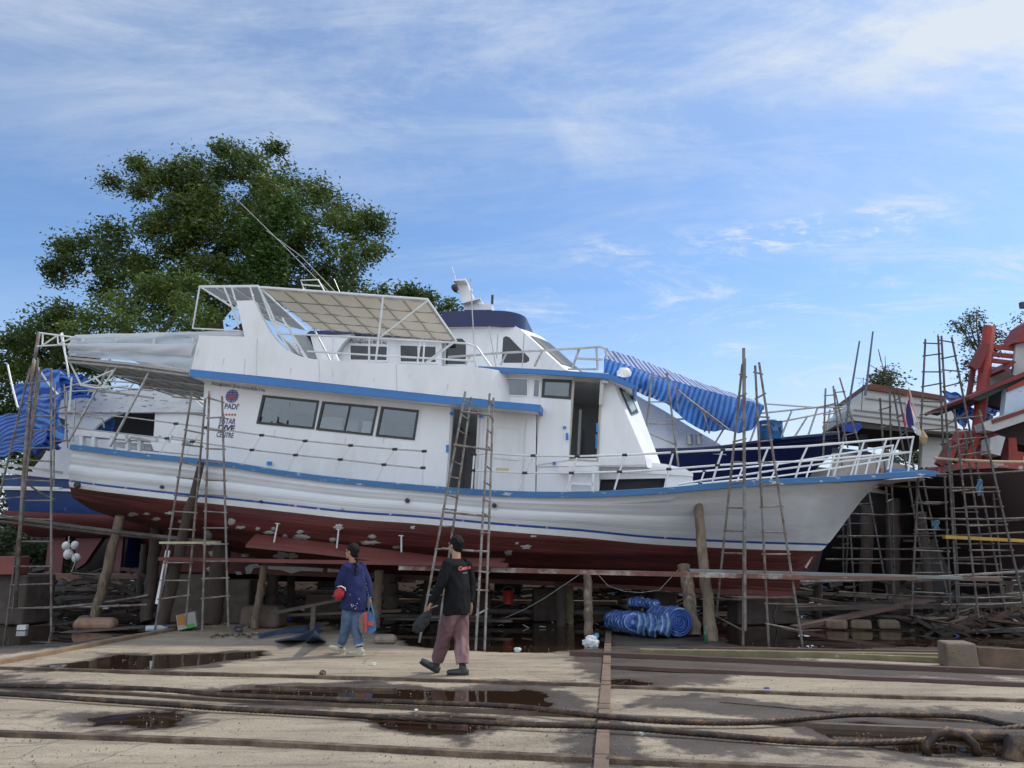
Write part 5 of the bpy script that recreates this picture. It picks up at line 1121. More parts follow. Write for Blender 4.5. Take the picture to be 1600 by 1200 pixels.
block(602, 1000, 13.3, (.38, .3, .14), mat('pale_stone', (.26, .20, .16), .85, .3, 6, bump=1.0), 'flat pale stone behind the carried bag', 'stone', 'stone', 0, .07)
for i, (px, Yp, d, lb) in enumerate([(20, 17, (1.3, .9, 1.0), 'big dark block at the left edge under the red box'), (300, 17.2, (1.1, .6, 1.0), 'dark wooden keel block left of the thick stump'), (372, 16.9, (.7, .6, .9), 'dark wooden keel block right of the thick stump'), (520, 18, (1.2, .5, .55), 'low keel block behind the woman'), (720, 18, (1.4, .5, .6), 'low keel block behind the door ladders'), (860, 17.5, (.8, .5, .7), 'low keel block left of the puddle prop'), (1035, 17.2, (.55, .5, .62), 'upright wooden stump behind the tarpaulin rolls'), (1190, 16.8, (1.4, .5, .55), 'low keel block under the forefoot')]):
    block(px, 950, Yp, d, mat('dark_block', (.075, .058, .048), .85, .35, 4, bump=1.0, bscale=10), lb, rz=R(-9 + i * 3))
mb = MB(); mb.box((0, 0, .19), (.6, .5, .38)); o = mb.build('crate', mat('crate_red', (.20, .055, .05), .6, .25, 3)); p = at(8, 920, 16.6); p.z = 1.0; o.location = p; md = o.modifiers.new('b', 'BEVEL'); md.width = .02; tag(o, 'dull red box on the dark block at the left edge', 'box')
# ---------------- people ----------------
from mathutils import noise as mnoise
def ell(mb, pts, ab, side, n=16):
    rows = []
    for i, p in enumerate(pts):
        t = (Vector(pts[min(i + 1, len(pts) - 1)]) - Vector(pts[max(i - 1, 0)])).normalized(); s_ = (side - t * side.dot(t)).normalized(); q_ = t.cross(s_)
        a, b = ab[i]; rows.append([Vector(p) + s_ * a * math.cos(2 * math.pi * k / n) + q_ * b * math.sin(2 * math.pi * k / n) for k in range(n)])
    mb.grid(rows, closed=True, caps=True)
def ball(mb, c, r_, axes=None, n=14):
    r_ = r_ if isinstance(r_, tuple) else (r_, r_, r_); ax = axes or (Vector((1, 0, 0)), Vector((0, 1, 0)), Vector((0, 0, 1))); rows = []
    for i in range(n + 1):
        th = math.pi * (i + .02) / (n + .04); rows.append([Vector(c) + ax[0] * r_[0] * math.sin(th) * math.cos(2 * math.pi * k / n) + ax[1] * r_[1] * math.sin(th) * math.sin(2 * math.pi * k / n) + ax[2] * r_[2] * math.cos(th) for k in range(n)])
    mb.grid(rows, closed=True, caps=True)
def fuse(mb, name, M, parent, vox=.008, sm=4, fold=0, fs=14, stretch=(1, 1, 1), seed=0):
    o = mb.build(name, M); o.data.materials.clear()
    m_ = o.modifiers.new('r', 'REMESH'); m_.mode = 'VOXEL'; m_.voxel_size = vox; s_ = o.modifiers.new('s', 'SMOOTH'); s_.iterations = sm; s_.factor = .5
    dg = bpy.context.evaluated_depsgraph_get(); dg.update(); me = bpy.data.meshes.new_from_object(o.evaluated_get(dg)); COL.objects.unlink(o); bpy.data.objects.remove(o)
    if fold:
        for v_ in me.vertices:
            p = v_.co; q_ = Vector((p.x * stretch[0], p.y * stretch[1], p.z * stretch[2])) * fs
            d = 1 - abs(mnoise.noise(q_ + Vector((seed, 0, 0)))) * 2.4; d += .4 * mnoise.noise(q_ * 2.3); v_.co = p + v_.normal * d * fold
    me.polygons.foreach_set('use_smooth', [True] * len(me.polygons)); me.materials.append(M)
    ob = bpy.data.objects.new(name, me); COL.objects.link(ob); ob.parent = parent; return ob
SKIN = mat('skin', (.36, .20, .13), .55, .08, 20); HAIR = mat('black_hair', (.006, .0055, .005), .55, .3, 40, bump=1.0, bscale=90, spec=.25)
def hand(mb, wr, d, side, nrm, curl=.5):
    d = d.normalized(); side = (side - d * side.dot(d)).normalized(); nrm = (nrm - d * nrm.dot(d)).normalized()
    ell(mb, [wr - d * .03, wr, wr + d * .03, wr + d * .07, wr + d * .09], [(.026, .021), (.028, .018), (.038, .017), (.042, .015), (.036, .012)], side)
    for i, L_ in enumerate((.068, .076, .070, .056)):
        p = wr + d * .082 + side * (.031 - .0205 * i); dd = d.copy(); pts = [p - d * .02]
        for sgm in (.45, .32, .23):
            pts.append(pts[-1] + dd * (L_ * sgm + (.02 if len(pts) == 1 else 0))); dd = (dd * math.cos(curl) + nrm * math.sin(curl)).normalized() if len(pts) < 4 else dd
            nn = nrm
        mb.tube(pts, [.0095, .009, .0085, .0075], 8)
    t0 = wr + d * .025 + side * .03; td = (d * .55 + side * .6 + nrm * .5).normalized(); mb.tube([t0 - side * .015, t0 + td * .03, t0 + td * .055 + d * .004, t0 + td * .06 + d * .022], [.013, .0115, .0105, .009], 8)
def person(label, J, f, fh, heads, hairf, shirt, pants, shoe, P):
    """J: world joints; f: facing of the body, fh: facing of the head"""
    f = Vector(f).normalized(); fh = Vector(fh).normalized(); Z = Vector((0, 0, 1)); s_ = Vector((f.y, -f.x, 0)).normalized(); sh_ = Vector((fh.y, -fh.x, 0)).normalized()
    base = (J['anL'] + J['anR']) / 2; base.z = 0; e = empty('person', label, 'person', base)
    K = {k: v - base for k, v in J.items()}; k_ = P.get('k', 1)
    mb = MB(); hd = K['head']
    ax = (sh_, fh, Z)
    ball(mb, hd + Z * .02 - fh * .01, (.074, .092, .098), ax, 20); ball(mb, hd + fh * .028 - Z * .045, (.058, .064, .068), ax, 16)
    ball(mb, hd + fh * .078 - Z * .085, (.024, .02, .02), ax, 10)                                     # chin
    mb.tube([hd + fh * .082 + Z * .018, hd + fh * .106 - Z * .022, hd + fh * .086 - Z * .03], [.008, .013, .010], 8)  # nose
    ball(mb, hd + fh * .085 - Z * .055, (.026, .010, .007), ax, 10); ball(mb, hd + fh * .083 - Z * .064, (.023, .010, .007), ax, 10)  # lips
    for q_ in (-1, 1): ball(mb, hd + sh_ * .076 * q_ - Z * .008 - fh * .004, (.010, .019, .030), ax, 10); ball(mb, hd + fh * .075 + sh_ * .03 * q_ + Z * .028, (.022, .012, .008), ax, 10)
    mb.tube([hd - Z * .05 - fh * .012, K['neck'] + Z * .0, K['neck'] - Z * .06], [.056, .058, .07], 12)
    ch, pe = K['neck'] - Z * .12, K['hip']
    ell(mb, [K['neck'] - Z * .03, K['neck'] - Z * .07, ch - Z * .06, lerp(ch, pe, .6), pe, pe - Z * .1], [(.07, .06), (.15, .085), (.165, .10), (.13, .09), (.15, .10), (.12, .09)], s_)
    for q_, a in ((-1, 'L'), (1, 'R')):
        mb.tube([K['sh' + a] + (K['neck'] - K['sh' + a]) * .3, K['sh' + a], lerp(K['sh' + a], K['el' + a], .5), K['el' + a], lerp(K['el' + a], K['wr' + a], .35), K['wr' + a]], [.05, .052, .043, .036, .037, .024], 12)
        h0 = pe + s_ * .085 * q_ - Z * .03; mb.tube([h0, lerp(h0, K['kn' + a], .5), K['kn' + a], lerp(K['kn' + a], K['an' + a], .35), K['an' + a]], [.085, .07, .052, .053, .034], 12)
        hd_ = P['hand' + a]; hand(mb, K['wr' + a], Vector(hd_[0]), Vector(hd_[1]), Vector(hd_[2]), hd_[3])
    fuse(mb, 'body', SKIN, e, .0062, 3)
    for q_ in (-1, 1):
        m_ = MB(); ball(m_, hd + fh * .080 + sh_ * .03 * q_ + Z * .012, .0095); m_.build('eye', mat('eye_dark', (.03, .02, .02), .2, 0), e, True)
    # clothes
    m_ = MB(); sw = P.get('sw', 1)
    ell(m_, [K['neck'] - Z * .005, K['neck'] - Z * .04, K['neck'] - Z * .08, ch - Z * .08, lerp(ch, pe, .55) - f * .02, pe + Z * .02 - f * .01, K['hem']], [(.070, .066), (.115 * sw, .085), (.175 * sw, .108), (.19 * sw, .125), (.185 * sw, .130), (.195 * sw, .145), (.20 * sw, .15)], s_, 24)
    for a in 'LR':
        m_.tube([lerp(K['sh' + a], K['neck'], .35), K['sh' + a], lerp(K['sh' + a], K['el' + a], .5), K['el' + a], lerp(K['el' + a], K['wr' + a], .5), lerp(K['el' + a], K['wr' + a], .93)], [.06, .068, .066, .06, .052, .042], 14)
    sh_o = fuse(m_, 'shirt', shirt, e, .009, 5, .0115, 8, (1, 1, .6), P.get('seed', 0))
    m_ = MB(); ell(m_, [pe + Z * .06, pe - Z * .02, pe - Z * .12], [(.15, .11), (.168, .13), (.15, .12)], s_, 20)
    pr = P.get('pr', (.10, .085, .075, .07, .06))
    for q_, a in ((-1, 'L'), (1, 'R')):
        h0 = pe + s_ * .08 * q_ - Z * .06; kn, an = K['kn' + a], K['an' + a]
        m_.tube([h0, lerp(h0, kn, .5), kn, lerp(kn, an, .5), lerp(kn, an, P.get('cuff', .9))], pr, 14)
    fuse(m_, 'trousers', pants, e, .010, 5, P.get('pf', .008), 10, (1, 1, .6), 5)
    for q_, a in ((-1, 'L'), (1, 'R')):
        an = K['an' + a]; td = Vector(P['toe' + a]).normalized(); hp = Vector(P['heel' + a]) if 'heel' + a in P else None
        up_ = td.cross(s_).normalized(); up_ = up_ if up_.z > 0 else -up_
        m_ = MB(); sd_ = td.cross(up_).normalized(); c0 = an - up_ * .055
        ell(m_, [c0 - td * .075, c0 - td * .06, c0 - td * .01, c0 + td * .07, c0 + td * .14, c0 + td * .185, c0 + td * .2], [(.02, .03), (.036, .045), (.040, .048), (.044, .040), (.046, .033), (.034, .026), (.012, .014)], sd_, 14)
        m_.tube([an - up_ * .04, an + up_ * .02], [.045, .046], 12)
        so_ = fuse(m_, 'shoe', shoe, e, .007, 3)
        m_ = MB(); c1 = c0 - up_ * .036; ell(m_, [c1 - td * .078, c1 - td * .06, c1 + td * .05, c1 + td * .14, c1 + td * .19, c1 + td * .204], [(.02, .012), (.038, .013), (.042, .013), (.048, .013), (.036, .012), (.012, .01)], sd_, 14); m_.build('sole', P['sole'], so_, True)
        m_ = MB(); m_.tube([an - up_ * .01, lerp(an, K['kn' + a], .16)], [.042, .042], 12); m_.build('sock', mat('sock_dark', (.015, .017, .03), .9, .2, 20), e, True)
    # hair
    m_ = MB(); rg = random.Random(P.get('seed', 1))
    ball(m_, hd + Z * .032 - fh * .022, (.083, .095, .098), ax, 20); ball(m_, hd - fh * .045 - Z * .02, (.070, .055, .075), ax, 16)
    if P.get('short'):
        for _ in range(70):
            d = Vector((rg.gauss(0, 1), rg.gauss(0, 1), rg.gauss(.5, .8))).normalized()
            if d.dot(fh) > .75: continue
            c_ = hd + Z * .03 - fh * .02 + sh_ * d.x * .078 + fh * d.dot(fh) * .0 + fh * d.y * .088 + Z * d.z * .094
            if (c_ - hd).dot(fh) > .05 and c_.z < hd.z + .06: continue
            if c_.z < hd.z - .06: continue
            m_.tube([c_ - d * .02, c_ + d * .020 + Vector((rg.uniform(-.01, .01), rg.uniform(-.01, .01), -.004))], [.016, .005], 6)
    ho = fuse(m_, 'hair', HAIR, e, .006, 2, .003, 60)
    return e, K, base, s_, f, Z, hd, fh, sh_
COTB = mat('navy_cotton', (.022, .028, .092), .9, .25, 5, bump=.4, bscale=60, spec=.15); COTK = mat('black_cotton', (.011, .011, .013), .9, .3, 5, bump=.4, bscale=60, spec=.15)
DENIM = mat('denim', (.085, .14, .235), .85, .3, 6, bump=.5, bscale=80, col2=(.18, .24, .33), mask=(.5, .65), mscale=4)
PURP = mat('faded_purple', (.165, .085, .095), .85, .25, 5, bump=.4, bscale=60, col2=(.27, .17, .17), mask=(.48, .62), mscale=5, stretch=(1, 1, .35))
SHW = mat('dirty_white_shoe', (.42, .39, .29), .75, .25, 14, bump=.4); SHG = mat('dark_rubber_shoe', (.030, .036, .034), .5, .2, 10); SOLW = mat('cream_sole', (.50, .46, .36), .7, .2, 10); SOLG = mat('dark_sole', (.02, .02, .02), .6, .2, 10)
# man, walking to the left and away
Ym = 9.95
def A(px, py, dy=0): return at(px, py, Ym + dy)
J = dict(head=A(711.5, 852, .03), neck=A(713, 872.5), shL=A(700, 882, -.12), shR=A(729, 882, .16), elL=A(688, 915, -.2), wrL=A(674, 943, -.2), elR=A(736, 915, .2), wrR=A(735, 943, .12),
         hip=A(713, 946), hem=A(714, 959), knL=A(695, 993, .05), anL=A(682, 1037, .2), knR=A(720, 995, .05), anR=A(723, 1041, -.0))
J['anR'].z = .10; J['anL'].z = max(J['anL'].z, .10)
P = dict(short=True, seed=3, handL=((-.5, 0, -.8), (-.3, -.9, 0), (.8, .1, -.5), .7), handR=((-.15, 0, -1), (-.9, 0, 0), (-.1, .9, 0), .6), toeL=(-.80, .15, .42), toeR=(-.98, .1, -.02), sole=SOLG, pr=(.10, .10, .092, .085, .072), cuff=.88, pf=.012)
e, K, base, s_, f, Z, hd, fh, sh_ = person('person in black long-sleeved shirt and faded purple trousers, walking left with a dark bag', J, (-.85, .52, 0), (-.80, .60, .02), 0, 0, COTK, PURP, SHG, P)
man = e
# print on the shirt: lettering laid on the back
bpy.context.view_layer.update()
def on_back(man_, px0, py0, Ydist, w_, h_, body, M_, sizes, shear=0.0, bold=0.004, tilt=-.12, cc=(0, 0)):
    sh = [c for c in man_.children if c.name.startswith('shirt')][0]; dg = bpy.context.evaluated_depsgraph_get(); dg.update()
    mw = man_.matrix_world
    from mathutils.bvhtree import BVHTree
    me = sh.data; bv = BVHTree.FromPolygons([v_.co for v_ in me.vertices], [p.vertices[:] for p in me.polygons]); org = CAM - man_.location
    def fn(u_, v_):
        x = px0 + (u_ * math.cos(tilt) + v_ * math.sin(tilt)) * w_; y = py0 - (v_ * math.cos(tilt) - u_ * math.sin(tilt)) * h_
        d = ray(x, y).normalized(); hit = bv.ray_cast(org, d)
        return (hit[0] - d * .004) if hit[0] else (at(x, y, Ydist) - man_.location)
    text('shirt_print', body, M_, sizes, man_, fn, bold=bold, shear=shear)
on_back(man, 725.5, 887.5, 9.9, 1, 1.15, 'Cence', mat('pink_print', (.62, .12, .15), .6, 0), 7.4, shear=.15, bold=.25, tilt=-.14)
on_back(man, 726.5, 895.0, 9.9, 1, 1, 'racks', mat('grey_print', (.30, .30, .31), .6, 0), 3.4, shear=.1, bold=.05, tilt=-.1)
# dark bag held in the left hand
bgp = at(668, 952, Ym - .18); bag = empty('tote_bag', 'crumpled dark cloth bag hanging from the left hand of the person in black', 'bag', bgp)
mb = MB(); sd3 = Vector((.9, .3, 0)).normalized()
pts = [at(a, b, Ym - .2) - bgp for a, b in [(672,952),(668,960),(662,970),(655,978),(649,984),(645,986)]]
ell(mb, pts, [(.025, .02), (.055, .04), (.075, .05), (.08, .055), (.055, .04), (.02, .02)], sd3, 16); fuse(mb, 'bag_body', mat('charcoal_cloth', (.030, .030, .032), .85, .3, 8, bump=.5, bscale=40), bag, .009, 4, .010, 16)
mb = MB(); mb.tube([at(a, b, Ym - .2) - bgp for a, b in [(670,950),(673,957),(669,968),(661,983)]], .006, 6); mb.tube([at(a, b, Ym - .2) - bgp for a, b in [(671,951),(678,948),(684,946)]], .009, 6); mb.build('strap', mat('strap_grey', (.25, .24, .22), .8), bag)
# woman
Yw = 11.75
def B(px, py, dy=0): return at(px, py, Yw + dy)
J = dict(head=B(550, 862), neck=B(552, 879), shL=B(541, 886, -.1), shR=B(565.5, 886, .12), elL=B(530, 912, -.12), wrL=B(529, 926, .05), elR=B(575, 914, .12), wrR=B(577, 935, .06),
         hip=B(553, 940), hem=B(551, 952), knL=B(541, 980, .06), anL=B(533, 1010, .25), knR=B(556, 982, .04), anR=B(562, 1014, .0))
J['anR'].z = .105; J['anL'].z = max(J['anL'].z, .10)
P = dict(seed=8, sw=.95, handL=((-.1, .4, -.7), (-.9, 0, 0), (-.3, .8, 0), .6), handR=((.0, 0, -1), (-.9, .2, 0), (-.1, .9, 0), .8), toeL=(-.88, .25, .20), toeR=(-.98, .1, -.02), sole=SOLW, pr=(.098, .092, .074, .068, .060), cuff=.86, pf=.007)
e, K, base, s_, f, Z, hd, fh, sh_ = person('person in navy long-sleeved top and blue jeans, long black braid, carrying a red bag', J, (-.55, .83, 0), (-.92, .38, 0), 0, 0, COTB, DENIM, SHW, P)
mb = MB(); q0 = hd - fh * .085 - Z * .03
for k in range(9):
    t = k / 8; p = q0.lerp(B(556.5, 897, -.13) - base, t); ball(mb, p + s_ * (.008 if k % 2 else -.008), (.024 - .006 * t, .02, .022), None, 10)
ball(mb, q0, .03)
fuse(mb, 'braid', HAIR, e, .006, 1)
for a in 'LR':
    mb = MB(); an, kn = K['an' + a], K['kn' + a]; mb.tube([lerp(kn, an, .80), lerp(kn, an, .89)], [.066, .064], 14); mb.build('turned_cuff', mat('pale_denim', (.34, .42, .50), .85, .2, 10), e, True)
mb = MB(); mb.tube([lerp(K['elR'], K['wrR'], .82), K['wrR']], [.044, .042], 12); mb.build('sleeve_cuff', mat('cuff_blue', (.05, .25, .55), .8), e, True)
SP = mat('paint_spot', (.6, .62, .65), .6, 0)
from mathutils.bvhtree import BVHTree
shm = [c for c in e.children if c.name.startswith('shirt')][0].data; bv = BVHTree.FromPolygons([v_.co for v_ in shm.vertices], [p.vertices[:] for p in shm.polygons]); rg = random.Random(2); mb = MB()
for (px, py) in [(549,945),(552,946),(556,946),(557,949),(555,951),(550,948),(558,943),(547,929),(561,936),(573,918),(574,922),(575,926),(572,912),(531,889),(576,930)]:
    d = ray(px, py).normalized(); h_ = bv.ray_cast(CAM - base, d)
    if h_[0]: r_ = rg.uniform(.004, .009); ball(mb, h_[0], (r_, .002, r_), None, 8)
mb.build('paint_spots', SP, e)
# red cap under her left arm
cp = B(527, 929, -.16); cap_ = empty('cap', 'red and white cap held under the left arm of the person in navy', 'cap', cp)
mb = MB(); ax = (Vector((.9, .3, -.2)).normalized(), Vector((-.3, .9, 0)).normalized(), Vector((.2, .1, .95)).normalized()); ball(mb, B(530, 928, -.18) - cp, (.075, .06, .085), ax, 16); fuse(mb, 'crown', mat('cap_red', (.33, .018, .025), .7, .2, 9), cap_, .008, 2, .006, 18)
mb = MB(); mb.tube([B(527, 917, -.2) - cp, B(533, 916, -.22) - cp, B(539, 919, -.22) - cp, B(540, 923, -.2) - cp], .010, 8); mb.build('brim', mat('cap_white', (.6, .6, .58), .7), cap_, True)
mb = MB(); ball(mb, B(523, 932, -.2) - cp, (.04, .04, .025), ax, 12); mb.build('bill', mat('cap_dark', (.1, .02, .05), .7), cap_, True)
# patterned bag in her right hand
bp0 = B(573, 976, .0); bg2 = empty('shoulder_bag', 'red and blue patterned cloth bag in the right hand of the person in navy', 'bag', bp0)
def bagpoly(ps, y0, y1, M_, nm, sub=None, par=bg2):
    mb = MB(); fr = [B(a, b, y0) - bp0 for a, b in ps]; bk = [B(a, b, y1) - bp0 for a, b in ps]; n_ = len(ps); mb.add(fr + bk, [tuple(range(n_)), tuple(range(2 * n_ - 1, n_ - 1, -1))] + [(i, (i + 1) % n_, n_ + (i + 1) % n_, n_ + i) for i in range(n_)]); return mb.build(nm, M_, par)
CB1, CB2, CB3 = mat('bag_blue', (.05, .16, .33), .8, .3, 12), mat('bag_red', (.42, .07, .07), .8, .3, 12), mat('bag_green', (.10, .15, .10), .8, .3, 12, col2=(.3, .08, .08), mask=(.5, .55), mscale=20)
b0 = bagpoly([(563,962),(570,957),(578,956),(585,962),(588,984),(582,990),(566,991),(561,980)], -.08, .04, CB1, 'bag_body')
bagpoly([(561,964),(567,958),(569,960),(568,990),(564,990),(560,978)], -.10, -.081, CB3, 'side_panel'); bagpoly([(568,957),(574,956),(574,986),(569,990)], -.105, -.081, CB2, 'red_panel'); bagpoly([(575,971),(584,971),(584,978),(575,978)], -.10, -.081, CB2, 'pocket')
mb = MB(); mb.tube([B(a, b, -.04) - bp0 for a, b in [(575,958),(577,948),(579,941),(581,948),(584,961)]], .012, 8); mb.build('strap', CB1, bg2)
# ---------------- vegetation ----------------
def leafmat(name, c1, c2, tr=.35):
    m = bpy.data.materials.new(name); m.use_nodes = True; n = m.node_tree.nodes; l = m.node_tree.links; b = n['Principled BSDF']; b.inputs['Roughness'].default_value = .5
    tc = n.new('ShaderNodeTexCoord'); nz = n.new('ShaderNodeTexNoise'); nz.inputs['Scale'].default_value = .9; nz.inputs['Detail'].default_value = 5; l.new(tc.outputs['Object'], nz.inputs[0])
    mr = n.new('ShaderNodeMapRange'); mr.inputs[1].default_value = .35; mr.inputs[2].default_value = .65; l.new(nz.outputs[0], mr.inputs[0])
    mx = n.new('ShaderNodeMixRGB'); mx.inputs[1].default_value = (*c1, 1); mx.inputs[2].default_value = (*c2, 1); l.new(mr.outputs[0], mx.inputs[0]); l.new(mx.outputs[0], b.inputs['Base Color'])
    t = n.new('ShaderNodeBsdfTranslucent'); l.new(mx.outputs[0], t.inputs[0]); ms = n.new('ShaderNodeMixShader'); ms.inputs[0].default_value = tr; l.new(b.outputs[0], ms.inputs[1]); l.new(t.outputs[0], ms.inputs[2]); l.new(ms.outputs[0], n['Material Output'].inputs[0]); return m
LEAF1 = leafmat('leaf_dark', (.045, .080, .014), (.105, .150, .026)); LEAF2 = leafmat('leaf_bright', (.065, .115, .018), (.12, .17, .03)); LEAF3 = leafmat('leaf_grey', (.05, .07, .035), (.09, .11, .05)); LEAF0 = leafmat('leaf_far', (.020, .036, .012), (.04, .06, .02)); VINE = leafmat('vine_leaf', (.04, .09, .014), (.075, .14, .022))
BARK = mat('bark', (.10, .08, .06), .9, .3, 3, bump=1.0, bscale=8)
def leaves(lobes, per, size, seed=1, sub=16, spread=.30, flat=.7, hang=0.0):
    rs = np.random.RandomState(seed); V, n_ = [], 0; out_ = []
    for (c, r_) in lobes:
        c = np.array(c); r_ = np.array(r_, float) if hasattr(r_, '__len__') else np.array([r_, r_, r_ * .85])
        vol = (r_[0] / 1.5) ** 2; K_ = max(4, int(sub * vol)); d = rs.normal(size=(K_, 3)); d /= np.linalg.norm(d, axis=1)[:, None]; rad = rs.uniform(.25, 1.0, K_) ** .5
        cc = c + d * rad[:, None] * r_
        for k in range(K_):
            m_ = int(per * rs.uniform(.5, 1.4)); sp = spread * rs.uniform(.7, 1.5); p = cc[k] + rs.normal(size=(m_, 3)) * np.array([sp, sp, sp * flat]); p[:, 2] -= hang * rs.rand(m_) ; out_.append(p)
    Pn = np.concatenate(out_); N = len(Pn); a = rs.normal(size=(N, 3)); a[:, 2] *= .6; a /= np.linalg.norm(a, axis=1)[:, None]; b = rs.normal(size=(N, 3)); b -= a * (a * b).sum(1)[:, None]; b /= np.linalg.norm(b, axis=1)[:, None]
    L_ = size * rs.uniform(.6, 1.3, N)[:, None]; Wd_ = L_ * .42
    V = np.stack([Pn - a * L_ * .5, Pn + b * Wd_ * .5, Pn + a * L_ * .5, Pn - b * Wd_ * .5], 1).reshape(-1, 3); return V, np.arange(N * 4).reshape(N, 4)
def limb(mb, pts, r0, r1): n_ = 10; q_ = [ctrl(pts, k / n_) for k in range(n_ + 1)]; mb.tube(q_, [lerp(r0, r1, k / n_) for k in range(n_ + 1)], 8)
def mktree(label, base, lobes, M, per, size, seed, limbs, r0, sub=16, spread=.3, cat='tree', name='leafy_tree', flat=.7, hang=0):
    e = empty(name, label, cat, base); b_ = Vector(base)
    V, Q = leaves([((Vector(c) - b_), r_) for c, r_ in lobes], per, size, seed, sub, spread, flat, hang); fastmesh('crown', V, Q, M, e, False)
    if limbs:
        mb = MB()
        for lm in limbs: limb(mb, [Vector(p) - b_ for p in lm], r0 * (1 if lm is limbs[0] else .45), r0 * (.55 if lm is limbs[0] else .08))
        mb.build('trunk', BARK, e, True)
    return e
def LB(px, py, rp, Y, dy=0): p = at(px, py, Y + dy); return (p, rp * (Y + dy) / FPX)
YT_ = 32.0; rg = random.Random(5)
lob = [(255,290,42),(235,275,25),(320,300,52),(375,268,38),(365,245,22),(420,288,36),(395,255,16),(472,300,30),(520,325,36),(560,365,36),(545,345,22),(545,405,42),(490,400,50),(490,350,40),(430,360,60),(360,360,65),(290,355,60),(230,345,40),(190,365,34),(160,400,40),(112,397,20),(95,382,14),(108,425,28),(150,438,36),(200,430,50),(250,430,60),(330,440,65),(410,440,60),(480,455,50),(208,292,18),(180,285,10),(430,232,10),(350,232,14),(540,455,34),(590,350,12),(270,275,30),(300,262,24),(345,258,26),(450,282,22),(300,300,40),(410,330,50),(500,300,20),(575,340,16),(215,260,14),(580,390,22),(300,330,50),(85,420,12),(130,385,22),(440,300,40),(520,440,40),(270,380,50),(380,400,60)]
lobes = [LB(a, b, c * .90, YT_, rg.uniform(-2.2, 2.2)) for a, b, c in lob]
tb = at(345, 860, YT_); tb.z = 0
mktree('huge dark green tree with a broad crown rising behind the boats at the left', tb, lobes, LEAF1, 150, .19, 11,
       [[tb, at(342, 600, YT_), at(335, 480, YT_)], [at(335, 500, YT_), at(300, 420, YT_), at(262, 345, YT_ - 1)], [at(335, 490, YT_), at(350, 400, YT_ + 1), at(370, 300, YT_)], [at(338, 500, YT_), at(430, 400, YT_), at(500, 345, YT_ - 1)], [at(338, 520, YT_), at(240, 440, YT_ - 1), at(180, 418, YT_)], [at(340, 540, YT_), at(450, 460, YT_ - 1), at(530, 395, YT_)]], .5, sub=30, spread=.26)
vl = [LB(a, b, c, YT_ - 2.6) for a, b, c in [(400,385,20),(408,410,20),(395,430,18),(425,425,20),(432,400,16),(418,450,16),(405,365,24),(440,340,26),(460,330,20)]]
V, Q = leaves([(p, r_) for p, r_ in vl], 260, .17, 4, 30, .2, 1.4); o = fastmesh('hanging_vine', V, Q, VINE, None, False); tag(o, 'bright green creeper hanging down in front of the huge tree', 'creeper')
bl = [(180,490,30),(150,505,30),(210,480,30),(245,462,34),(282,462,30),(305,480,28),(270,500,36),(215,510,40),(160,520,36),(290,510,30),(130,530,30),(325,500,16),(235,440,16),(300,445,14)]
bb = at(230, 860, 27); bb.z = 0
mktree('bright yellow-green bushy tree just above the white awning', bb, [LB(a, b, c, 27, rg.uniform(-1, 1)) for a, b, c in bl], LEAF2, 170, .16, 21, [[bb, at(230, 620, 27), at(225, 530, 27)], [at(226, 550, 27), at(190, 510, 27), at(160, 500, 27)], [at(226, 550, 27), at(270, 500, 27), at(290, 470, 27)]], .3, sub=26, spread=.26)
bl = [(110,485,24),(95,512,30),(72,500,16),(50,525,22),(25,535,18),(20,560,36),(70,545,44),(110,560,40),(40,600,50),(90,600,46),(10,640,56),(60,660,56),(10,720,60),(0,560,30),(120,640,46),(140,590,34)]
bb = at(60, 860, 30); bb.z = 0
mktree('dark green bushy tree behind the blue tarpaulins at the left edge', bb, [LB(a, b, c, 30, rg.uniform(-1.5, 1.5)) for a, b, c in bl], LEAF1, 190, .19, 31, [[bb, at(60, 700, 30), at(70, 600, 30)], [at(65, 620, 30), at(90, 540, 30), at(100, 490, 30)]], .4, sub=20, spread=.30)
bb = at(640, 860, 38); bb.z = 0
mktree('distant tree top just showing above the beige canopy', bb, [LB(a, b, c, 38) for a, b, c in [(600,470,22),(625,465,18),(650,472,16),(592,462,10),(640,460,10),(665,470,10),(620,500,30),(690,500,16),(705,478,8)]], LEAF1, 90, .25, 41, [[bb, at(640, 600, 38), at(635, 490, 38)]], .35, sub=14, spread=.3)
# casuarinas at the right
def sparse(label, cx, cy, rp, Y, lobs, seed, M=LEAF3, per=60, size=.2, foot=None):
    bb = at(foot or cx, 860, Y); bb.z = 0; lm = [[bb, at((foot or cx), cy + rp, Y), at(cx, cy - rp * .5, Y)]]
    for a, b, c in lobs: lm.append([at(lerp(foot or cx, cx, .6), cy + rp * .7, Y), at((cx + a) / 2, (cy + b) / 2 + rp * .25, Y), at(a, b - c, Y)])
    mktree(label, bb, [LB(a, b, c, Y, rg.uniform(-.5, .5)) for a, b, c in lobs], M, per, size, seed, lm, .16, sub=16, spread=.24, hang=.2)
sparse('thin feathery tree behind the red post', 1530, 530, 45, 40, [(1497,510,10),(1512,500,12),(1525,493,12),(1540,505,14),(1510,525,13),(1530,525,14),(1550,520,12),(1565,530,10),(1520,545,12),(1535,560,10),(1512,570,8),(1520,590,12),(1540,590,12),(1555,548,10)], 51, per=42, foot=1545)
sparse('small feathery tree with bare top twigs above the white cabin', 1383, 590, 26, 36, [(1372,588,8),(1382,582,9),(1394,586,9),(1378,600,10),(1392,600,10),(1366,596,6)], 52, per=45)
mb = MB(); tw = at(1384, 600, 36)
for a, b in [((1384,592),(1373,547)), ((1384,592),(1383,556)), ((1383,585),(1359,570)), ((1388,590),(1398,572)), ((1377,565),(1372,545))]: mb.tube([at(*a, 36) - tw, at(*b, 36) - tw], [.03, .012], 5)
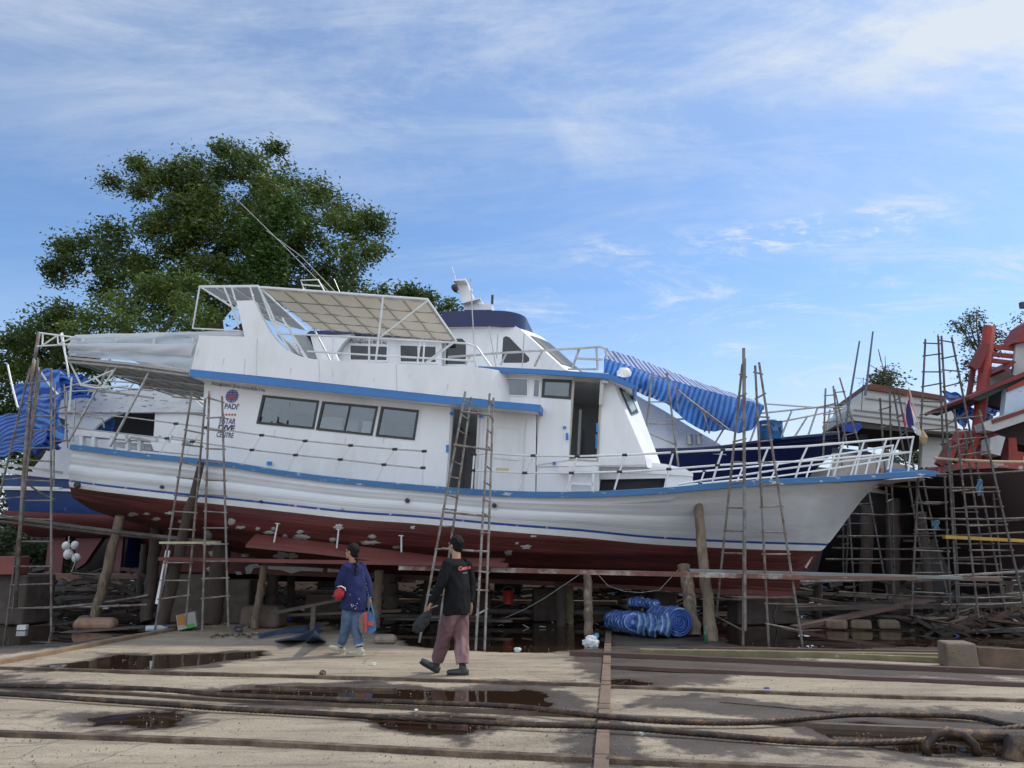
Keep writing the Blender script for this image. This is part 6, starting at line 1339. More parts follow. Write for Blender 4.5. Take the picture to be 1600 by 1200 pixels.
o = mb.build('bare_branch', BARK); o.location = tw; tag(o, 'bare twigs sticking up from the small feathery tree', 'twigs')
sparse('bare twiggy tree at the right edge above the red cabin', 1610, 520, 30, 40, [(1600,515,5),(1592,500,4),(1605,495,5)], 53, per=14)
for (cx, cy, Y, r_, M, sd_, lb) in [(1438, 712, 33, 30, LEAF3, 61, 'grey-green bush between the bow rail and the white cabin'), (1316, 868, 30, 26, LEAF2, 62, 'sunlit bush seen under the bow'), (1425, 870, 31, 30, LEAF3, 63, 'dim bush seen through the ladders under the rusty white hull'), (20, 852, 27, 34, LEAF3, 64, 'dry grassy bush at the left edge under the blue hull'), (75, 862, 27, 26, LEAF3, 65, 'dry grassy bush behind the white fenders')]:
    bb = at(cx, 862, Y); bb.z = 0; mktree(lb, bb, [LB(cx + dx, cy + dy, r_ * .6, Y) for dx, dy in ((-r_ * .6, 0), (r_ * .5, 4), (0, -r_ * .4), (0, r_ * .5), (-r_ * .8, 14), (r_ * .8, 16))], M, 90, .17, sd_, [[bb, at(cx, cy, Y), at(cx + 2, cy - r_ * .5, Y)]], .08, sub=34, spread=.2, cat='bush', name='bush')
# far-off wood closing the horizon
rs = np.random.RandomState(77); fl = []
for k in range(90):
    x = -75 + 150 * k / 89 + rs.uniform(-1, 1); y = 52 + rs.uniform(-4, 8); h_ = rs.uniform(2.5, 4.5) + (2.0 if x < -12 else 0)
    fl += [((x, y, h_ * .45), (2.6, 2, h_ * .55)), ((x + rs.uniform(-1, 1), y, h_ * .8), (1.8, 1.5, h_ * .4))]
V, Q = leaves(fl, 60, .4, 78, 9, .5); o = fastmesh('far_wood', V, Q, LEAF0, None, False); tag(o, 'dark line of far-off trees closing the horizon behind the yard', 'wood', kind='stuff')

# ---------------- left background boat and tarpaulins ----------------
F3 = Frame((-16.5, 23.0, 0), R(-6), R(0))
lb_ = eframe('moored_boat', 'old boat with blue and red hull and scraped white cabin, behind the stern', 'boat', F3)
def P3(ps, y): return [(lambda q: (q.x, q.z))(F3.l(p[0], p[1], y)) for p in ps]
def band(px_top, px_bot, y0, bul, nm, M, par=lb_, Fr=F3, n=10, ymirror=5.0):
    mb = MB(); rows = []
    m_ = 30
    for i in range(m_ + 1):
        t = i / m_; a = [Fr.l(p[0], p[1], y0) for p in px_top]; b = [Fr.l(p[0], p[1], y0) for p in px_bot]; a, b = curve(a, t), curve(b, t)
        rows.append([a.lerp(b, j / n) + Vector((0, bul * (j / n) ** 2, 0)) for j in range(n + 1)])
    mb.grid(rows); mb.grid([[Vector((p.x, 2 * y0 + ymirror - p.y if False else y0 + ymirror, p.z)) for p in r_] for r_ in rows]); mb.grid([[r_[0], Vector((r_[0].x, y0 + ymirror, r_[0].z))] for r_ in rows]); mb.grid([[p, Vector((p.x, y0 + ymirror, p.z))] for p in rows[0]]); mb.grid([[p, Vector((p.x, y0 + ymirror, p.z))] for p in rows[-1]])
    return mb.build(nm, M, par, True, R(35))
OLDB = mat('old_blue_hull', (.010, .05, .20), .45, .25, 2, bump=.3, bscale=8, mcol3=(.35, .38, .42), mask3=(.66, .69), m3scale=3)
OLDR = mat('old_red_hull', (.15, .045, .05), .6, .25, 1.5, bump=.4, bscale=8)
SCR = mat('scraped_white', (.62, .63, .65), .5, .08, 2, mcol3=(.16, .18, .24), mask3=(.58, .60), m3scale=6, stretch=(.5, 1, 2.2), col2=(.52, .53, .55), mask=(.5, .6), mscale=2)
band([(6,742),(150,744),(300,765)], [(6,797),(150,803),(300,812)], 0, .2, 'hull_topsides', OLDB)
band([(4,797),(150,803),(300,812)], [(14,838),(150,838),(300,838)], .22, .9, 'hull_bottom', OLDR)
mb = MB(); mb.slab(P3([(-5,731),(90,742),(200,748),(200,752),(90,748),(-5,738)], -.1), -.12, 0); mb.build('rub_rail', WHITE, lb_)
mb = MB(); mb.slab(P3([(3,760),(90,763),(200,768),(200,772),(90,767),(3,765)], -.06), -.08, 0); mb.build('rub_strake', WHITE, lb_)
mb = MB(); mb.slab(P3([(50,733),(66,715),(80,692),(82,745),(52,741)], .3), .3, .4); mb.build('side_wing', WHITE, lb_)
cab = [(101,617),(170,610),(247,610),(300,620),(322,640),(322,745),(78,745),(80,690),(82,645)]
h1 = [(146,672),(158,661),(175,651),(193,645),(243,645),(240,690),(148,686)]; h2 = [(86,650),(104,656),(106,667),(85,666)]
mb = MB(); mb.slab([P3(cab, .3), P3(h1, .3), P3(h2, .3)], .28, .38); mb.slab([P3([(82,645),(322,645),(322,745),(80,745)], .3)], 3.2, 3.3)
mb.build('cabin_wall', WHITE, lb_)
mb = MB(); mb.slab(P3([(101,617),(170,610),(247,610),(300,620),(322,640),(322,644.5),(190,644.5),(82,645)], .2), .18, .277); mb.build('scraped_panel', SCR, lb_)
rp_ = P3([(99,616),(247,609),(300,619),(300,622),(247,612),(99,619)], .3); mb = MB(); mb.slab(rp_, .381, 3.3); mb.build('cabin_roof', WHITE, lb_)
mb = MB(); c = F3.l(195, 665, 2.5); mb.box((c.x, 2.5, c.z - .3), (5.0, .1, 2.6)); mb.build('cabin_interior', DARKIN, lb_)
for px_ in (153, 162, 171):
    mb = MB(); p = F3.l(px_, 668, 1.2); mb.box((p.x, 1.2, p.z), (.22, .1, .55), (0, R(8), 0)); mb.build('hanging_cloth', mat('cloth_blue', (.03, .14, .42), .7, .3, 6), lb_)
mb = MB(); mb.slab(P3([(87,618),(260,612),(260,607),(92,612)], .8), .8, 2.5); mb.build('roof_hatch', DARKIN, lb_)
for (px_, py_, w_) in [(88, 868, .55), (180, 864, .5)]:
    mb = MB(); p = F3.l(px_, py_, 1.5); mb.box((p.x, 1.5, p.z), (w_, .12, 1.25)); mb.build('rudder', OLDR, lb_)
mb = MB(); mb.slab(P3([(118,840),(160,840),(133,880),(118,890)], 1.4), 1.4, 1.6); mb.build('propeller_bracket', OLDR, lb_)
fe = empty('fenders', 'bunch of round white fenders hanging under the blue and red hull', 'fenders', at(110, 865, 21))
for i, (px_, py_, r_) in enumerate([(107,866,.125),(117,852,.10),(119,872,.11),(103,853,.10)]):
    mb = MB(); p = at(px_, py_, 21) - fe.location; ball(mb, p, (r_, r_, r_ * 1.15)); mb.build('fender', mat('fender_white', (.62, .62, .60), .45, .12, 5), fe, True)
mb = MB(); mb.tube([at(a, b, 20.9) - fe.location for a, b in [(108,838),(106,850),(110,862),(118,870),(117,880),(111,895)]], .012, 5); mb.build('cord', PUTTY, fe)
def sheet(label, c4, Y4, period, name='tarpaulin', axis=1, wav=.1, M=None, nu=50, nv=34, skew=0.0, seed=0):
    """c4: four picture corners (tl,tr,br,bl) with distances"""
    P4 = [at(p[0], p[1], y) for p, y in zip(c4, Y4)]; base = P4[3].copy(); rows, uv = [], []
    nrm = (P4[1] - P4[0]).cross(P4[3] - P4[0]).normalized()
    if nrm.y > 0: nrm = -nrm
    Wt, Ht = (P4[1] - P4[0]).length, (P4[3] - P4[0]).length
    for i in range(nu + 1):
        r_ = []
        for j in range(nv + 1):
            u_, v_ = i / nu, j / nv; p = P4[0].lerp(P4[1], u_).lerp(P4[3].lerp(P4[2], u_), v_)
            k = mnoise.noise(Vector((u_ * 2.2 + seed, v_ * 1.8, seed))) * 1.6 + mnoise.noise(Vector((u_ * 6 + seed, v_ * 4, 2))) * .5 + math.sin(u_ * 5 + v_ * 4 + seed) * .3
            p = p + nrm * k * wav + Vector((mnoise.noise(Vector((v_ * 4, seed, u_))) * .22, 0, mnoise.noise(Vector((u_ * 5, seed + 3, v_))) * .15)); r_.append(p - base)
            uv.append((u_ * Wt + k * .03, v_ * Ht + skew * u_ * Wt + k * .05))
        rows.append(r_)
    mb = MB(); mb.grid(rows); o = mb.build(name, M, None, True); set_suv(o, uv); o.location = base; tag(o, label, 'tarpaulin'); return o
TARPH = striped('tarp_bands', (.012, .07, .36), (.09, .25, .62), .15, 1, .35, .5, trans=.25)
TARPH2 = striped('tarp_bands_navy', (.010, .03, .20), (.05, .18, .55), .15, 1, .35, .5, trans=.2)
sheet('upper blue striped tarpaulin behind the left scaffolding', [(16,606),(95,572),(102,690),(34,640)], [21.5,21.2,21,21.6], .2, M=TARPH, wav=.13, seed=1)
sheet('blue tarpaulin with fine stripes spread behind the stern frame', [(60,578),(132,582),(150,622),(84,626)], [22,22,22.2,21.8], .2, M=TARPH2, wav=.12, seed=6)
sheet('lower blue tarpaulin falling down to the left edge', [(-30,650),(84,640),(72,690),(-40,728)], [21.4,21.2,20.9,21.0], .2, M=TARPH2, wav=.12, seed=9, skew=.3)
sheet('dark blue tarpaulin edge hanging beside the blue hull', [(50,684),(104,662),(98,700),(40,712)], [21.8,21.8,21.6,21.8], .2, M=TARPH2, wav=.08, seed=12, nu=30, nv=16)
sheet('middle blue tarpaulin folded under the scraped white cabin front', [(34,636),(86,620),(84,672),(30,680)], [21.3,21.0,21.0,21.2], .2, M=TARPH, wav=.1, seed=15, nu=30, nv=20)

# ---------------- right background boats ----------------
F4 = Frame((8.5, 22.5, 0), R(-9), R(1.5))
cb = eframe('cabin_boat', 'white planked boat cabin with rusty brown roof edge, behind the small flag', 'boat', F4)
def P4_(ps, y): return [(lambda q: (q.x, q.z))(F4.l(p[0], p[1], y)) for p in ps]
PLW = mat('white_planks', (.52, .51, .49), .6, .12, 2, bump=.3, bscale=8, stretch=(.3, 1, 2), mcol3=(.22, .19, .16), mask3=(.62, .66), m3scale=4)
RBR = mat('rusty_roof', (.15, .055, .035), .7, .3, 4, bump=.5)
body4 = [(1352,607),(1420,616),(1477,626),(1490,640),(1497,672),(1495,678),(1420,668),(1335,657),(1331,646),(1329,637),(1336,627),(1348,619)]
mb = MB(); mb.slab(P4_(body4, 0), 0, 3.6); mb.build('cabin_side', PLW, cb)
for (a, b) in [((1352,622),(1486,638)), ((1334,640),(1495,658)), ((1333,648),(1496,667))]:
    mb = MB(); p, q_ = F4.l(*a, -.02), F4.l(*b, -.02); mb.bar(p, q_, .05, .035); mb.build('side_batten', mat('batten_grey', (.30, .29, .28), .7), cb)
mb = MB(); mb.slab(P4_([(1351,601),(1365,600),(1478,619),(1478,626),(1352,608)], -.08), -.1, 3.7); mb.build('roof_edge', RBR, cb)
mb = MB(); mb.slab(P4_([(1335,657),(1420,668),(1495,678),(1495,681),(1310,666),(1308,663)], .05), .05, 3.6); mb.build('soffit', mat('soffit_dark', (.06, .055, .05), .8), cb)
for a, b in [((1345,661),(1352,720)), ((1357,662),(1346,720))]: pass
mb = MB(); mb.slab(P4_([(1346,660),(1356,661),(1353,960),(1343,960)], 1.0), 1.0, 1.3); mb.build('support_post', mat('post_grey', (.10, .11, .14), .7), cb)
mb = MB(); mb.slab(P4_([(1443,672),(1495,680),(1490,730),(1440,730)], .6), .6, .75); mb.build('lower_wall', PLW, cb)
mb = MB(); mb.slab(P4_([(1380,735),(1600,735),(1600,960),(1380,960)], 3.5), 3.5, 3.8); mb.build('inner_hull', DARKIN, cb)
mb = MB(); mb.slab(P4_([(1321,663),(1345,660),(1347,668),(1338,676),(1321,674)], -.6), -.6, -.2); o = mb.build('blue_roll', mat('roll_blue', (.02, .05, .32), .6, .2, 5), cb)
for p in [((1316,695),(1343,533)), ((1352,618),(1364,518))]:
    a, b = F4.l(*p[0], -.4), F4.l(*p[1], -.4); mb = MB(); mb.tube([a, b], [.036, .024], 8); mb.build('upright_pole', mat('pole_blue', (.10, .12, .17), .5), cb)
mb = MB(); mb.tube([F4.l(1336,590,-.4), F4.l(1360,594,-.4)], .008, 4); mb.tube([F4.l(1349,590,-.4), F4.l(1346,640,-.4)], .01, 4); mb.build('wire', BLACKF, cb)
# dark hulls far behind, seen only between the props
for (x0, y0, L_, h_, lb) in [(-17, 31, 13, 2.6, 'long dark old hull far behind, seen between the props at the left'), (-2.5, 30, 12, 2.4, 'long dark old hull far behind the keel in the middle'), (10.5, 27.5, 14, 3.0, 'long dark old hull in the shade behind the right ladders')]:
    e = empty('old_hull', lb, 'boat', (x0, y0, 0), (0, 0, R(-7))); mb = MB(); rows = []
    for i in range(25):
        t = i / 24; bw = 2.0 * (1 - abs(2 * t - 1) ** 3.0) + .05; x = L_ * t; zt = h_ + .8 * (2 * t - 1) ** 2; rows.append([Vector((x, y_ * bw * (1 if k else .9), z_)) for (y_, z_, k) in ((-1, zt, 1), (-.97, zt * .6, 1), (-.7, .9, 1), (-.05, .35, 0), (.05, .35, 0), (.7, .9, 1), (.97, zt * .6, 1), (1, zt, 1))])
    mb.grid(rows, closed=True, caps=True); mb.build('hull', mat('old_dark_hull', (.03, .024, .024), .7, .35, 1.5, bump=.4), e, True, R(40))
    mb = MB(); mb.grid([[r_[0] + Vector((0, -.05, -.08)), r_[0] + Vector((0, -.05, .08)), r_[0] + Vector((0, .1, .08)), r_[0] + Vector((0, .1, -.08))] for r_ in rows], closed=True, caps=True); mb.build('gunwale', WOODB, e)
    for k in range(3): mb = MB(); mb.box((L_ * (.2 + .3 * k), 0, .19), (1.0, .7, .38)); mb.build('keel_block', WOODG, e)
# rusty white hull
F5 = Frame((8.0, 20.0, 0), R(-9), R(0)); rh = eframe('rusty_boat', 'old white steel hull streaked with rust, behind the bow', 'boat', F5)
RW = mat('rusty_white', (.50, .46, .42), .6, .12, 2, bump=.3, bscale=8, col2=(.36, .30, .26), mask=(.5, .7), mscale=2, mcol3=(.26, .10, .04), mask3=(.58, .66), m3scale=2.4, stretch=(1.3, 1, .35))
topc = [(1300,708),(1353,712),(1424,726),(1480,752),(1531,784)]; knc = [(1300,762),(1353,767),(1434,777),(1490,785),(1533,789)]; lowc = [(1290,930),(1350,935),(1420,935),(1460,905),(1500,830)]
def hb5(t): return 1.0 * max(0.02, (1 - t ** 2.2))
ra, rb, rc = [], [], []
for s_ in (-1, 1):
    A5, B5 = MB(), MB(); r1, r2 = [], []
    for i in range(31):
        t = i / 30; y0 = 2.0 - 2.0 * (1 - t ** 2.4) * 1
        a, b, c_ = [curve([F5.l(p[0], p[1], 0) for p in cc], t) for cc in (topc, knc, lowc)]
        Yb = 1.6 * (1 - t ** 2.4); f_ = lambda v_, k: Vector((v_.x, 1.6 + s_ * Yb * k, v_.z))
        r1.append([f_(a.lerp(b, j / 5), 1 - .05 * j / 5) for j in range(6)]); r2.append([f_(b.lerp(c_, j / 8), (1 - (j / 8) ** 2) * .95) for j in range(9)])
    A5.grid(r1); B5.grid(r2)
    ra.append(A5); rb.append(B5)
for A5 in ra: A5.build('hull_topsides', RW, rh, True)
for B5 in rb: B5.build('hull_bottom', mat('black_hull', (.018, .014, .016), .6, .3, 2), rh, True)
mb = MB(); mb.grid([[Vector((p.x, 1.6 - 1.6 * (1 - t ** 2.4) - .03, p.z + q_)) for q_ in (0, .14)] for t, p in [(i / 30, curve([F5.l(a, b, 0) for a, b in topc[:4]], i / 30)) for i in range(20)]]); mb.build('gunwale', mat('gunwale_navy', (.02, .03, .06), .5), rh)
# red wooden boat at the right edge
F6 = Frame((9.5, 17.0, 0), R(-4), R(0)); rb6 = eframe('wooden_boat', 'big red and white wooden fishing boat cut by the right edge', 'boat', F6)
def P6(ps, y): return [(lambda q: (q.x, q.z))(F6.l(p[0], p[1], y)) for p in ps]
REDW = mat('red_boat_paint', (.27, .028, .018), .6, .2, 3, bump=.35, bscale=10, col2=(.17, .022, .018), mask=(.45, .65), mscale=4)
REDD = mat('dark_red_boat', (.15, .02, .02), .6, .25, 3, bump=.4); HUL = mat('dark_maroon_hull', (.020, .009, .010), .8, .3, 2, bump=.4, stretch=(.4, 1, 2))
BWH = mat('blue_white_planks', (.42, .50, .60), .55, .1, 3, bump=.3, mcol3=(.2, .22, .25), mask3=(.64, .67), m3scale=6); GPL = mat('grey_planks', (.42, .43, .43), .65, .12, 3, bump=.3, mcol3=(.18, .18, .18), mask3=(.63, .67), m3scale=5)
tc6 = [(1432,742),(1460,733),(1500,727),(1560,724),(1680,735)]; bc6 = [(1433,744),(1470,756),(1507,775),(1548,805),(1600,960)]
r_ = []
mb = MB()
for i in range(31):
    t = i / 30; a, b = curve([F6.l(p[0], p[1], 0) for p in tc6], t), curve([F6.l(p[0], p[1], 0) for p in bc6], t); Yb = 2.2 * min(1, t * 2.2) ** .6
    r_.append([Vector((lerp(a.x, b.x, (j / 9)), 2.2 - Yb * math.cos(j / 9 * math.pi / 2) ** .5 if j < 9 else 2.2, lerp(a.z, b.z, j / 9))) for j in range(10)])
mb.grid(r_); mb.grid([[Vector((p.x, 4.4 - p.y, p.z)) for p in q_] for q_ in r_]); mb.build('hull', HUL, rb6, True, R(40))
mb = MB(); mb.grid([[q_[0] + Vector((0, -.06, -.10)), q_[0] + Vector((0, -.06, .05)), q_[0] + Vector((0, .25, .06)), q_[0] + Vector((0, .25, -.1))] for q_ in r_], closed=True); mb.build('gunwale', mat('worn_red_rail', (.26, .05, .045), .6, .2, 3, mcol3=(.42, .38, .36), mask3=(.56, .62), m3scale=4), rb6)
for i, (x0, y0, x1, y1) in enumerate([(1466,727,1487,690),(1478,726,1500,672),(1494,724,1512,672),(1509,723,1528,674),(1524,722,1545,676),(1540,722,1553,678)]):
    mb = MB(); a, b = F6.l(x0, y0, .25), F6.l(x1, y1, .25); mb.bar(a, b, .16, .14); mb.build('rib', REDW if i % 2 else REDD, rb6)
mb = MB(); mb.slab(P6([(1548,684),(1560,680),(1571,683),(1563,712),(1546,708)], -.2), -.2, .3); mb.build('sternpost_head', GPL, rb6)
mb = MB(); mb.slab(P6([(1576,684),(1588,684),(1590,705),(1600,707),(1600,722),(1576,722)], 0), 0, .3); mb.build('frame_timber', REDW, rb6)
mb = MB(); a, b = F6.l(1526, 690, .5), F6.l(1546, 512, .5); mb.tube([a, b, b + (b - a).normalized() * .05], [.13, .13, .07], 12); mb.build('samson_post', REDW, rb6, True, R(50))
mb = MB(); mb.slab(P6([(1516,571),(1536,535),(1548,538),(1532,575),(1524,577)], .3), .3, .45); mb.slab(P6([(1530,560),(1537,560),(1524,640),(1517,655),(1520,620)], .35), .62, .7); mb.build('post_board', REDD, rb6)
for (a, b) in [((1549,541),(1592,546)), ((1548,553),(1592,558)), ((1547,563),(1590,568))]:
    mb = MB(); mb.bar(F6.l(*a, .5), F6.l(*b, .5), .06, .10); mb.build('rail_board', REDW, rb6)
mb = MB(); mb.bar(F6.l(1590, 575, .5), F6.l(1588, 543, .5), .1, .1); mb.build('rail_post', REDW, rb6)
mb = MB(); mb.slab(P6([(1546,572),(1580,576),(1582,590),(1560,604),(1541,606)], .9), .9, 1.0); mb.build('rear_wall', GPL, rb6)
mb = MB(); mb.slab(P6([(1588,536),(1640,520),(1640,598),(1583,586)], .4), .4, .5); mb.build('upper_wall', GPL, rb6)
mb = MB(); mb.slab(P6([(1586,535),(1602,505),(1640,480),(1640,525),(1600,534)], .2), .2, .8); mb.build('gable', REDW, rb6)
mb = MB(); mb.slab(P6([(1567,577),(1583,562),(1588,566),(1572,580)], .2), .2, 1.2); mb.build('roof_board', REDD, rb6)
mb = MB(); mb.slab(P6([(1514,619),(1560,598),(1640,565),(1640,573),(1560,604),(1516,624)], -.2), -.2, 2.0); mb.build('roof_edge', REDD, rb6)
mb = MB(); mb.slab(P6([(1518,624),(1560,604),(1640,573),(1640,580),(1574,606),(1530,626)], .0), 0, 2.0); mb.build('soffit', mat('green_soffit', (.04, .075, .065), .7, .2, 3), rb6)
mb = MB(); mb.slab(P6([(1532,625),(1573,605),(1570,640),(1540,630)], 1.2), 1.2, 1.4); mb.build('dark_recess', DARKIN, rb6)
mb = MB(); mb.slab(P6([(1573,607),(1640,575),(1640,630),(1569,648)], -.1), -.1, .1); mb.build('side_wall', BWH, rb6)
mb = MB(); mb.slab(P6([(1574,606),(1640,573),(1640,586),(1574,612)], -.14), -.14, -.101); mb.build('wall_trim', REDW, rb6)
mb = MB(); mb.slab(P6([(1536,661),(1569,648),(1640,622),(1640,645),(1553,674),(1540,672)], -.3), -.3, .1); mb.build('deck_edge', GPL, rb6)
mb = MB(); mb.slab(P6([(1550,656),(1640,626),(1640,632),(1551,662)], -.33), -.33, -.301); mb.build('edge_trim', REDD, rb6)
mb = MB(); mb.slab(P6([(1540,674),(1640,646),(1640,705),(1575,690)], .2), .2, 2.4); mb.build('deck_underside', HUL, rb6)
mb = MB(); a = F6.l(1599, 477, .1); mb.box(a, (.14, .1, .14)); mb.tube([a, a + Vector((.5, 0, .1))], .02, 5); mb.build('floodlight', BLACKF, rb6)
sheet('blue striped tarpaulin hung between the white cabin and the red post', [(1470,612),(1524,620),(1524,648),(1502,664)], [18.9,18.7,18.6,18.8], .2, M=TARPH, wav=.07, seed=21, nu=34, nv=24)
sheet('blue striped tarpaulin end under the red roof edge', [(1536,632),(1570,638),(1560,645),(1533,656)], [18.8,18.8,18.7,18.7], .2, M=TARPH, wav=.05, seed=24, nu=24, nv=12)
# flag at the bow
fp_ = at(1440, 672, 14.6); fg = empty('flag', 'small limp flag with red, white and blue stripes at the bow', 'flag', fp_)
mb = MB(); mb.tube([at(1420, 606, 14.8) - fp_, at(1442, 690, 14.5) - fp_], .015, 6); mb.build('flagpole', mat('flag_pole', (.45, .40, .32), .6), fg)
FR_, FW_, FB_ = mat('flag_red', (.55, .03, .05), .7, .1, 9), mat('flag_white', (.66, .66, .68), .7, .06, 9), mat('flag_blue', (.03, .03, .17), .7, .1, 9)
rt = [(1420,613),(1424,625),(1429,640),(1434,655)]; lf = [(1417,632),(1413,645),(1411,655),(1412,664)]
def fpnt(u_, v_):   # u along the pole, v away from it
    a = curve([at(p[0], p[1], 14.75) - fp_ for p in rt], u_); b = curve([at(p[0], p[1], 14.6) - fp_ for p in lf], u_); p = a.lerp(b, v_); return p + Vector((0, .05 * math.sin(v_ * 9 + u_ * 3), .012 * math.sin(v_ * 8) - .10 * math.sin(math.pi * v_) * u_ ** 2))
for v0, v1, M_ in ((0, .17, FR_), (.17, .33, FW_), (.33, .67, FB_), (.67, .84, FW_), (.84, 1, FR_)):
    mb = MB(); mb.grid([[fpnt(i / 14, lerp(v0, v1, j / 6)) for j in range(7)] for i in range(15)]); mb.build('stripe', M_, fg, True)
mb = MB(); base_ = at(1436, 680, 14.3)
mb.grid([[at(1424 + 14 * i / 6 + 6 * j / 6, 664 + i * 1.5 + j * 2.2, 14.3 + .1 * math.sin(i * 1.7 + j)) - base_ for j in range(7)] for i in range(7)]); o = mb.build('rag', CANW, None, True); o.location = base_; tag(o, 'pale rag tied to the bow rail end below the flag', 'rag')
mb = MB(); mb.tube([at(1440, 672, 14.3) - base_, at(1443, 684, 14.3) - base_, at(1444, 694, 14.3) - base_], [.03, .08, .03], 8); o = mb.build('straw_bundle', mat('straw', (.35, .25, .14), .8)); o.location = base_; tag(o, 'brown bundle hanging beside the pale rag at the bow', 'bundle')
# ---------------- small things in the yard ----------------
SPR = striped('roll_stripe', (.03, .09, .36), (.30, .38, .56), .085, 0, .45, .5, c3=(.05, .14, .40))
SPR2 = striped('bundle_stripe', (.05, .13, .36), (.30, .40, .48), .10, 0, .45, .5, c3=(.10, .22, .40))
def roll(label, a, b, ra, rb, M, seed, wob=.12, squash=.8, spiral=False, Y=None, tie=()):
    p, q_ = a, b; base = (p + q_) / 2; base.z = 0; e = empty('tarpaulin_roll', label, 'tarpaulin', base); rows, uv = [], []; t_ = (q_ - p).normalized(); s_ = t_.cross(Vector((0, 0, 1))).normalized(); u2 = s_.cross(t_); L_ = (q_ - p).length; n_ = 60
    for i in range(n_ + 1):
        t = i / n_; c = p.lerp(q_, t) - base; r_ = lerp(ra, rb, t) * (1 - .0 * t)
        for tt_, ww in tie: r_ *= 1 - ww * math.exp(-((t - tt_) / .035) ** 2)
        r_ *= min(1, .55 + 6 * min(t, 1 - t)) if not spiral else 1
        row_ = []
        for k in range(36):
            an = 2 * math.pi * k / 36; nn = mnoise.noise(Vector((math.cos(an) * 1.5, math.sin(an) * 1.5, t * 5 + seed))) * wob * 2 + mnoise.noise(Vector((math.cos(an) * 4, math.sin(an) * 4, t * 14 + seed))) * wob
            row_.append(c + (s_ * math.cos(an) + u2 * math.sin(an) * squash) * r_ * (1 + nn)); uv.append((t * L_ + .03 * math.sin(an * 2 + seed), 0))
        rows.append(row_)
    mb = MB(); mb.grid(rows, closed=True, caps=True); o = mb.build('sheet', M, e, True); set_suv(o, uv); return e, rows, s_, u2, t_
a, b = gr(962, 991), gr(1003, 996); a.z = b.z = .23
roll('striped tarpaulin roll at the left end of the pile, on the timber strip', a + Vector((-.05, .35, 0)), b + Vector((-.05, .1, 0)), .2, .25, SPR, 1, .10)
a, b = gr(995, 996), gr(1050, 998); a.z = b.z = .22
roll('pale tied tarpaulin bundle in the middle of the pile', a, b, .23, .22, SPR2, 4, .16, tie=((.3, .25), (.62, .3)))
a, b = gr(985, 985), gr(1030, 990); a.z = b.z = .52
roll('small folded tarpaulin bundle on top of the pile', a, b, .13, .11, SPR, 7, .14, tie=((.5, .25),))
# the big roll seen end-on, with its spiral end
c = gr(1062, 997); c.z = .27; e, rows, s_, u2, t_ = roll('big rolled tarpaulin with its spiral end facing the camera, right end of the pile', c + Vector((-.25, .75, 0)), c, .25, .265, SPR, 11, .05, .95, True)
mb = MB(); pts = []; cc = c - Vector((e.location.x, e.location.y, 0)) + t_ * .012
for k in range(150):
    th = k * .21; r_ = .02 + .24 * k / 150; pts.append(cc + s_ * math.cos(th) * r_ + u2 * math.sin(th) * r_ * .95 + t_ * (.015 * math.sin(k * .3)))
mb.tube(pts, .012, 6); mb.build('spiral_end', mat('spiral_blue', (.05, .12, .38), .45, .35, 20), e, True)
# anchor
an = gr(470, 1000); ac = empty('anchor', 'blue painted plough anchor with rope lying on the concrete by the kerb', 'anchor', an); AB = mat('anchor_blue', (.035, .065, .13), .5, .3, 8, bump=.3)
def ag(px, py, z=0): return gr(px, py, z) - an
mb = MB(); mb.add([ag(430, 1003, .0), ag(455, 998, .16), ag(495, 984, .16), ag(505, 986, .05), ag(480, 1002, .0)], [(0, 1, 2, 3, 4)]); o = mb.build('fluke', AB, ac); o.modifiers.new('s', 'SOLIDIFY').thickness = .025
mb = MB(); mb.add([ag(478, 1003, .0), ag(510, 1002, .0), ag(498, 990, .34), ag(492, 985, .36), ag(488, 992, .2)], [(0, 1, 2, 3, 4)]); o = mb.build('fluke', AB, ac); o.modifiers.new('s', 'SOLIDIFY').thickness = .03
mb = MB(); mb.bar(ag(405, 994, .05), ag(500, 978, .12), .05, .07); mb.build('shank', AB, ac)
mb = MB(); rg = random.Random(3); pts = [ag(405 - k * 2.2, 991 - 2 * math.sin(k * .7) + rg.uniform(-2, 2), .03 + .02 * math.sin(k)) for k in range(36)]; mb.tube(pts, .016, 6); mb.build('rope', mat('rope_tan', (.28, .22, .15), .9), ac, True)
mb = MB(); mb.tube([ag(372 + 6 * math.cos(k * .7), 983 + 3 * math.sin(k * .7), .02 + .01 * k) for k in range(12)], .018, 6); mb.build('rope', mat('rope_blue', (.03, .04, .09), .9), ac, True)
# wood trestle behind the anchor
mb = MB(); p = at(478, 980, 14.6); p.z = 0; mb.bar(Vector((-.6, -.1, .38)), Vector((.6, .4, .62)), .25, .04); mb.bar(Vector((.1, .1, 0)), Vector((.1, .1, .5)), .08); o = mb.build('plank', WOODG); o.location = p; tag(o, 'weathered plank propped up behind the anchor', 'plank')
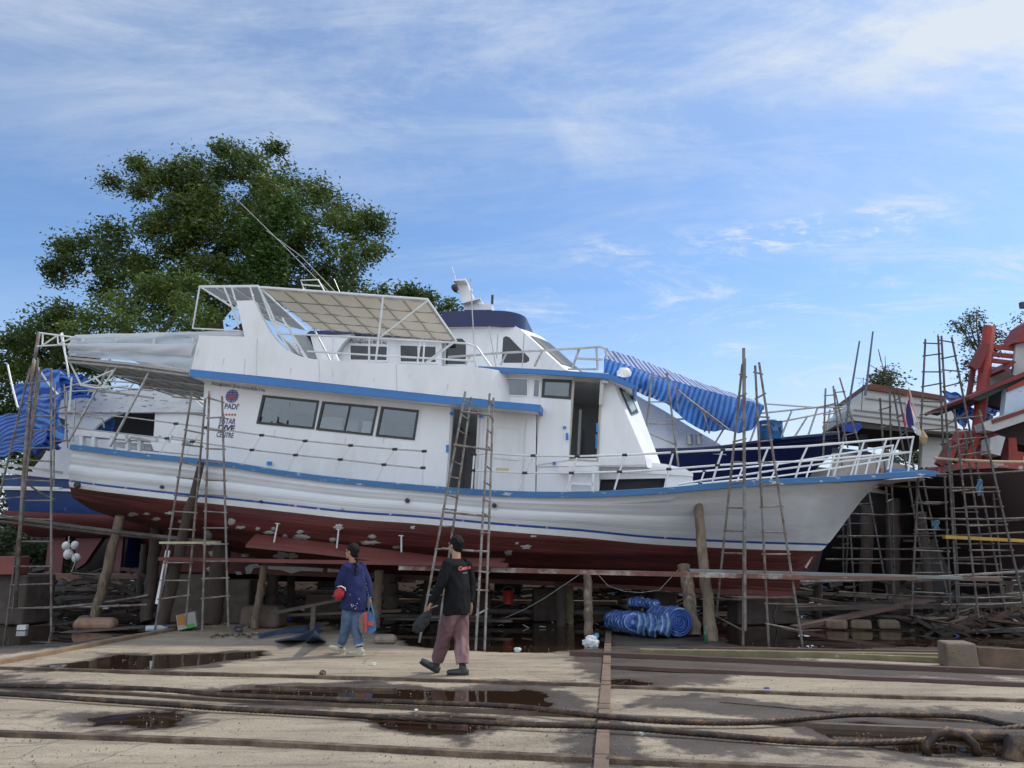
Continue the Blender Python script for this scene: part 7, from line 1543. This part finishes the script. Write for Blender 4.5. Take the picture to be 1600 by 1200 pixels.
# litter and small objects
def small(kind, px, py, label, cat, **k):
    p = gr(px, py); rg = random.Random(px * 3 + py)
    if kind == 'bottle':
        e = empty('plastic_bottle', label, cat, p); mb = MB(); z = k.get('s', 1); rt = Matrix.Rotation(R(88), 3, 'Y') @ Matrix.Rotation(0, 3, 'Z') if k.get('lie') else Matrix.Identity(3)
        rt = Matrix.Rotation(R(k.get('rz', 0)), 3, 'Z') @ rt; mb.lathe([(.03 * z, 0), (.034 * z, .01), (.034 * z, .15 * z), (.028 * z, .18 * z), (.012 * z, .21 * z), (.012 * z, .23 * z)], (0, 0, .035 * z if k.get('lie') else 0), 14, rt); mb.build('bottle_body', k.get('M', MATS['clear_plastic']), e, True)
        mb = MB(); mb.lathe([(.015 * z, .23 * z), (.015 * z, .25 * z)], (0, 0, .035 * z if k.get('lie') else 0), 10, rt); mb.build('cap', mat('cap_blue', (.05, .2, .5), .5), e); return e
    if kind == 'bag':
        mb = MB(); r_ = k.get('r', .12); n_ = 14; rows = []
        for i in range(n_ + 1):
            th = math.pi * (i + .05) / (n_ + .1); rows.append([Vector((math.sin(th) * math.cos(a), math.sin(th) * math.sin(a) * .8, max(-.75, math.cos(th)) * .7)) * r_ * (1 + .5 * mnoise.noise(Vector((math.cos(a) * 2 * math.sin(th), math.sin(a) * 2, i * .4 + px)))) + Vector((0, 0, r_ * .52)) for a in [2 * math.pi * j / 18 for j in range(18)]])
        mb.grid(rows, closed=True, caps=True); o = mb.build(k.get('name', 'plastic_bag'), k.get('M', MATS['canvas_white']), None, k.get('smooth', False)); o.location = p; tag(o, label, cat); return o
    if kind == 'box':
        mb = MB(); d = k['d']; mb.box((0, 0, d[2] / 2), d, (R(k.get('rx', 0)), R(k.get('ry', 0)), R(k.get('rz', 0)))); o = mb.build(k.get('name', 'carton'), k['M']); o.location = p + Vector((0, 0, k.get('z', 0))); tag(o, label, cat); return o
SOF = mat('styrofoam', (.6, .6, .57), .8, .1, 9)
small('box', 35, 984, 'small white foam block on the mud at the left', 'foam block', d=(.16, .12, .09), M=SOF, rz=10, name='foam_block')
small('bottle', 228, 987, 'clear plastic bottle lying beside the kerb by the ladder foot', 'bottle', lie=True, s=1.6, rz=5)
small('box', 260, 984, 'flat white foam piece by the ladder foot', 'foam block', d=(.22, .08, .03), M=SOF, rz=-6, name='foam_block')
small('box', 158, 966, 'white foam slab on top of the red-brown log', 'foam block', d=(.3, .1, .06), M=SOF, rz=6, name='foam_block', z=.2)
small('bottle', 1103, 1005, 'green glass bottle standing at the foot of the tall prop', 'bottle', M=mat('green_glass', (.03, .09, .05), .12, 0), s=1.05)
small('bag', 923, 1010, 'white plastic bag lying in the puddle by the upright prop', 'plastic bag', r=.13)
small('bottle', 931, 1000, 'pale blue plastic bottle behind the white bag in the puddle', 'bottle', lie=True, s=1.4, rz=80, M=mat('blue_plastic', (.1, .3, .5), .3, 0))
small('bag', 809, 1018, 'crumpled scrap of white plastic at the puddle edge', 'plastic scrap', r=.05, name='plastic_scrap')
small('bag', 584, 1040, 'small crumpled silver wrapper on the dry concrete between the two people', 'wrapper', r=.035, name='wrapper', M=SOF)
small('bag', 504, 1054, 'small dark ring-shaped lid on the concrete below the anchor', 'lid', r=.04, name='lid', M=RAILM)
small('bag', 650, 1112, 'small pale stone by the near cable end shackle', 'stone', r=.02, name='stone', M=SOF)
small('box', 1198, 1076, 'tiny blue scrap on the dry concrete before the beams', 'scrap', d=(.05, .03, .015), M=mat('scrap_blue', (.03, .1, .4), .6), name='scrap')
small('bag', 1002, 1148, 'small white shell-like scrap beside the near cable', 'scrap', r=.03, name='scrap', M=SOF)
bxp = at(294, 955, 15.3); bxp.z = .05; bx = empty('milk_crate_bag', 'orange, white and green carton with a carry handle between the ladders', 'carton', bxp)
mb = MB(); mb.box((0, 0, .14), (.34, .16, .28), (0, R(-12), R(10))); mb.build('carton', mat('carton_white', (.32, .32, .30), .6, .1, 9), bx)
mb = MB(); mb.box((-.08, -.09, .16), (.14, .012, .2), (0, R(-12), R(10))); mb.build('orange_panel', mat('carton_orange', (.36, .16, .03), .6), bx)
mb = MB(); mb.box((.1, -.08, .05), (.14, .012, .07), (0, R(-12), R(10))); mb.build('green_panel', mat('carton_green', (.06, .3, .05), .6), bx)
mb = MB(); mb.tube([Vector((.02 + .09 * math.cos(a), 0, .28 + .12 * math.sin(a))) for a in np.linspace(0, math.pi, 9)], .008, 5); mb.build('handle', BLACKF, bx)
bx.name = 'drink_carton'
small('box', 367, 962, 'pale grey board leaning on the dark keel block', 'board', d=(.15, .03, .32), M=PUTTY, ry=8, name='board')
p = at(249, 960, 15.2); mb = MB(); mb.box((0, 0, .5), (.08, .04, 1.0), (0, R(6), 0)); o = mb.build('batten', BOOTW); o.location = Vector((p.x, p.y, .5)); tag(o, 'white batten tied to the ladder left of the rough prop', 'batten')
bk = at(794, 935, 17.5); e = empty('bucket', 'red bucket on the timbers under the keel, right of the door ladders', 'bucket', Vector((bk.x, bk.y, .35)))
mb = MB(); mb.lathe([(.10, 0), (.13, .26), (.14, .27), (.135, .28), (.12, .26), (.10, .03)], (0, 0, 0), 18); mb.build('pail', mat('bucket_red', (.42, .05, .03), .5, .1), e, True, R(40)); mb = MB(); mb.tube([Vector((.13 * math.cos(a), 0, .27 + .1 * math.sin(a))) for a in np.linspace(0, math.pi, 9)], .006, 5); mb.build('handle', GREYM, e)
bk = at(1034, 925, 17.0); e = small('bottle', 1034, 945, 'clear water bottle standing on the wooden stump behind the rolls', 'bottle', s=1.5); e.location = Vector((at(1034, 940, 17.1).x, 17.1, .62))
# cords and hanging ropes
for i, (ps, Yp, lb) in enumerate([([(905,898),(880,915),(850,935),(820,952),(790,965)], 14.6, 'thin cord sagging from the upright prop towards the red bucket'), ([(932,895),(950,915),(975,924),(1000,926),(1030,922),(1060,890)], 14.6, 'thin cord sagging between the upright prop and the short thick prop'), ([(1214,945),(1208,965),(1215,985),(1222,1000)], 15.5, 'loop of dark hose hanging behind the bow ladders')]):
    p0 = at(*ps[0], Yp); mb = MB(); mb.tube([at(a, b, Yp) - p0 for a, b in ps], .004 if i < 2 else .02, 5); o = mb.build('cord', PUTTY if i < 2 else BLACKF, None, True); o.location = p0; tag(o, lb, 'cord')
for (px, py, w_, h_, Yp, lb) in [(1530, 762, 8, 26, 14.9, 'blue-grey rag knotted on the right ladders below the red boat'), (1462, 820, 10, 14, 15.2, 'small pale blue rag on a rung under the rusty white hull')]:
    p0 = at(px, py, Yp); mb = MB(); mb.grid([[at(px - w_ / 2 + w_ * i / 5 + 1.5 * math.sin(j), py - h_ / 2 + h_ * j / 8, Yp + .04 * math.sin(i * 2 + j)) - p0 for i in range(6)] for j in range(9)]); o = mb.build('rag', mat('rag_blue', (.10, .22, .32), .85), None, True); o.location = p0; o.modifiers.new('s', 'SOLIDIFY').thickness = .01; tag(o, lb, 'rag')
# heaps of timber in the shade: each plank by itself
rg = random.Random(12)
kinds = ['long', 'short', 'split', 'dark', 'pale', 'narrow', 'broad', 'rough', 'warped', 'wet', 'grey', 'brown']
def plank_at(px, py, Yp, L_, ang, dims, M, label, z=None, pitch=0.0):
    c = at(px, py, Yp); c.z = z if z is not None else max(c.z, dims[1] / 2); mb = MB(); mb.box((0, 0, 0), (L_, dims[0], dims[1])); o = mb.build('plank', M); o.location = c; o.rotation_euler = (0, -R(pitch), R(ang)); tag(o, label, 'plank'); return o
PALE = mat('pale_plank_wood', (.17, .125, .085), .8, .3, 5, bump=.5)
for (px, py, Yp, L_, ang, d, M, lb, pt) in [
    (1395,948,16.2,4.6,-14,(.24,.08),WOODG,'long weathered plank on top of the timber heap behind the bow ladder',2), (1350,958,16.0,3.2,12,(.26,.07),WOODB,'brown plank rising to the right in the timber heap',9),
    (1430,960,16.6,4.2,-10,(.22,.06),WOODG,'grey plank crossing behind the timber heap',-8), (1500,972,15.8,4.0,-14,(.2,.05),WOODG,'warped plank in the shade under the right ladders',-4),
    (1290,948,17,2.6,-5,(.3,.1),WOODB,'thick brown baulk behind the foot of the bow',0), (1560,985,14.6,2.4,-12,(.2,.06),WOODG,'wet plank at the right edge behind the square block',3),
    (640,962,16.5,3.4,-8,(.22,.06),WOODG,'plank on the mud behind the man',0), (700,968,15.9,2.6,-12,(.18,.05),WOODG,'narrow plank at the back of the dark puddle',0), (830,955,17.6,4.2,-9,(.25,.08),WOODG,'weathered plank beyond the dark puddle',0), (790,940,18.8,5.2,-9,(.25,.08),PALE,'pale plank far under the keel behind the bucket',0),
    (520,958,16.5,2.8,3,(.2,.05),PALE,'pale plank end left of the woman in the shade',2), (445,985,14.9,1.6,24,(.16,.04),WOODG,'short grey plank leaning over the mud behind the anchor',8),
    (130,935,18.5,4.2,-5,(.3,.1),WOODG,'low baulk in the shade left of the leaning prop',0), (90,900,20,4.5,-5,(.3,.12),WOODB,'brown baulk far behind the left ladders',0), (60,920,19,3,-3,(.25,.08),WOODG,'grey plank behind the left end ladder',0), (150,985,15.4,3.6,8,(.5,.02),WOODG,'broad sheet of dark board on the water at the left',3),
    (430,925,20.5,4,-9,(.3,.1),PALE,'pale baulk far behind the keel blocks at the left',0), (1480,935,17.8,5,-8,(.25,.06),WOODG,'long plank deep in the shade under the dark hull',4), (1330,930,18.5,3,-6,(.22,.06),PALE,'pale plank seen behind the bow foot',-3), (1360,838,20,1.6,-4,(.2,.06),PALE,'pale board laid high on the scaffold under the white cabin',0), (1450,845,20,1.3,-4,(.2,.06),PALE,'second pale board high on the scaffold, right of the first',0)]:
    o = plank_at(px, py, Yp, L_, ang, d, M, lb, pitch=pt)
    if py < 850: o.location.z = at(px, py, Yp).z
for i, (px, py) in enumerate([(1307,966), (1345,967), (1388,968)]):
    block(px, py + 8, 15.7, (.40, .36, .17), PALE, ['leftmost of the three cut wood chocks before the timber heap', 'middle one of the three cut wood chocks', 'rightmost of the three cut wood chocks'][i], 'wood_chock', 'chock', R(-30 + i * 6), .05)
# heaps nobody could count
def rubble(name, label, regions, n_, M, seed, smin=.04, smax=.22):
    rs = random.Random(seed); mb = MB()
    for _ in range(n_):
        px0, px1, Y0, Y1, zmax = rs.choice(regions); px = rs.uniform(px0, px1); Y = rs.uniform(Y0, Y1); p = at(px, 870, Y); p.z = rs.uniform(0, 1) ** 2 * zmax + .02; s_ = rs.uniform(smin, smax); mb.box(p, (s_ * rs.uniform(1, 6), s_ * .6, s_ * rs.uniform(.15, .5)), (rs.uniform(-.4, .4), rs.uniform(-.5, .5), rs.uniform(-.6, .4)))
    o = mb.build(name, M); tag(o, label, 'debris', kind='stuff'); return o
RG_ = [(0, 260, 17.5, 24, 1.0), (380, 640, 17.5, 25, .5), (640, 1000, 18, 26, .5), (1000, 1250, 17, 25, .6), (1260, 1640, 16.2, 24, .9), (1430, 1640, 14.5, 16, .25)]
rubble('wood_debris', 'dark scattered timber scraps in the shade under the boats', RG_, 1000, mat('debris_dark', (.045, .036, .030), .9, .4, 4), 1)
rubble('brown_debris', 'brown broken boards among the scraps under the boats', RG_, 350, mat('debris_brown', (.075, .045, .034), .9, .4, 4), 2)
rubble('pale_litter', 'small pale litter scattered on the mud under the boats', RG_ + [(200, 1000, 15.6, 17, .05)], 240, SOF, 3, .010, .032)
rubble('blue_litter', 'small blue plastic litter scattered under the boats', RG_, 60, MATS['scrap_blue'], 4, .03, .09)
rs = random.Random(9); mb = MB()
for _ in range(1500):
    px = rs.uniform(-50, 1650); py = rs.uniform(1005, 1200); p = gr(px, py); s_ = rs.uniform(.003, .010); mb.box(p + Vector((0, 0, s_ * .2)), (s_ * rs.uniform(1, 2), s_, s_ * .7), (rs.uniform(0, 3), rs.uniform(0, 3), rs.uniform(0, 3)))
o = mb.build('grit', mat('grit', (.24, .21, .17), .9, .4, 3)); tag(o, 'loose grit and tiny chips scattered over the concrete', 'grit', kind='stuff')
